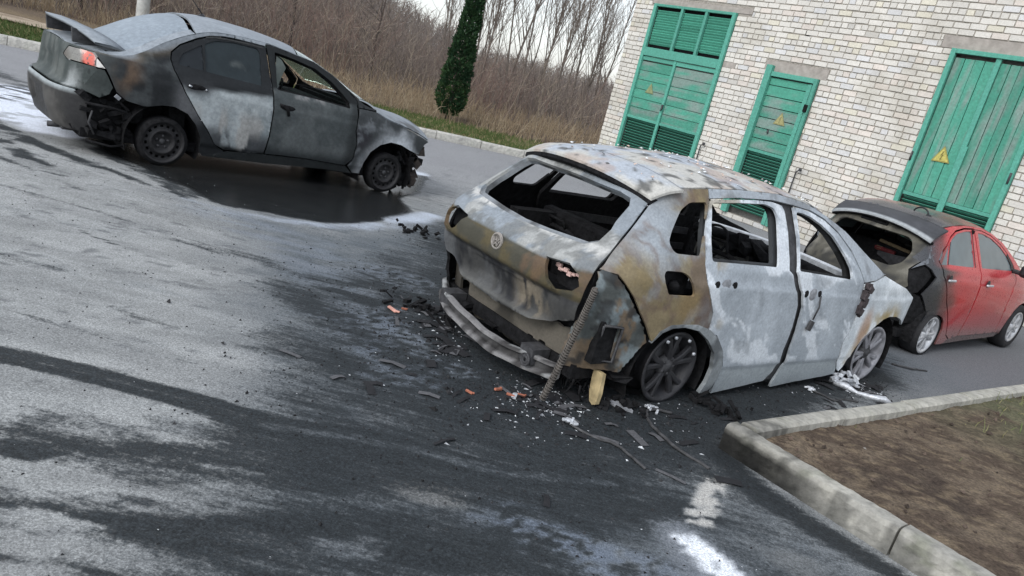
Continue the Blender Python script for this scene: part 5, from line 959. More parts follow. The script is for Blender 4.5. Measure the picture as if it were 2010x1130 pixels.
def build_ground():
    xs = axis(-8.2, 5.0, .034, -400, 400); ys = axis(1.7, 11.5, .034, -60, 600); X, Y = np.meshgrid(xs, ys); nx, ny = len(xs), len(ys)
    V = np.stack([X.ravel(), Y.ravel(), ground_z(X.ravel(), Y.ravel())], 1); S = ground_stain(V).astype(np.float32)
    me = bpy.data.meshes.new('ground'); nv = len(V); me.vertices.add(nv); me.vertices.foreach_set('co', V.astype(np.float32).ravel())
    i = (np.arange(ny-1)[:, None]*nx+np.arange(nx-1)[None]).ravel(); F = np.stack([i, i+1, i+nx+1, i+nx], 1); nf = len(F)
    me.loops.add(nf*4); me.loops.foreach_set('vertex_index', F.ravel().astype(np.int32)); me.polygons.add(nf); me.polygons.foreach_set('loop_start', np.arange(0, nf*4, 4, dtype=np.int32)); me.polygons.foreach_set('use_smooth', np.ones(nf, bool))
    a = me.color_attributes.new('stain', 'FLOAT_COLOR', 'POINT'); a.data.foreach_set('color', S[:, :4].ravel()); w_ = me.attributes.new('wet', 'FLOAT', 'POINT'); w_.data.foreach_set('value', S[:, 4].copy()); me.update(); me.validate()
    m, t, b = new_mat('stained_asphalt'); at = t.nodes.new('ShaderNodeAttribute'); at.attribute_name = 'stain'; tc = t.nodes.new('ShaderNodeTexCoord')
    def noise(sc, det=4, rough=.6):
        n = t.nodes.new('ShaderNodeTexNoise'); n.inputs['Scale'].default_value = sc; n.inputs['Detail'].default_value = det; n.inputs['Roughness'].default_value = rough; t.links.new(tc.outputs['Object'], n.inputs['Vector']); return n
    def mr(src, a0, a1, b0, b1):
        r = t.nodes.new('ShaderNodeMapRange'); r.inputs[1].default_value, r.inputs[2].default_value, r.inputs[3].default_value, r.inputs[4].default_value = a0, a1, b0, b1; t.links.new(src, r.inputs[0]); return r.outputs[0]
    n1 = noise(85, 5, .75); n2 = noise(230, 3, .6); vo = t.nodes.new('ShaderNodeTexVoronoi'); vo.inputs['Scale'].default_value = 95; t.links.new(tc.outputs['Object'], vo.inputs['Vector'])
    vg = t.nodes.new('ShaderNodeTexVoronoi'); vg.inputs['Scale'].default_value = 150; t.links.new(tc.outputs['Object'], vg.inputs['Vector']); vs_ = t.nodes.new('ShaderNodeSeparateColor'); t.links.new(vg.outputs['Color'], vs_.inputs[0]); grain = mr(vs_.outputs[0], 0, 1, .72, 1.28)
    mu = t.nodes.new('ShaderNodeMath'); mu.operation = 'MULTIPLY'; t.links.new(mr(n1.outputs['Fac'], .3, .7, .70, 1.3), mu.inputs[0]); t.links.new(mr(n2.outputs['Fac'], .3, .7, .72, 1.28), mu.inputs[1])
    sc = t.nodes.new('ShaderNodeVectorMath'); sc.operation = 'SCALE'; t.links.new(at.outputs['Color'], sc.inputs[0]); t.links.new(mu.outputs[0], sc.inputs['Scale']); 
    # ragged soot: the deposit is broken up by isotropic grit and by streaks along the drag direction
    mp = t.nodes.new('ShaderNodeMapping'); mp.inputs['Rotation'].default_value = (0, 0, -math.radians(8)); mp.inputs['Scale'].default_value = (.16, 1, 1); t.links.new(tc.outputs['Object'], mp.inputs['Vector'])
    g1 = noise(24, 9, .75); g2 = noise(19, 8, .72); t.links.new(mp.outputs[0], g2.inputs['Vector']); g3 = noise(60, 4, .65)
    def math2(op, p, q):
        n = t.nodes.new('ShaderNodeMath'); n.operation = op
        for i, v in enumerate((p, q)):
            if isinstance(v, (int, float)): n.inputs[i].default_value = v
            else: t.links.new(v, n.inputs[i])
        return n.outputs[0]
    nn = math2('ADD', math2('MULTIPLY', g1.outputs['Fac'], .55), math2('ADD', math2('MULTIPLY', g2.outputs['Fac'], .55), math2('MULTIPLY', g3.outputs['Fac'], .40)))
    val = math2('ADD', at.outputs['Alpha'], math2('MULTIPLY', math2('SUBTRACT', nn, .75), 1.9)); fr = t.nodes.new('ShaderNodeMapRange'); fr.interpolation_type = 'SMOOTHSTEP'; fr.inputs[1].default_value = .24; fr.inputs[2].default_value = .80; t.links.new(val, fr.inputs[0])
    dk = t.nodes.new('ShaderNodeMix'); dk.data_type = 'RGBA'; dk.inputs[6].default_value = (.006, .0075, .0085, 1); dk.inputs[7].default_value = (.036, .043, .048, 1); t.links.new(mr(math2('ADD', math2('MULTIPLY', g3.outputs['Fac'], .5), math2('MULTIPLY', g1.outputs['Fac'], .5)), .40, .64, 0, 1), dk.inputs[0])
    mixc = t.nodes.new('ShaderNodeMix'); mixc.data_type = 'RGBA'; t.links.new(math2('MULTIPLY', fr.outputs[0], .96), mixc.inputs[0]); wa = t.nodes.new('ShaderNodeAttribute'); wa.attribute_name = 'wet'; dw = t.nodes.new('ShaderNodeVectorMath'); dw.operation = 'SCALE'; t.links.new(dk.outputs[2], dw.inputs[0]); t.links.new(mr(wa.outputs['Fac'], .15, .8, 1, .25), dw.inputs['Scale']); t.links.new(sc.outputs[0], mixc.inputs[6]); t.links.new(dw.outputs[0], mixc.inputs[7]); gr = t.nodes.new('ShaderNodeVectorMath'); gr.operation = 'SCALE'; t.links.new(mixc.outputs[2], gr.inputs[0]); t.links.new(grain, gr.inputs['Scale']); t.links.new(gr.outputs[0], b.inputs['Base Color'])
    ro = t.nodes.new('ShaderNodeMath'); ro.operation = 'MULTIPLY_ADD'; t.links.new(wa.outputs['Fac'], ro.inputs[0]); ro.inputs[1].default_value = -.76; ro.inputs[2].default_value = .88; t.links.new(ro.outputs[0], b.inputs['Roughness'])
    b.inputs['Specular IOR Level'].default_value = .25
    ad = t.nodes.new('ShaderNodeMath'); ad.operation = 'MULTIPLY_ADD'; t.links.new(n2.outputs['Fac'], ad.inputs[0]); ad.inputs[1].default_value = .6; t.links.new(vo.outputs['Distance'], ad.inputs[2])
    ad2 = t.nodes.new('ShaderNodeMath'); ad2.operation = 'ADD'; t.links.new(ad.outputs[0], ad2.inputs[0]); t.links.new(n1.outputs['Fac'], ad2.inputs[1])
    bp = t.nodes.new('ShaderNodeBump'); bp.inputs['Distance'].default_value = .004; t.links.new(mr(wa.outputs['Fac'], .3, .95, .45, .05), bp.inputs['Strength']); t.links.new(ad2.outputs[0], bp.inputs['Height']); t.links.new(bp.outputs[0], b.inputs['Normal'])
    tag(link('ground', me, None, m), kind='structure')
build_ground()

# ------------------------------------------------------------------ kerbs, planted bed, verge, path
CONC = mat_attr('weathered_concrete', rough=.95, spec=.05, var=.25, scale=22, bump=.5, bscale=70)
def kerb_col(P, seed):
    a = fbm(P, 4, seed, 6); b = fbm(P*np.array((1, 1, .3)), 11, seed+1, 5); col = lerp(np.tile(np.array((.40,.385,.34)), (len(P), 1)), np.array((.31,.30,.27)), ss(.46, .56, a)); col = lerp(col, np.array((.20,.195,.175)), (1-ss(.02, .06, P[:, 2]+.06*(b-.5)))*.7); col = lerp(col, np.array((.07,.07,.065)), ss(.56, .62, b)*.6); return lerp(col, np.array((.17,.18,.13)), ss(.60, .7, fbm(P, 6, seed+2))*.5)
def kerb_run(name, p0, p1, w, h, stone, seed, dark=None, gap=.012, side=1):
    p0 = np.array(p0, float); p1 = np.array(p1, float); L = np.linalg.norm(p1-p0); d = (p1-p0)/L; nrm = np.array((d[1], -d[0]))*side; allV = []; allF = []
    s = 0; r2 = np.random.default_rng(seed)
    while s < L-.05:
        e = min(s+stone, L); tw = r2.normal(0, .004, 2); n = max(2, int((e-s)/.03)); prof = [(0, -.12), (0, .01), (0, .03), (0, .055), (0, .08), (0, .105), (0, h-.03), (.012, h-.006), (.035, h), (w-.02, h), (w, h-.015), (w, -.12)]; V = []; F = []; m = len(prof)
        for i in range(n+1):
            q = s+gap/2+(e-s-gap)*i/n; c = p0+d*q+nrm*(tw[0]+(tw[1]-tw[0])*i/n)
            for a, b in prof: chip = .006*(r2.random()-.5); V.append((c[0]+nrm[0]*(a+chip), c[1]+nrm[1]*(a+chip), b+chip*.7+tw[0]))
        for i in range(n):
            for q in range(m-1): F.append((i*m+q, i*m+q+1, (i+1)*m+q+1, (i+1)*m+q))
        F += [tuple(range(m)), tuple(n*m+q for q in range(m))[::-1]]; b = len(allV); allV += V; allF += [tuple(k+b for k in f) for f in F]; s = e
    V = np.array(allV); S = kerb_col(V, seed)
    if dark is not None: S = dark(V, S)
    o = mesh_np(name, V, allF, False, S, CONC)
    bm = bmesh.new(); bm.from_mesh(o.data); bmesh.ops.recalc_face_normals(bm, faces=bm.faces); bm.to_mesh(o.data); bm.free(); return o
A0 = np.array((1.40, 4.20)); da = np.array((math.cos(math.radians(-48.2)), math.sin(math.radians(-48.2)))); db = np.array((math.cos(math.radians(39.8)), math.sin(math.radians(39.8))))
def sootend(V, S):
    d = np.hypot(V[:, 0]-A0[0], V[:, 1]-A0[1]); f = (1-ss(.28, .85, d+.25*(fbm(V, 5, 77)-.5)))*(1-ss(.10, .165, V[:, 2])*.75); return lerp(S, np.array((.010,.010,.010)), f*.95)
tag(kerb_run('kerb', A0, A0+da*5.2, .125, .165, 1.06, 401, sootend, side=-1), kind='structure')
tag(kerb_run('kerb', A0+db*.14-da*.0, A0+db*9.5, .125, .165, 1.0, 402, lambda V, S: lerp(sootend(V, S), np.array((.42,.405,.36)), ss(.5, 1.2, np.hypot(V[:, 0]-A0[0], V[:, 1]-A0[1]))*.55), side=1), kind='structure')
K0, K1 = np.array((-18.5, 11.05)), np.array((3.0, 18.35))
tag(kerb_run('kerb', K0, K1, .16, .17, 1.0, 403, lambda V, S: lerp(S, np.array((.52,.51,.48)), np.full(len(V), .55)), side=-1), kind='structure')

def sheet(name, fx, nu, nv, zf, stain, mat):
    u, v = np.meshgrid(np.linspace(0, 1, nu), np.linspace(0, 1, nv)); P = fx(u.ravel(), v.ravel()); V = np.stack([P[:, 0], P[:, 1], zf(P)], 1); i = (np.arange(nv-1)[:, None]*nu+np.arange(nu-1)[None]).ravel()
    return mesh_np(name, V, np.stack([i, i+1, i+nu+1, i+nu], 1).tolist(), True, stain(V), mat)
SOIL = mat_attr('bare_soil', rough=.95, spec=.1, var=.5, scale=45, bump=.9, bscale=60, dist=.02)
def soil_stain(P):
    a = fbm(P, 2.2, 411); b = fbm(P, 8, 412); c = fbm(P, 22, 413, 2); col = lerp(np.tile(np.array((.088,.066,.050)), (len(P), 1)), np.array((.145,.113,.083)), ss(.44, .56, b)); col = lerp(col, np.array((.05,.038,.032)), ss(.52, .64, a)*.7); col = lerp(col, np.array((.22,.17,.115)), ss(.58, .68, c)*.6)
    g = np.clip(ss(1.7, 3.6, (P[:, 0]-A0[0])*db[0]+(P[:, 1]-A0[1])*db[1]), 0, 1)*ss(.36, .60, fbm(P, 3.5, 414)); return lerp(col, np.array((.12,.13,.075)), g*.6)
def bed_xy(u, v): return A0[None]+da[None]*(.06+u[:, None]*6)+db[None]*(.06+v[:, None]*9)
tag(sheet('soil', bed_xy, 150, 220, lambda P: .105+.05*(fbm(np.c_[P, P[:, 0]*0], 2.5, 415)-.5)+.03*(fbm(np.c_[P, P[:, 0]*0], 9, 416)-.5), soil_stain, SOIL), kind='structure')

kd = (K1-K0)/np.linalg.norm(K1-K0); kn = np.array((-kd[1], kd[0]))
def verge_xy(u, v): return K0[None]+kd[None]*(u[:, None]*24.5)+kn[None]*(.15+v[:, None]*3.0)
def verge_stain(P):
    a = fbm(P, 1.4, 421); b = fbm(P, 6, 422); s = (P[:, 0]-K0[0])*kd[0]+(P[:, 1]-K0[1])*kd[1]; col = lerp(np.tile(np.array((.06,.085,.028)), (len(P), 1)), np.array((.09,.115,.042)), ss(.4, .6, b)); return lerp(col, np.array((.17,.14,.075)), ss(.46, .62, a+.10*ss(9, 16, s))*.8)
GRASSBED = mat_attr('grassy_earth', rough=.95, spec=.1, var=.5, scale=30, bump=.8, bscale=50, dist=.02)
tag(sheet('verge', verge_xy, 160, 24, lambda P: .15+.05*(fbm(np.c_[P, P[:, 0]*0], 1.5, 423)-.5), verge_stain, GRASSBED), kind='structure')
def path_xy(u, v): return K0[None]+kd[None]*(-4+u[:, None]*13.5)+kn[None]*(2.9+v[:, None]*2.6)
tag(sheet('path', path_xy, 60, 14, lambda P: .20+.04*(fbm(np.c_[P, P[:, 0]*0], 1.2, 431)-.5), lambda P: lerp(np.tile(np.array((.40,.33,.25)), (len(P), 1)), np.array((.27,.215,.16)), ss(.45, .62, fbm(P, 2, 432))), SOIL), kind='structure')

# rough ground climbing to the hill
def hill_z(x, y):
    az = np.degrees(np.arctan2(x, y)); d = np.hypot(x, y); el = np.interp(az, [-60,-40,-30,-24,-18.8,-12.5,-8.8,-6,-.8,3.4,12,40], [7,6,4.6,3.8,2.6,.5,-.3,-1.0,-1.2,-.9,-.6,0])
    top = np.maximum(.6, 1.8+85*np.tan(np.radians(el))); back = (x-K0[0])*kn[0]+(y-K0[1])*kn[1]
    return np.where(back < 2.2, -.4+.45*ss(.8, 2.4, back), .05+.25*ss(2.2, 6, back))+top*ss(14, 70, back)+.25*(fbm(np.c_[x, y, x*0], .25, 441)-.5)*ss(3, 8, back)
def hill_stain(P):
    a = fbm(P, .35, 442); b = fbm(P, 1.6, 443); d = np.hypot(P[:, 0], P[:, 1]); col = lerp(np.tile(np.array((.105,.078,.055)), (len(P), 1)), np.array((.20,.155,.10)), ss(.42, .6, b)); col = lerp(col, np.array((.085,.065,.058)), ss(.45, .6, a)*.7); return lerp(col, np.array((.115,.095,.085)), ss(30, 70, d)*.8)
hx = np.concatenate([np.arange(-120, -40, 4), np.arange(-40, 14, .8), np.arange(14, 120, 4)]); hy = np.concatenate([np.arange(12, 34, .6), np.arange(34, 170, 3)]); HX, HY = np.meshgrid(hx, hy); V = np.stack([HX.ravel(), HY.ravel(), hill_z(HX.ravel(), HY.ravel())], 1)
i = (np.arange(len(hy)-1)[:, None]*len(hx)+np.arange(len(hx)-1)[None]).ravel()
tag(mesh_np('hillside', V, np.stack([i, i+1, i+len(hx)+1, i+len(hx)], 1).tolist(), True, hill_stain(V), GRASSBED), kind='structure')

# ------------------------------------------------------------------ white brick building with green plank doors
def build_building():
    R = empty('brick_building', (1.12, 19.23, 0), math.radians(-50.08))
    tag(R, 'white silicate brick building with three green plank doors behind the red car', 'building')
    U0 = 14.03; U1 = 1.5; Htop = 5.6; X = lambda u: u+U0
    openings = [(-13.37,-11.01,.10,3.935), (-9.87,-8.69,.10,2.95), (-6.53,-4.92,.10,3.79)]
    lint = [(-13.5,-10.66,3.935,4.05), (-11.01,-10.68,2.86,2.98), (-9.97,-8.56,2.95,3.15), (-6.75,-4.55,3.79,3.99)]
    holes = openings+lint; r2 = np.random.default_rng(5); V = []; F = []; C = []
    ch, bl, j = .1025, .262, .012; course = 0; z = .0
    while z < Htop:
        head = course % 4 == 2; L = bl/2 if head else bl; off = (0 if head else (course % 2)*bl/2)+r2.normal(0, .012)
        cuts = sorted((max(a, -U0), min(b, U1)) for a, b, z0, z1 in holes if z0 < z+ch*.5 < z1); iv = []; s = -U0
        for a, b in cuts:
            if a > s: iv.append((s, a))
            s = max(s, b)
        iv.append((s, U1))
        for a, b in iv:
            n0 = math.floor((a+U0-off)/L); k = n0
            while True:
                x0 = -U0+off+k*L; x1 = x0+L; k += 1
                if x0 >= b-.02: break
                x0c, x1c = max(x0, a), min(x1, b)
                if x1c-x0c < .04 or (abs((x0c+x1c)/2+9.27) < .075 and abs(z+ch/2-3.72) < .06): continue
                dz = r2.normal(0, .0025); g = j/2+abs(r2.normal(0, .0015)); X0, X1, Z0, Z1 = X(x0c)+g, X(x1c)-g, z+g+dz, z+ch-g+dz; p = r2.normal(0, .003); c_ = .007; b_ = len(V)
                V += [(X0, .012, Z0), (X1, .012, Z0), (X1, .012, Z1), (X0, .012, Z1), (X0, p, Z0+c_), (X0+c_, p, Z0), (X1-c_, p, Z0), (X1, p, Z0+c_), (X1, p, Z1-c_), (X1-c_, p, Z1), (X0+c_, p, Z1), (X0, p, Z1-c_)]
                for q in range(4, 12): V[b_+q] = (V[b_+q][0]+(c_*.4 if V[b_+q][0] < (X0+X1)/2 else -c_*.4), p-.006, V[b_+q][2]+(c_*.4 if V[b_+q][2] < (Z0+Z1)/2 else -c_*.4))
                F += [tuple(b_+q for q in range(4, 12)), (b_, b_+1, b_+6, b_+5), (b_+1, b_+2, b_+8, b_+7), (b_+2, b_+3, b_+10, b_+9), (b_+3, b_, b_+4, b_+11), (b_, b_+5, b_+4), (b_+1, b_+7, b_+6), (b_+2, b_+9, b_+8), (b_+3, b_+11, b_+10)]
                t = r2.random(); base = np.array((.63,.605,.555))*(.90+.16*r2.random())
                if t < .10: base = base*np.array((.95,.98,1.05))
                elif t < .2: base = base*np.array((1.02,.97,.955))
                elif t < .26: base = base*np.array((1.0,.985,.90))
                elif t < .28: base = base*.84
                C += [base]*12
        z += ch; course += 1
    V = np.array(V); C = np.array(C); st = fbm(V, .8, 501); C = C*(.86+.24*st)[:, None]; C = lerp(C, np.array((.36,.33,.26)), ss(.56, .66, fbm(V, 1.7, 502))*.35); C = lerp(C, np.array((.30,.29,.26)), (1-ss(.1, 1.1, V[:, 2]))*.35)
    BR = mat_attr('silicate_brick', rough=.9, spec=.2, var=.14, scale=40, bump=.35, bscale=90)
    mesh_np('wall', V, F, False, C, BR, R)
    MORT = mat_plain('dark_mortar', (.31, .285, .25), rough=.95, var=.35, scale=30, bump=.6, bscale=90)
    m = MB()
    # mortar backing in rectangles between the openings, then the body of the building
    xs = sorted({-U0, U1}|{v for h in holes for v in h[:2]}); zs = sorted({0, Htop}|{v for h in holes for v in h[2:]})
    for a, b in zip(xs[:-1], xs[1:]):
        for c, d in zip(zs[:-1], zs[1:]):
            if any(h[0] <= (a+b)/2 <= h[1] and h[2] <= (c+d)/2 <= h[3] for h in holes): continue
            if a <= -9.27 <= b and c <= 3.72 <= d:
                for aa, bb, cc, dd in ((a, -9.335, c, d), (-9.205, b, c, d), (-9.335, -9.205, c, 3.675), (-9.335, -9.205, 3.765, d)):
                    if bb > aa and dd > cc: m.box((X((aa+bb)/2), .06, (cc+dd)/2), (bb-aa, .10, dd-cc))
                continue
            m.box((X((a+b)/2), .06, (c+d)/2), (b-a, .10, d-c))
    m.build('mortar', MORT, R)
    m = MB(); m.box((X((U1-U0)/2), 3.2, Htop/2), (U1+U0-.002, 5.9, Htop)); m.build('brick_core', mat_plain('plain_brick', (.30, .29, .27), rough=.9), R)  # one darker, even brick tone for the bulk behind the front
    m = MB(); m.box((X((U1-U0)/2), 3.05, Htop+.14), (U1+U0+.5, 6.7, .25)); m.build('roof_slab', mat_plain('roof_concrete', (.28, .27, .26), rough=.9, bump=.4), R)
    LC = mat_plain('cast_lintel', (.33, .30, .27), rough=.9, var=.25, scale=9, bump=.4, bscale=50)
    for a, b, c, d in lint:
        m = MB(); m.box((X((a+b)/2), .045, (c+d)/2), (b-a-.008, .10, d-c-.006), bev=.006); m.build('lintel', LC, R)
    GP = mat_attr('peeling_green_paint', rough=.75, spec=.3, var=.22, scale=26, bump=.4, bscale=60, stretch=(1, 1, 1))
    G = np.array((.065,.265,.190)); GL = np.array((.095,.32,.25)); GREYW = np.array((.20,.25,.228))
    def board(mb, c, d, weather, vertical):
        """one board, finely divided along its length so that the paint can wear off in streaks"""
        n = 14; x0, x1, z0, z1 = c[0]-d[0]/2, c[0]+d[0]/2, c[2]-d[2]/2, c[2]+d[2]/2; y0 = c[1]-d[1]/2; y1 = c[1]+d[1]/2; V = []; F = []; k = 4; tone = .85+.3*r2.random(); wv = weather*(.5+r2.random())
        for i in range(n+1):
            for q in range(k+1):
                t, s = i/n, q/k; V.append((x0+(x1-x0)*(s if vertical else t), y0, z0+(z1-z0)*(t if vertical else s)))
        for i in range(n):
            for q in range(k): F.append((i*(k+1)+q, i*(k+1)+q+1, (i+1)*(k+1)+q+1, (i+1)*(k+1)+q))
        b = len(V); V += [(x0, y1, z0), (x1, y1, z0), (x1, y1, z1), (x0, y1, z1), (x0, y0, z0), (x1, y0, z0), (x1, y0, z1), (x0, y0, z1)]; F += [(b, b+1, b+5, b+4), (b+1, b+2, b+6, b+5), (b+2, b+3, b+7, b+6), (b+3, b, b+4, b+7)]
        A = np.array(V); st = np.array((14, 1, 2.0)) if vertical else np.array((2.0, 1, 14)); w = ss(.62-.3*wv, .86-.3*wv, fbm(A*st, 1, 511)*.6+fbm(A, 2.6, 512)*.5)
        cc = lerp(np.tile(G*tone*.95+GL*.05, (len(A), 1)), GREYW*(.85+.3*r2.random()), w*.85); bb = len(mb.v); mb.v += V; mb.f += [tuple(i+bb for i in f) for f in F]; mb.sm += [False]*len(F); mb.c += [tuple(q) for q in cc]
    def bar(mb, u0, u1, z0, z1, y=-.035, t=.07):
        mb.box((X((u0+u1)/2), y, (z0+z1)/2), (u1-u0, t, z1-z0), col=(GL*.75+G*.25)*(.9+.2*r2.random()), bev=.006)
    def louvre(name, par, u0, u1, z0, z1, n, y=.02, thick=.010, tone=1.0, depth=.06, ang=-38):
        mb = MB(); p = (z1-z0)/n; Rm = Matrix.Rotation(math.radians(ang), 3, 'X')
        for k in range(n): mb.box((X((u0+u1)/2), y, z0+p*(k+.5)), (u1-u0, depth, thick), Rm, col=G*tone*(.8+.35*r2.random()))
        mb.box((X((u0+u1)/2), .075, (z0+z1)/2), (u1-u0, .01, z1-z0), col=(.008,.012,.010)); return mb.build(name, GP, par, stain=True)
    YELL = mat_attr('faded_yellow_sign', rough=.7, var=.3, scale=40, bump=.1)
    def sign(par, u, z, s, col, y=-.058, tilt=0, k=1.):
        mb = MB(); h = s*.87; tri = [(-s/2, -h/3), (s/2, -h/3), (0, 2*h/3)]; rot = lambda p: (X(u)+p[0]*math.cos(tilt)-p[1]*math.sin(tilt), z+p[0]*math.sin(tilt)+p[1]*math.cos(tilt))
        mb.prism([rot(p) for p in tri], y, y+.004, 'xz', col=np.array(col)*(1-.38*k)); mb.prism([rot((p[0]*.80, p[1]*.80)) for p in tri], y-.002, y, 'xz', col=col)
        bolt = [(.03,.34),(-.12,.02),(-.02,.05),(-.07,-.20),(-.11,-.17),(-.05,-.31),(.06,-.20),(.0,-.20),(.10,.10),(.0,.07),(.09,.30)]; mb.prism([rot((a*s*.8, b*s*.8+.01)) for a, b in bolt], y-.004, y-.002, 'xz', col=np.array(col)*(1-.62*k)); return mb.build('warning_sign', YELL, par, stain=True)
    # double door with a big louvre above it
    f = MB()
    for u0, u1, z0, z1 in ((-13.37,-13.28,.1,3.935),(-11.10,-11.01,.1,3.935),(-13.28,-11.10,2.80,2.985),(-13.28,-11.10,3.88,3.935),(-12.52,-12.45,2.985,3.88),(-11.82,-11.75,2.985,3.88)): bar(f, u0, u1, z0, z1)
    bar(f, -13.28, -12.30, 2.70, 2.79, -.01, .05); bar(f, -12.24, -11.10, 2.70, 2.79, -.01, .05); d = f.build('double_door', GP, R, stain=True)
    for a, b in ((-13.25,-12.53),(-12.44,-11.83),(-11.74,-11.12)): louvre('louvre', d, a, b, 3.06, 3.81, 14, y=.0, thick=.014, tone=1.35, depth=.056, ang=-52)
    m = MB(); m.box((X(-12.19), .08, 3.43), (2.2, .012, .95)); m.build('dark_void', CHAR, d)
    for a, b, ww in ((-13.28,-12.31,.35),(-12.23,-11.10,.75)):
        m = MB(); z = 1.44
        while z < 2.68: board(m, (X((a+b)/2), .0, z+.10), (b-a-.01, .03, .196), ww*.8, False); z += .207
        bar(m, a, b, 1.385, 1.445, -.012, .04); lf = m.build('door_leaf', GP, d, stain=True, fix=False); louvre('louvre', d, a+.02, b-.02, .24, 1.38, 19, tone=.8)
    m = MB(); bar(m, -12.305, -12.235, .1, 2.79, -.03, .05); m.build('meeting_rail', GP, d, stain=True)
    m = MB(); m.box((X(-12.25), -.07, 1.78), (.05, .03, .12), bev=.01); m.tube([(X(-12.25), -.08, 1.80), (X(-12.22), -.10, 1.74), (X(-12.26), -.09, 1.70)], .012, 6); m.build('padlock', DARKMETAL, d)
    sign(d, -12.80, 2.08, .26, (.24,.27,.14), -.03, 0, .25)
    # single door
    f = MB(); bar(f, -9.87, -9.73, .1, 3.06, -.05, .09)
    for u0, u1, z0, z1 in ((-8.76,-8.69,.1,2.95),(-9.73,-8.76,2.86,2.95)): bar(f, u0, u1, z0, z1)
    bar(f, -8.88, -8.79, .1, 2.84, -.015, .04); d = f.build('single_door', GP, R, stain=True); m = MB(); z = 1.46
    while z < 2.80: h = min(.20, 2.84-z); board(m, (X(-9.305), .0, z+h/2), (.84, .03, h-.008), .45, False); z += .207
    bar(m, -9.73, -8.88, 1.395, 1.455, -.012, .04); m.build('door_leaf', GP, d, stain=True, fix=False); louvre('louvre', d, -9.72, -8.89, .22, 1.39, 20, tone=.8)
    m = MB(); m.box((X(-8.74), -.08, 2.40), (.07, .05, .14), bev=.01); m.build('hinge', GP, d); sign(d, -9.22, 2.08, .27, (.32,.30,.14), -.03, 0, .55)
    m = MB(); m.tube([(X(-9.42), -.02, 1.86), (X(-9.40), -.03, 1.80)], .02, 8); m.build('keyhole_plate', DARKMETAL, d)
    # tall gate of upright boards
    f = MB()
    for u0, u1, z0, z1 in ((-6.53,-6.45,.1,3.79),(-5.00,-4.92,.1,3.79),(-6.45,-5.00,3.72,3.79),(-6.45,-5.00,.1,.2)): bar(f, u0, u1, z0, z1)
    d = f.build('tall_gate', GP, R, stain=True); m = MB(); k = 0
    for a, b in ((-6.44,-5.82),(-5.73,-5.01)):
        n = 4 if b < -5.5 else 5; w = (b-a)/n; m = MB()
        for q in range(n): board(m, (X(a+w*(q+.5)), .0+.008*(q % 2), (1.46+3.66)/2), (w-.010, .03, 2.20), .22, True)
        bar(m, a, b, 1.395, 1.455, -.012, .04); m.build('door_leaf', GP, d, stain=True, fix=False); m = MB(); bar(m, a, b, 1.08, 1.14, -.012, .04); m.build('rail', GP, d, stain=True); louvre('louvre', d, a+.02, b-.02, 1.15, 1.39, 4, tone=.8); louvre('louvre', d, a+.02, b-.02, .22, 1.07, 14, tone=.8)
    m = MB(); bar(m, -5.815, -5.735, .1, 3.72, -.02, .05); bar(m, -5.80, -5.70, .9, 2.35, -.055, .03); m.build('meeting_rail', GP, d, stain=True); sign(d, -6.05, 2.12, .30, (.47,.42,.12), -.03, .05)
    m = MB(); m.tube([(X(-6.51), -.075, 1.95), (X(-6.51), -.075, 2.1)], .018, 8); m.build('hinge', DARKMETAL, d); m = MB(); m.tube([(X(-4.95), -.075, 1.95), (X(-4.95), -.075, 2.12)], .018, 8); m.build('hinge', DARKMETAL, d)
    for u, z, s in ((-8.47, 1.30, 1), (-10.86, 1.27, .5)):
        m = MB(); m.tube([(X(u-.03), -.05, .0), (X(u-.03), -.05, z-.16), (X(u-.02), -.06, z-.05), (X(u+.04), -.07, z)], .013, 8); m.lathe([(0, -.03), (.022, -.026), (.032, 0), (.022, .026), (0, .03)], 12, 'z', (X(u+.055), -.07, z+.005)); m.build('vent_pipe', DARKMETAL, R)
    return R
bld = build_building()
m = MB(); m.tube([(-14, 60, 14), (-4, 32, 7.2), (.8, 19.6, 4.25), (1.14, 19.3, 4.12)], .014, 5); tag(m.build('overhead_cable', BLACKPLASTIC), 'thin black overhead cable reaching the upper left corner of the brick building', 'cable')
m = MB(); m.lathe([(.15, 0), (.145, 3), (.12, 9)], 16, 'z', (-10.5, 19.35, .1)); m.build('pole', mat_plain('pole_concrete', (.42, .42, .40), rough=.9, var=.2, scale=10, bump=.3))
tag(bpy.data.objects['pole'], 'pale concrete utility pole standing on the verge beyond the dark saloon', 'pole'); bpy.data.objects['pole'].name = 'utility_pole'

suv = build_suv(); sed = build_sedan(); hat = build_hatch()

# ------------------------------------------------------------------ plants
PLANT = mat_attr('dry_plant', rough=.9, spec=.1, var=.25, scale=8, bump=0)
LEAF = mat_attr('evergreen_scale', rough=.8, spec=.15, var=.3, scale=20, bump=0)
def strands(paths, rad, cols):
    """many tapering stems at once; paths N x K x 3, rad N x K, cols N x 3"""
    N, K, _ = paths.shape; T = np.gradient(paths, axis=1); T /= np.maximum(np.linalg.norm(T, axis=2, keepdims=True), 1e-9)
    ref = np.tile(np.array((.37, .81, .2)), (N, K, 1)); A = np.cross(T, ref); A /= np.maximum(np.linalg.norm(A, axis=2, keepdims=True), 1e-9); B = np.cross(T, A); V = []
    for k in range(3):
        t = 2*math.pi*k/3; V.append(paths+(A*math.cos(t)+B*math.sin(t))*rad[:, :, None])
    V = np.stack(V, 2).reshape(-1, 3); n = (np.arange(N)[:, None, None]*K+np.arange(K-1)[None, :, None])*3; q = np.arange(3)[None, None]
    F = np.stack([n+q, n+(q+1) % 3, n+3+(q+1) % 3, n+3+q], -1).reshape(-1, 4); return V, F, np.repeat(cols, K*3, 0)
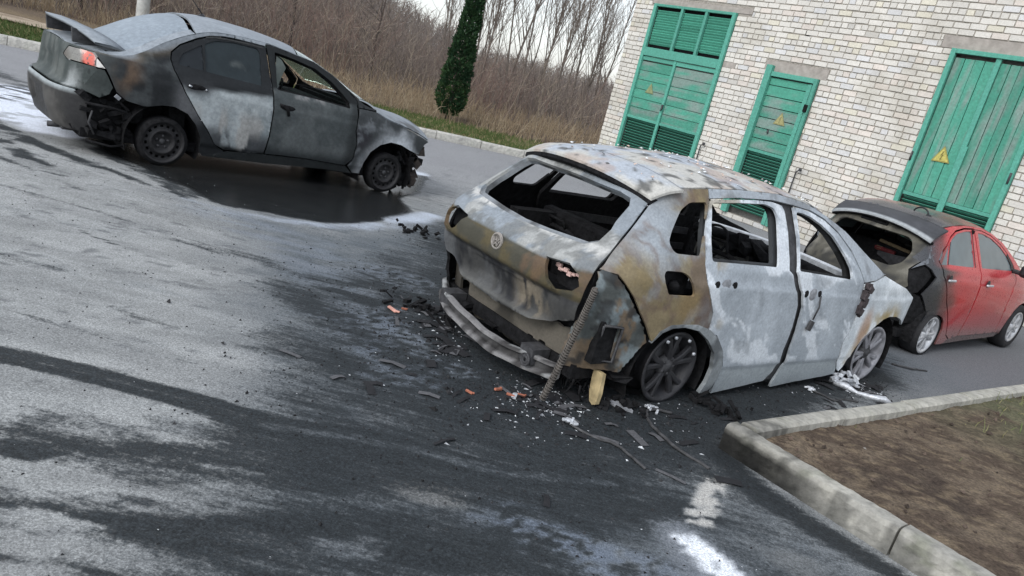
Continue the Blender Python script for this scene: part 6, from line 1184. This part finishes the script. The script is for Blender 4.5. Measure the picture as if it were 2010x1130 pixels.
def fast_mesh(name, V, F, S, mat, parent=None, smooth=False):
    me = bpy.data.meshes.new(name); V = np.asarray(V, np.float32); F = np.asarray(F, np.int32); me.vertices.add(len(V)); me.vertices.foreach_set('co', V.ravel()); k = F.shape[1]
    me.loops.add(F.size); me.loops.foreach_set('vertex_index', F.ravel()); me.polygons.add(len(F)); me.polygons.foreach_set('loop_start', np.arange(0, F.size, k, dtype=np.int32)); me.polygons.foreach_set('use_smooth', np.full(len(F), smooth))
    C = np.ones((len(V), 4), np.float32); C[:, :3] = S; a = me.color_attributes.new('stain', 'FLOAT_COLOR', 'POINT'); a.data.foreach_set('color', C.ravel()); me.update(); return link(name, me, parent, mat)
def curve(base, head, length, K, bend, rg):
    """N stems from base towards head with a bend"""
    N = len(base); t = np.linspace(0, 1, K)[None, :, None]; b = rg.normal(0, 1, (N, 1, 3))*bend; b2 = rg.normal(0, 1, (N, 1, 3))*bend*.35
    return base[:, None]+length[:, None, None]*(head[:, None]*t+b*t*t+b2*np.sin(t*7)*t)
rg = np.random.default_rng(21)
def back(x, y): return (x-K0[0])*kn[0]+(y-K0[1])*kn[1]
def scatter(n, b0, b1, s0, s1, dens=None):
    s = rg.uniform(s0, s1, n); b = rg.uniform(b0, b1, n); x = K0[0]+kd[0]*s+kn[0]*b; y = K0[1]+kd[1]*s+kn[1]*b
    # keep clear of the building
    lx = (x-1.12)*.6417-(y-19.23)*.767; ly = (x-1.12)*.767+(y-19.23)*.6417; k = ~((lx > -.4) & (ly > -.4) & (ly < 9)) & ~((b < 3.2) & (x > -.2))
    return x[k], y[k], b[k], s[k]
def unit(v): return v/np.linalg.norm(v, axis=-1, keepdims=True)
def build_brush():
    VV, FF, CC = [], [], []; off = 0
    def add(P, R_, C):
        nonlocal off
        V, F, S = strands(P, R_, C); VV.append(V); FF.append(F+off); CC.append(S); off += len(V)
    # thicket of bare shrubs, thick at the front and loose at the back
    x, y, b, s = scatter(7600, 5.6, 22, -26, 26); n = len(x); z = hill_z(x, y); az = np.degrees(np.arctan2(x, y)); clump = fbm(np.c_[x, y, x*0], .45, 601); h = (1.1+1.9*clump*rg.uniform(.6, 1.2, n))*np.interp(az, [-40, -14, -8, 6], [1.15, 1.1, .80, .80])
    base = np.c_[x, y, z]; head = unit(np.c_[rg.normal(0, .34, n), rg.normal(0, .34, n), np.ones(n)]); P = curve(base, head, h, 6, .16, rg); w = rg.uniform(.006, .013, n)[:, None]*np.linspace(1, .35, 6)[None]
    t = rg.random(n); C = lerp(np.tile(np.array((.185,.155,.135)), (n, 1)), np.array((.20,.135,.112)), ss(.45, .7, fbm(np.c_[x, y, x*0], .6, 602))); C = lerp(C, np.array((.33,.275,.21)), (t > .78)*.8); C = lerp(C, np.array((.10,.082,.075)), (t < .2)*.8); add(P, w, C)
    k = np.repeat(np.arange(n), 3); tt = rg.uniform(.3, .95, len(k)); i0 = np.minimum((tt*5).astype(int), 4); f = tt*5-i0; b0 = P[k, i0]*(1-f)[:, None]+P[k, i0+1]*f[:, None]
    hd = unit(np.c_[rg.normal(0, .6, len(k)), rg.normal(0, .6, len(k)), rg.uniform(.3, 1.2, len(k))]); add(curve(b0, hd, h[k]*rg.uniform(.15, .38, len(k)), 4, .15, rg), np.tile(np.array((.0055,.0045,.0035,.0025)), (len(k), 1)), C[k]*1.05)
    tag(fast_mesh('brushwood', np.concatenate(VV), np.concatenate(FF), np.concatenate(CC), PLANT), kind='stuff')
    VV, FF, CC = [], [], []; off = 0
    # tall dry grass at its foot
    x, y, b, s = scatter(15000, 2.5, 7.5, -24, 24); g = fbm(np.c_[x, y, x*0], .9, 603); k = (g+.25*rg.random(len(x)) > .50) & ~((s < 9.5) & (b < 5.6)); x, y, g = x[k], y[k], g[k]; n = len(x); h = rg.uniform(.25, .8, n)*(.5+1.1*(g-.3)); base = np.c_[x, y, np.maximum(hill_z(x, y), .12)]
    head = unit(np.c_[rg.normal(0, .25, n), rg.normal(0, .25, n), np.ones(n)]); P = curve(base, head, h, 5, .22, rg); C = lerp(np.tile(np.array((.34,.27,.18)), (n, 1)), np.array((.24,.175,.115)), rg.random(n)); C = lerp(C, np.array((.42,.35,.25)), (rg.random(n) > .8)*.8)
    add(P, np.tile(np.array((.006,.006,.005,.004,.0015)), (n, 1)), C)
    tag(fast_mesh('dry_grass', np.concatenate(VV), np.concatenate(FF), np.concatenate(CC), PLANT), kind='stuff')
    VV, FF, CC = [], [], []; off = 0
    x, y, b, s = scatter(26000, .2, 3.1, 0, 22); k = rg.random(len(x)) < (.35+.65*(fbm(np.c_[x, y, x*0], 1.4, 421) < .54)); x, y = x[k], y[k]; n = len(x); base = np.c_[x, y, np.full(n, .15)]; P = curve(base, unit(np.c_[rg.normal(0, .4, n), rg.normal(0, .4, n), np.ones(n)]), rg.uniform(.03, .10, n), 3, .3, rg)
    C = lerp(np.tile(np.array((.060,.105,.030)), (n, 1)), np.array((.11,.13,.05)), rg.random(n)); C = lerp(C, np.array((.27,.22,.12)), (rg.random(n) > .85)*1.); add(P, np.tile(np.array((.007,.006,.002)), (n, 1)), C)
    tag(fast_mesh('short_grass', np.concatenate(VV), np.concatenate(FF), np.concatenate(CC), PLANT), kind='stuff')
    # wood on the hill: bare crowns that read as one mass
    VV, FF, CC = [], [], []; off = 0; n = 5200; az = rg.uniform(-46, 9, n); d = 34+66*rg.random(n)**.8; x = d*np.sin(np.radians(az)); y = d*np.cos(np.radians(az)); z = hill_z(x, y); h = rg.uniform(2.2, 4.6, n)*np.interp(az, [-46, -16, -12, -6, 9], [1.15, 1.1, .75, .55, .6])*np.interp(d, [34, 55, 100], [.65, .95, 1.0]); base = np.c_[x, y, z-.1]
    P = curve(base, unit(np.c_[rg.normal(0, .12, n), rg.normal(0, .12, n), np.ones(n)]), h, 5, .06, rg); C = lerp(np.tile(np.array((.155,.132,.122)), (n, 1)), np.array((.22,.19,.165)), rg.random(n)); C = lerp(C, np.array((.19,.135,.11)), ss(.5, .65, fbm(np.c_[x, y, x*0], .12, 605))*.7); add(P, rg.uniform(.02, .045, n)[:, None]*np.array((1, .8, .6, .4, .2))[None], C)
    k = np.repeat(np.arange(n), 6); tt = rg.uniform(.15, .95, len(k)); i0 = np.minimum((tt*4).astype(int), 3); f = tt*4-i0; b0 = P[k, i0]*(1-f)[:, None]+P[k, i0+1]*f[:, None]; hd = unit(np.c_[rg.normal(0, .7, len(k)), rg.normal(0, .7, len(k)), rg.uniform(.3, 1.3, len(k))]); add(curve(b0, hd, h[k]*rg.uniform(.18, .40, len(k)), 3, .15, rg), np.tile(np.array((.020,.015,.008)), (len(k), 1)), C[k])
    tag(fast_mesh('woodland', np.concatenate(VV), np.concatenate(FF), np.concatenate(CC), PLANT), kind='stuff')
build_brush()

def bare_tree(name, x, y, h, r, seed, label, group=None, col=(.12,.10,.09), nb=26, spread=.35, lean=0.0, up=.8):
    q = np.random.default_rng(seed); z = float(hill_z(np.array([x]), np.array([y]))[0]); R = np.array(((0, 0, 0),), float); P = curve(R, unit(np.array(((lean, q.normal(0, .04), 1.),))), np.array([h]), 12, .05, q); V, F, S = strands(P, r*np.linspace(1, .12, 12)[None], np.array([col]))
    t = fast_mesh('trunk' if False else name, V, F, S, PLANT, smooth=True); t.location = (x, y, z-.1); tag(t, label, 'tree', group)
    tt = q.uniform(.22, .98, nb); i0 = np.minimum((tt*11).astype(int), 10); f = tt*11-i0; b0 = P[0, i0]*(1-f)[:, None]+P[0, i0+1]*f[:, None]; a = q.uniform(0, 6.3, nb); hd = unit(np.c_[np.cos(a)*spread, np.sin(a)*spread, np.full(nb, up)]); ln = h*(.36-.24*tt)*q.uniform(.7, 1.3, nb); B = curve(b0, hd, ln, 6, .10, q); VV = []; FF = []; SS = []
    V, F, S = strands(B, (r*.36*(1-.6*tt))[:, None]*np.linspace(1, .25, 6)[None], np.tile(np.array(col)*1.05, (nb, 1))); VV.append(V); FF.append(F); SS.append(S); o = len(V)
    k = np.repeat(np.arange(nb), 5); u = q.uniform(.2, .98, len(k)); i0 = np.minimum((u*5).astype(int), 4); f = u*5-i0; b1 = B[k, i0]*(1-f)[:, None]+B[k, i0+1]*f[:, None]; a = q.uniform(0, 6.3, len(k)); hd = unit(np.c_[np.cos(a)*.5, np.sin(a)*.5, q.uniform(.4, 1.1, len(k))]); V, F, S = strands(curve(b1, hd, ln[k]*q.uniform(.25, .5, len(k)), 4, .12, q), np.tile(np.array((.006,.005,.004,.0025)), (len(k), 1)), np.tile(np.array(col)*1.15, (len(k), 1))); VV.append(V); FF.append(F+o); SS.append(S)
    fast_mesh('crown', np.concatenate(VV), np.concatenate(FF), np.concatenate(SS), PLANT, t); return t
spots = [(-4.4,29.5,7.2,.045),(-3.7,31.5,8.5,.060),(-3.1,28.5,7.8,.055),(-2.5,33,9.0,.065),(-2.1,30,8.0,.05),(-1.5,28,7.5,.05),(-1.1,32,8.8,.06),(-.5,30.5,7.6,.055),(-.1,28.2,6.8,.045),(.4,33,8.6,.06),(.7,30,7.2,.05),(1.2,32,7.0,.05),(1.5,35,7.8,.05),(-5.2,33,7.0,.05),(2.2,37,8.0,.055),(-4.0,33.5,7.0,.035),(-3.4,34,7.4,.04),(-2.8,30.5,6.4,.035),(-1.8,34,7.8,.04),(-1.3,30.2,6.6,.035),(-.8,35,8,.04),(.1,34.5,7.4,.04),(.9,33.6,6.8,.035),(-4.9,31,6.0,.035)]
for i, (x, y, h, r) in enumerate(spots):
    bare_tree('bare_tree', x, y, h, r, 700+i, 'slender leafless young tree in the clump rising left of the brick building', 'slender bare trees between conifer and building', nb=34, spread=.30, lean=-.10+.26*(i % 4)/3, col=(.17,.145,.125))
for i, (x, y, h, r, lab) in enumerate([(-13.6,21.8,4.6,.09,'dark gnarled bare tree beyond the sandy path, left of the utility pole'), (-9.5,27,4.8,.07,'grey leafless tree in the thicket behind the roof of the dark saloon'), (-6.2,25.5,4.2,.06,'grey leafless tree in the brushwood, nearest to the conifer on its left')]):
    bare_tree('bare_tree', x, y, h, r, 750+i, lab, nb=30, spread=.8, up=.5, col=(.085,.07,.062))

def conifer():
    x0, y0 = -2.78, 20.2; H = 4.0; q = np.random.default_rng(33); z0 = .12
    m = MB(); m.tube([(0, 0, -.1), (.01, 0, .4), (0, .01, 2), (0, 0, H-.3)], [.07, .06, .045, .01], 8); t = m.build('conifer', mat_plain('conifer_bark', (.025, .022, .017), rough=.9, bump=.5)); t.location = (x0, y0, z0); t.rotation_euler = (0, .035, 0)
    tag(t, 'narrow dark green column-shaped conifer on the verge beyond the road', 'tree')
    prof = pchip([(0,.04),(.22,.24),(.6,.40),(1.0,.40),(1.6,.35),(2.2,.30),(2.8,.235),(3.2,.18),(3.6,.11),(3.9,.03),(4.5,.0)]); n = 12000; z = q.uniform(.16, 3.9, n); a = q.uniform(0, 2*math.pi, n)
    rr = .86*prof(z)*(1+.75*(fbm(np.c_[np.cos(a)*.5, np.sin(a)*.5, z], 2.8, 611)-.5)+.55*(fbm(np.c_[np.cos(a)*.5, np.sin(a)*.5, z], 8, 612)-.5)); r = rr*(1-.55*q.random(n)**2.6)
    P = np.c_[r*np.cos(a), r*np.sin(a), z]; out = unit(np.c_[np.cos(a), np.sin(a), 1.1*np.ones(n)])+q.normal(0, .35, (n, 3)); out = unit(out); sd_ = unit(np.cross(out, q.normal(0, 1, (n, 3)))); L = q.uniform(.05, .11, n)[:, None]; W = q.uniform(.014, .03, n)[:, None]
    V = np.stack([P, P+out*L*.5+sd_*W, P+out*L, P+out*L*.5-sd_*W], 1).reshape(-1, 3); F = np.arange(4*n).reshape(-1, 4)
    c = lerp(np.tile(np.array((.014,.038,.018)), (n, 1)), np.array((.034,.072,.028)), q.random(n)); c = lerp(c, np.array((.06,.11,.035)), ss(.5, .65, fbm(P, 5, 613))*(1-ss(.9, 1.6, z))); c = lerp(c, np.array((.012,.034,.018)), ss(.5, .62, fbm(P, 3.2, 614))*.7)
    fast_mesh('foliage', V, F, np.repeat(c, 4, 0), LEAF, t)
conifer()
# soil bed: dead leaves, crumbs, sparse grass
def litter():
    q = np.random.default_rng(41); n = 5200; u = q.uniform(0, 1, n)*.9; v = q.uniform(0, 1, n)**1.3*.95; P = bed_xy(u, v); z = .085+.05*(fbm(np.c_[P, P[:, 0]*0], 2.5, 415)-.5)+.03*(fbm(np.c_[P, P[:, 0]*0], 9, 416)-.5); P = np.c_[P, z+.004]; k = np.where(((P[:, 0]-A0[0])*da[0]+(P[:, 1]-A0[1])*da[1] > .13) & ((P[:, 0]-A0[0])*db[0]+(P[:, 1]-A0[1])*db[1] > .14))[0]; P = P[k]; n = len(P)
    a = q.uniform(0, 6.3, n); L = q.uniform(.005, .022, n)*np.where(q.random(n) > .93, 1.7, 1); d = np.c_[np.cos(a), np.sin(a), q.normal(0, .3, n)]*L[:, None]; s = np.c_[-np.sin(a), np.cos(a), q.normal(0, .4, n)]*(L*q.uniform(.3, .7, n))[:, None]; up = np.c_[a*0, a*0, q.uniform(0, .012, n)]
    V = np.stack([P-d, P+s+up, P+d+up*.5, P-s+up], 1).reshape(-1, 3); c = lerp(np.tile(np.array((.10,.07,.05)), (n, 1)), np.array((.24,.17,.11)), q.random(n)); c = lerp(c, np.array((.45,.42,.36)), (q.random(n) > .955)*1.); c = lerp(c, np.array((.04,.032,.03)), (q.random(n) < .2)*1.)
    tag(fast_mesh('leaf_litter', V, np.arange(4*n).reshape(-1, 4), np.repeat(c, 4, 0), PLANT), kind='stuff')
    n = 9000; u = q.uniform(0, 1, n); v = q.uniform(.12, 1, n); P = bed_xy(u, v); k = q.random(n) < ss(2.0, 4.2, v*9)*ss(.38, .58, fbm(np.c_[P, P[:, 0]*0], 3.5, 414))+.03; P = P[k]; n = len(P); base = np.c_[P, np.full(n, .085)]; C = lerp(np.tile(np.array((.12,.17,.06)), (n, 1)), np.array((.25,.22,.12)), q.random(n)); V, F, S = strands(curve(base, unit(np.c_[q.normal(0, .5, n), q.normal(0, .5, n), np.ones(n)]), q.uniform(.03, .09, n), 3, .3, q), np.tile(np.array((.003,.003,.001)), (n, 1)), C)
    tag(fast_mesh('sparse_grass', V, F, S, PLANT), kind='stuff')
litter()

# ------------------------------------------------------------------ burnt debris on the asphalt
def debris():
    q = np.random.default_rng(51)
    def field(n, pts, sd_): 
        w = np.array([p[2] for p in pts], float); i = q.choice(len(pts), n, p=w/w.sum()); c = np.array([p[:2] for p in pts])[i]; s = np.array([p[3] for p in pts])[i]; return c+q.normal(0, 1, (n, 2))*s[:, None]*sd_
    def lumps(name, XY, size, cols, flat, mat):
        n = len(XY); base = np.array([(1,0,0),(-.5,.87,0),(-.5,-.87,0),(.2,.1,1.0),(-.1,-.2,-.3)]); F0 = np.array([(0,1,3),(1,2,3),(2,0,3),(1,0,4),(2,1,4),(0,2,4)]); a = q.uniform(0, 6.3, n); c, s = np.cos(a), np.sin(a); J = base[None]*(1+q.uniform(-.45, .45, (n, 5, 3))); X = J[:, :, 0]*q.uniform(.5, 1.3, n)[:, None]; Y = J[:, :, 1]*q.uniform(.35, 1, n)[:, None]; V = np.stack([X*c[:, None]-Y*s[:, None], X*s[:, None]+Y*c[:, None], J[:, :, 2]*flat], 2)*size[:, None, None]+np.c_[XY, ground_z(XY[:, 0], XY[:, 1])+size*.15*flat][:, None]
        F = (F0[None]+5*np.arange(n)[:, None, None]).reshape(-1, 3); tag(fast_mesh(name, V.reshape(-1, 3), F, np.repeat(cols, 5, 0), mat), kind='stuff')
    DEB = mat_attr('debris', rough=.85, spec=.3, var=.4, scale=80, bump=.2)
    src = [(-.4,5.0,3,.35),(-.2,4.4,3,.4),(.3,4.2,3,.3),(.9,4.4,2.5,.3),(1.5,4.75,2,.3),(2.3,5.6,2,.35),(3.1,6.2,1.5,.25),(-.7,4.0,1.5,.6),(-.1,3.6,1.5,.6),(-1.2,5.3,1,.5),(-.6,5.9,1,.4),(.5,3.0,.6,.5),(-1.1,7.3,.4,.3)]
    XY = field(3600, src, 1.0); n = len(XY); sz = q.uniform(.003, .011, n)*np.where(q.random(n) > .96, 2.2, 1); lumps('charcoal_crumbs', XY, sz, np.array((.014,.014,.015))[None]*q.uniform(.5, 2.5, (n, 1)), .8, DEB)
    XY = np.c_[q.uniform(-5.5, .2, 900), q.uniform(1.9, 7.5, 900)]; lumps('charcoal_crumbs', XY, q.uniform(.003, .009, 900), np.array((.02,.021,.022))[None]*q.uniform(.5, 2, (900, 1)), .8, DEB)
    src = [(.30,4.28,3,.10),(.42,4.25,3,.10),(.36,4.12,2,.12),(-.55,5.35,1.2,.10),(-.35,5.0,1.5,.12),(-.30,4.68,2,.07),(.2,4.0,1,.2),(2.95,6.05,2,.10),(3.05,6.2,2,.09),(1.3,4.7,1,.25),(.9,4.15,.7,.3),(2.3,5.55,.8,.3),(-.2,4.3,.8,.5)]
    XY = field(520, src, 1.0); n = len(XY); c = lerp(np.tile(np.array((.62,.64,.66)), (n, 1)), np.array((.30,.31,.33)), q.random(n)); lumps('ash_flakes', XY, q.uniform(.004, .015, n)*np.where(q.random(n) > .93, 1.9, 1), c, .4, DEB)
    lumps('ash_flakes', np.c_[q.uniform(-4.5, 3.0, 160), q.uniform(2.2, 7.4, 160)], q.uniform(.003, .007, 160), np.tile(np.array((.5,.52,.54)), (160, 1)), .4, DEB)
    q2 = np.c_[q.uniform(0, 1, 900), q.uniform(0, 1, 900)**1.4]; XY = bed_xy(q2[:, 0]*.8, q2[:, 1]*.9); k = ((XY-A0) @ da > .16) & ((XY-A0) @ db > .16); XY = XY[k]; n = len(XY); old = ground_z
    base = np.array([(1,0,0),(-.5,.87,0),(-.5,-.87,0),(.2,.1,.9),(-.1,-.2,-.3)]); sz = q.uniform(.006, .020, n)*np.where(q.random(n) > .95, 1.8, 1); V = base[None]*(1+q.uniform(-.4, .4, (n, 5, 3)))*sz[:, None, None]+np.c_[XY, np.full(n, .112)][:, None]; F = (np.array([(0,1,3),(1,2,3),(2,0,3),(1,0,4),(2,1,4),(0,2,4)])[None]+5*np.arange(n)[:, None, None]).reshape(-1, 3)
    c = np.array((.085,.062,.048))[None]*q.uniform(.5, 1.7, (n, 1)); c[q.random(n) > .95] = (.30,.28,.25); tag(fast_mesh('soil_clods', V.reshape(-1, 3), F, np.repeat(c, 5, 0), DEB), kind='stuff')
    mb = MB()
    for k in range(130):
        i = q.choice(len(src)); x, y, _, s_ = src[i]; x += q.normal(0, s_*1.1); y += q.normal(0, s_*1.1); L = q.uniform(.02, .09); w = L*q.uniform(.15, .5); a = q.uniform(0, 6.3); c_, s2 = math.cos(a), math.sin(a); P = [(-1,-1,0),(0,-1,.3),(1,-.8,.1),(1,1,.2),(0,.8,.45),(-1,1,.1)]; h = q.uniform(.006, .022); g = q.choice(3, p=(.70,.28,.02)); cc = ((.018,.018,.02),(.09,.09,.095),(.34,.35,.37))[g]
        mb.add([(x+u*L*c_-v*w*s2, y+u*L*s2+v*w*c_, .004+t*h*2) for u, v, t in P], [(0,1,4,5),(1,2,3,4)], cc)
    tag(mb.build('burnt_flakes', DEB, stain=True, fix=False), kind='stuff')
    # orange-red fragments of lamp glass and brick-red plastic
    OR = mat_plain('orange_plastic', (.36, .13, .08), rough=.7, var=.4, scale=40, bump=.3); PK = mat_plain('pinkish_plastic', (.58, .30, .24), rough=.6, var=.35, scale=40, bump=.3)
    for x, y, a, l, mt, lab in ((.06,4.20,.9,.060,OR,'orange plastic fragment nearest the foot of the corrugated hose on its left'),(.14,4.16,-.2,.055,OR,'orange-red plastic shard lying in the row of shards behind the SUV'),(.20,4.20,.3,.05,OR,'small orange-red shard at the edge of the white ash below the SUV tail'),(-.10,4.06,-.35,.045,OR,'lone orange shard on the sooty asphalt, apart from the row by the hose'),(-.79,5.12,-.6,.085,PK,'long pinkish plastic strip on the soot left of the bumper beam'),(-.72,5.19,.4,.04,OR,'small orange chip beside the long pinkish strip left of the bumper beam')):
        mb = MB(); Rm = Matrix.Rotation(a, 3, 'Z'); mb.box((0, 0, .012), (l, l*.30, .014), Matrix.Rotation(a, 3, 'Z') @ Matrix.Rotation(.12, 3, 'Y'), bev=.003); mb.box(tuple(Rm @ Vector((l*.45, .006, .010))), (l*.5, l*.22, .010), Matrix.Rotation(a+.5, 3, 'Z'), bev=.002); o = mb.build('plastic_shard', mt); o.location = (x, y, 0); tag(o, lab, 'shard')
    BW = mat_plain('burnt_cable', (.05, .05, .052), rough=.7, var=.7, scale=18, bump=.4)
    def wire(pts, r, label, head=None, mat=BW):
        P = [Vector((x, y, .01+.006*math.sin(i*1.7))) for i, (x, y) in enumerate(pts)]; sm = []
        for i in range(len(P)-1):
            p0, p1, p2, p3 = P[max(i-1, 0)], P[i], P[i+1], P[min(i+2, len(P)-1)]
            for k in range(6): t = k/6; sm.append(.5*((2*p1)+(p2-p0)*t+(2*p0-5*p1+4*p2-p3)*t*t+(3*p1-p0-3*p2+p3)*t**3)+Vector((.003*math.sin(9*(i+t)), .003*math.cos(7*(i+t)), 0)))
        mb = MB(); mb.tube(sm, r, 6); o = mb.build('burnt_cable', mat); tag(o, label, 'cable')
        if head:
            h = MB()
            for k in range(7): h.box((head[0]+random.uniform(-.035, .035), head[1]+random.uniform(-.03, .03), random.uniform(.012, .03)), (random.uniform(.02, .06), random.uniform(.012, .03), .014), Matrix.Rotation(random.uniform(0, 3), 3, 'Z') @ Matrix.Rotation(random.uniform(-.4, .4), 3, 'Y'), bev=.003)
            h.build('melted_end', MELTALU, o)
    wire([(.47,4.06),(.50,3.97),(.56,3.93),(.66,3.89),(.75,3.86),(.83,3.76),(.91,3.66)], .008, 'thin burnt cable with pale melted end, left of the other cable on the asphalt', (.49, 3.99))
    wire([(1.16,4.52),(1.06,4.50),(.99,4.44),(1.0,4.28),(1.04,4.16),(1.11,4.02),(1.20,3.95),(1.30,3.86)], .010, 'burnt cable running from the rear rim of the SUV towards the kerb corner', (1.03, 4.50))
    wire([(2.42,5.76),(2.52,5.66),(2.60,5.62),(2.72,5.72),(2.84,5.72)], .008, 'short burnt cable on the asphalt below the front door of the SUV', (2.45, 5.74))
    wire([(3.72,7.2),(3.88,7.18),(4.0,7.24),(4.12,7.28)], .010, 'short black strip on the asphalt below the red hatchback')
    mb = MB(); P = [(2.74,6.05),(2.82,6.0),(2.90,5.96),(3.0,5.92),(3.10,5.89),(3.17,5.87)]
    mb.tube([(x, y, .02+.012*math.sin(i*2)) for i, (x, y) in enumerate(P)], [.02, .03, .016, .024, .03, .008], 7)
    for k in range(26): mb.box((2.74+.2*random.random(), 6.02+.13*random.random(), random.uniform(.01, .10)), (random.uniform(.02, .07), random.uniform(.015, .04), random.uniform(.01, .03)), Matrix.Rotation(random.uniform(0, 3), 3, 'Z') @ Matrix.Rotation(random.uniform(-.7, .7), 3, 'Y'), bev=.003)
    tag(mb.build('molten_metal', MELTALU), 'pale splash of molten aluminium under the front rim of the SUV', 'scrap')
    for x, y, n, s, lab in ((.82,4.42,22,.10,'tangle of charred scrap on the ground beside the hanging strip'),(1.52,4.80,30,.11,'heap of charred flakes between the rear wheel of the SUV and the kerb'),(-.55,5.28,34,.20,'charred debris heap lying beyond the left end of the bumper beam'),(-1.10,7.62,26,.18,'burnt debris fallen under the nose of the dark saloon')):
        mb = MB()
        for k in range(n): mb.box((x+random.gauss(0, s), y+random.gauss(0, s*.7), random.uniform(.005, .05)), (random.uniform(.02, .09), random.uniform(.01, .04), random.uniform(.006, .03)), Matrix.Rotation(random.uniform(0, 3), 3, 'Z') @ Matrix.Rotation(random.uniform(-.8, .8), 3, 'Y'))
        tag(mb.build('charred_scrap', CHAR), kind='stuff')
    mb = MB(); mb.prism([(0,0),(.09,.035),(.16,.03),(.20,.0),(.10,-.03)], .004, .022, 'xy'); o = mb.build('scorched_panel_piece', GREYMETAL); o.location = (.72, 4.47, 0); o.rotation_euler = (.1, 0, -.5); tag(o, 'flat grey scorched piece lying between hanging strip and rear rim', 'debris')
debris()
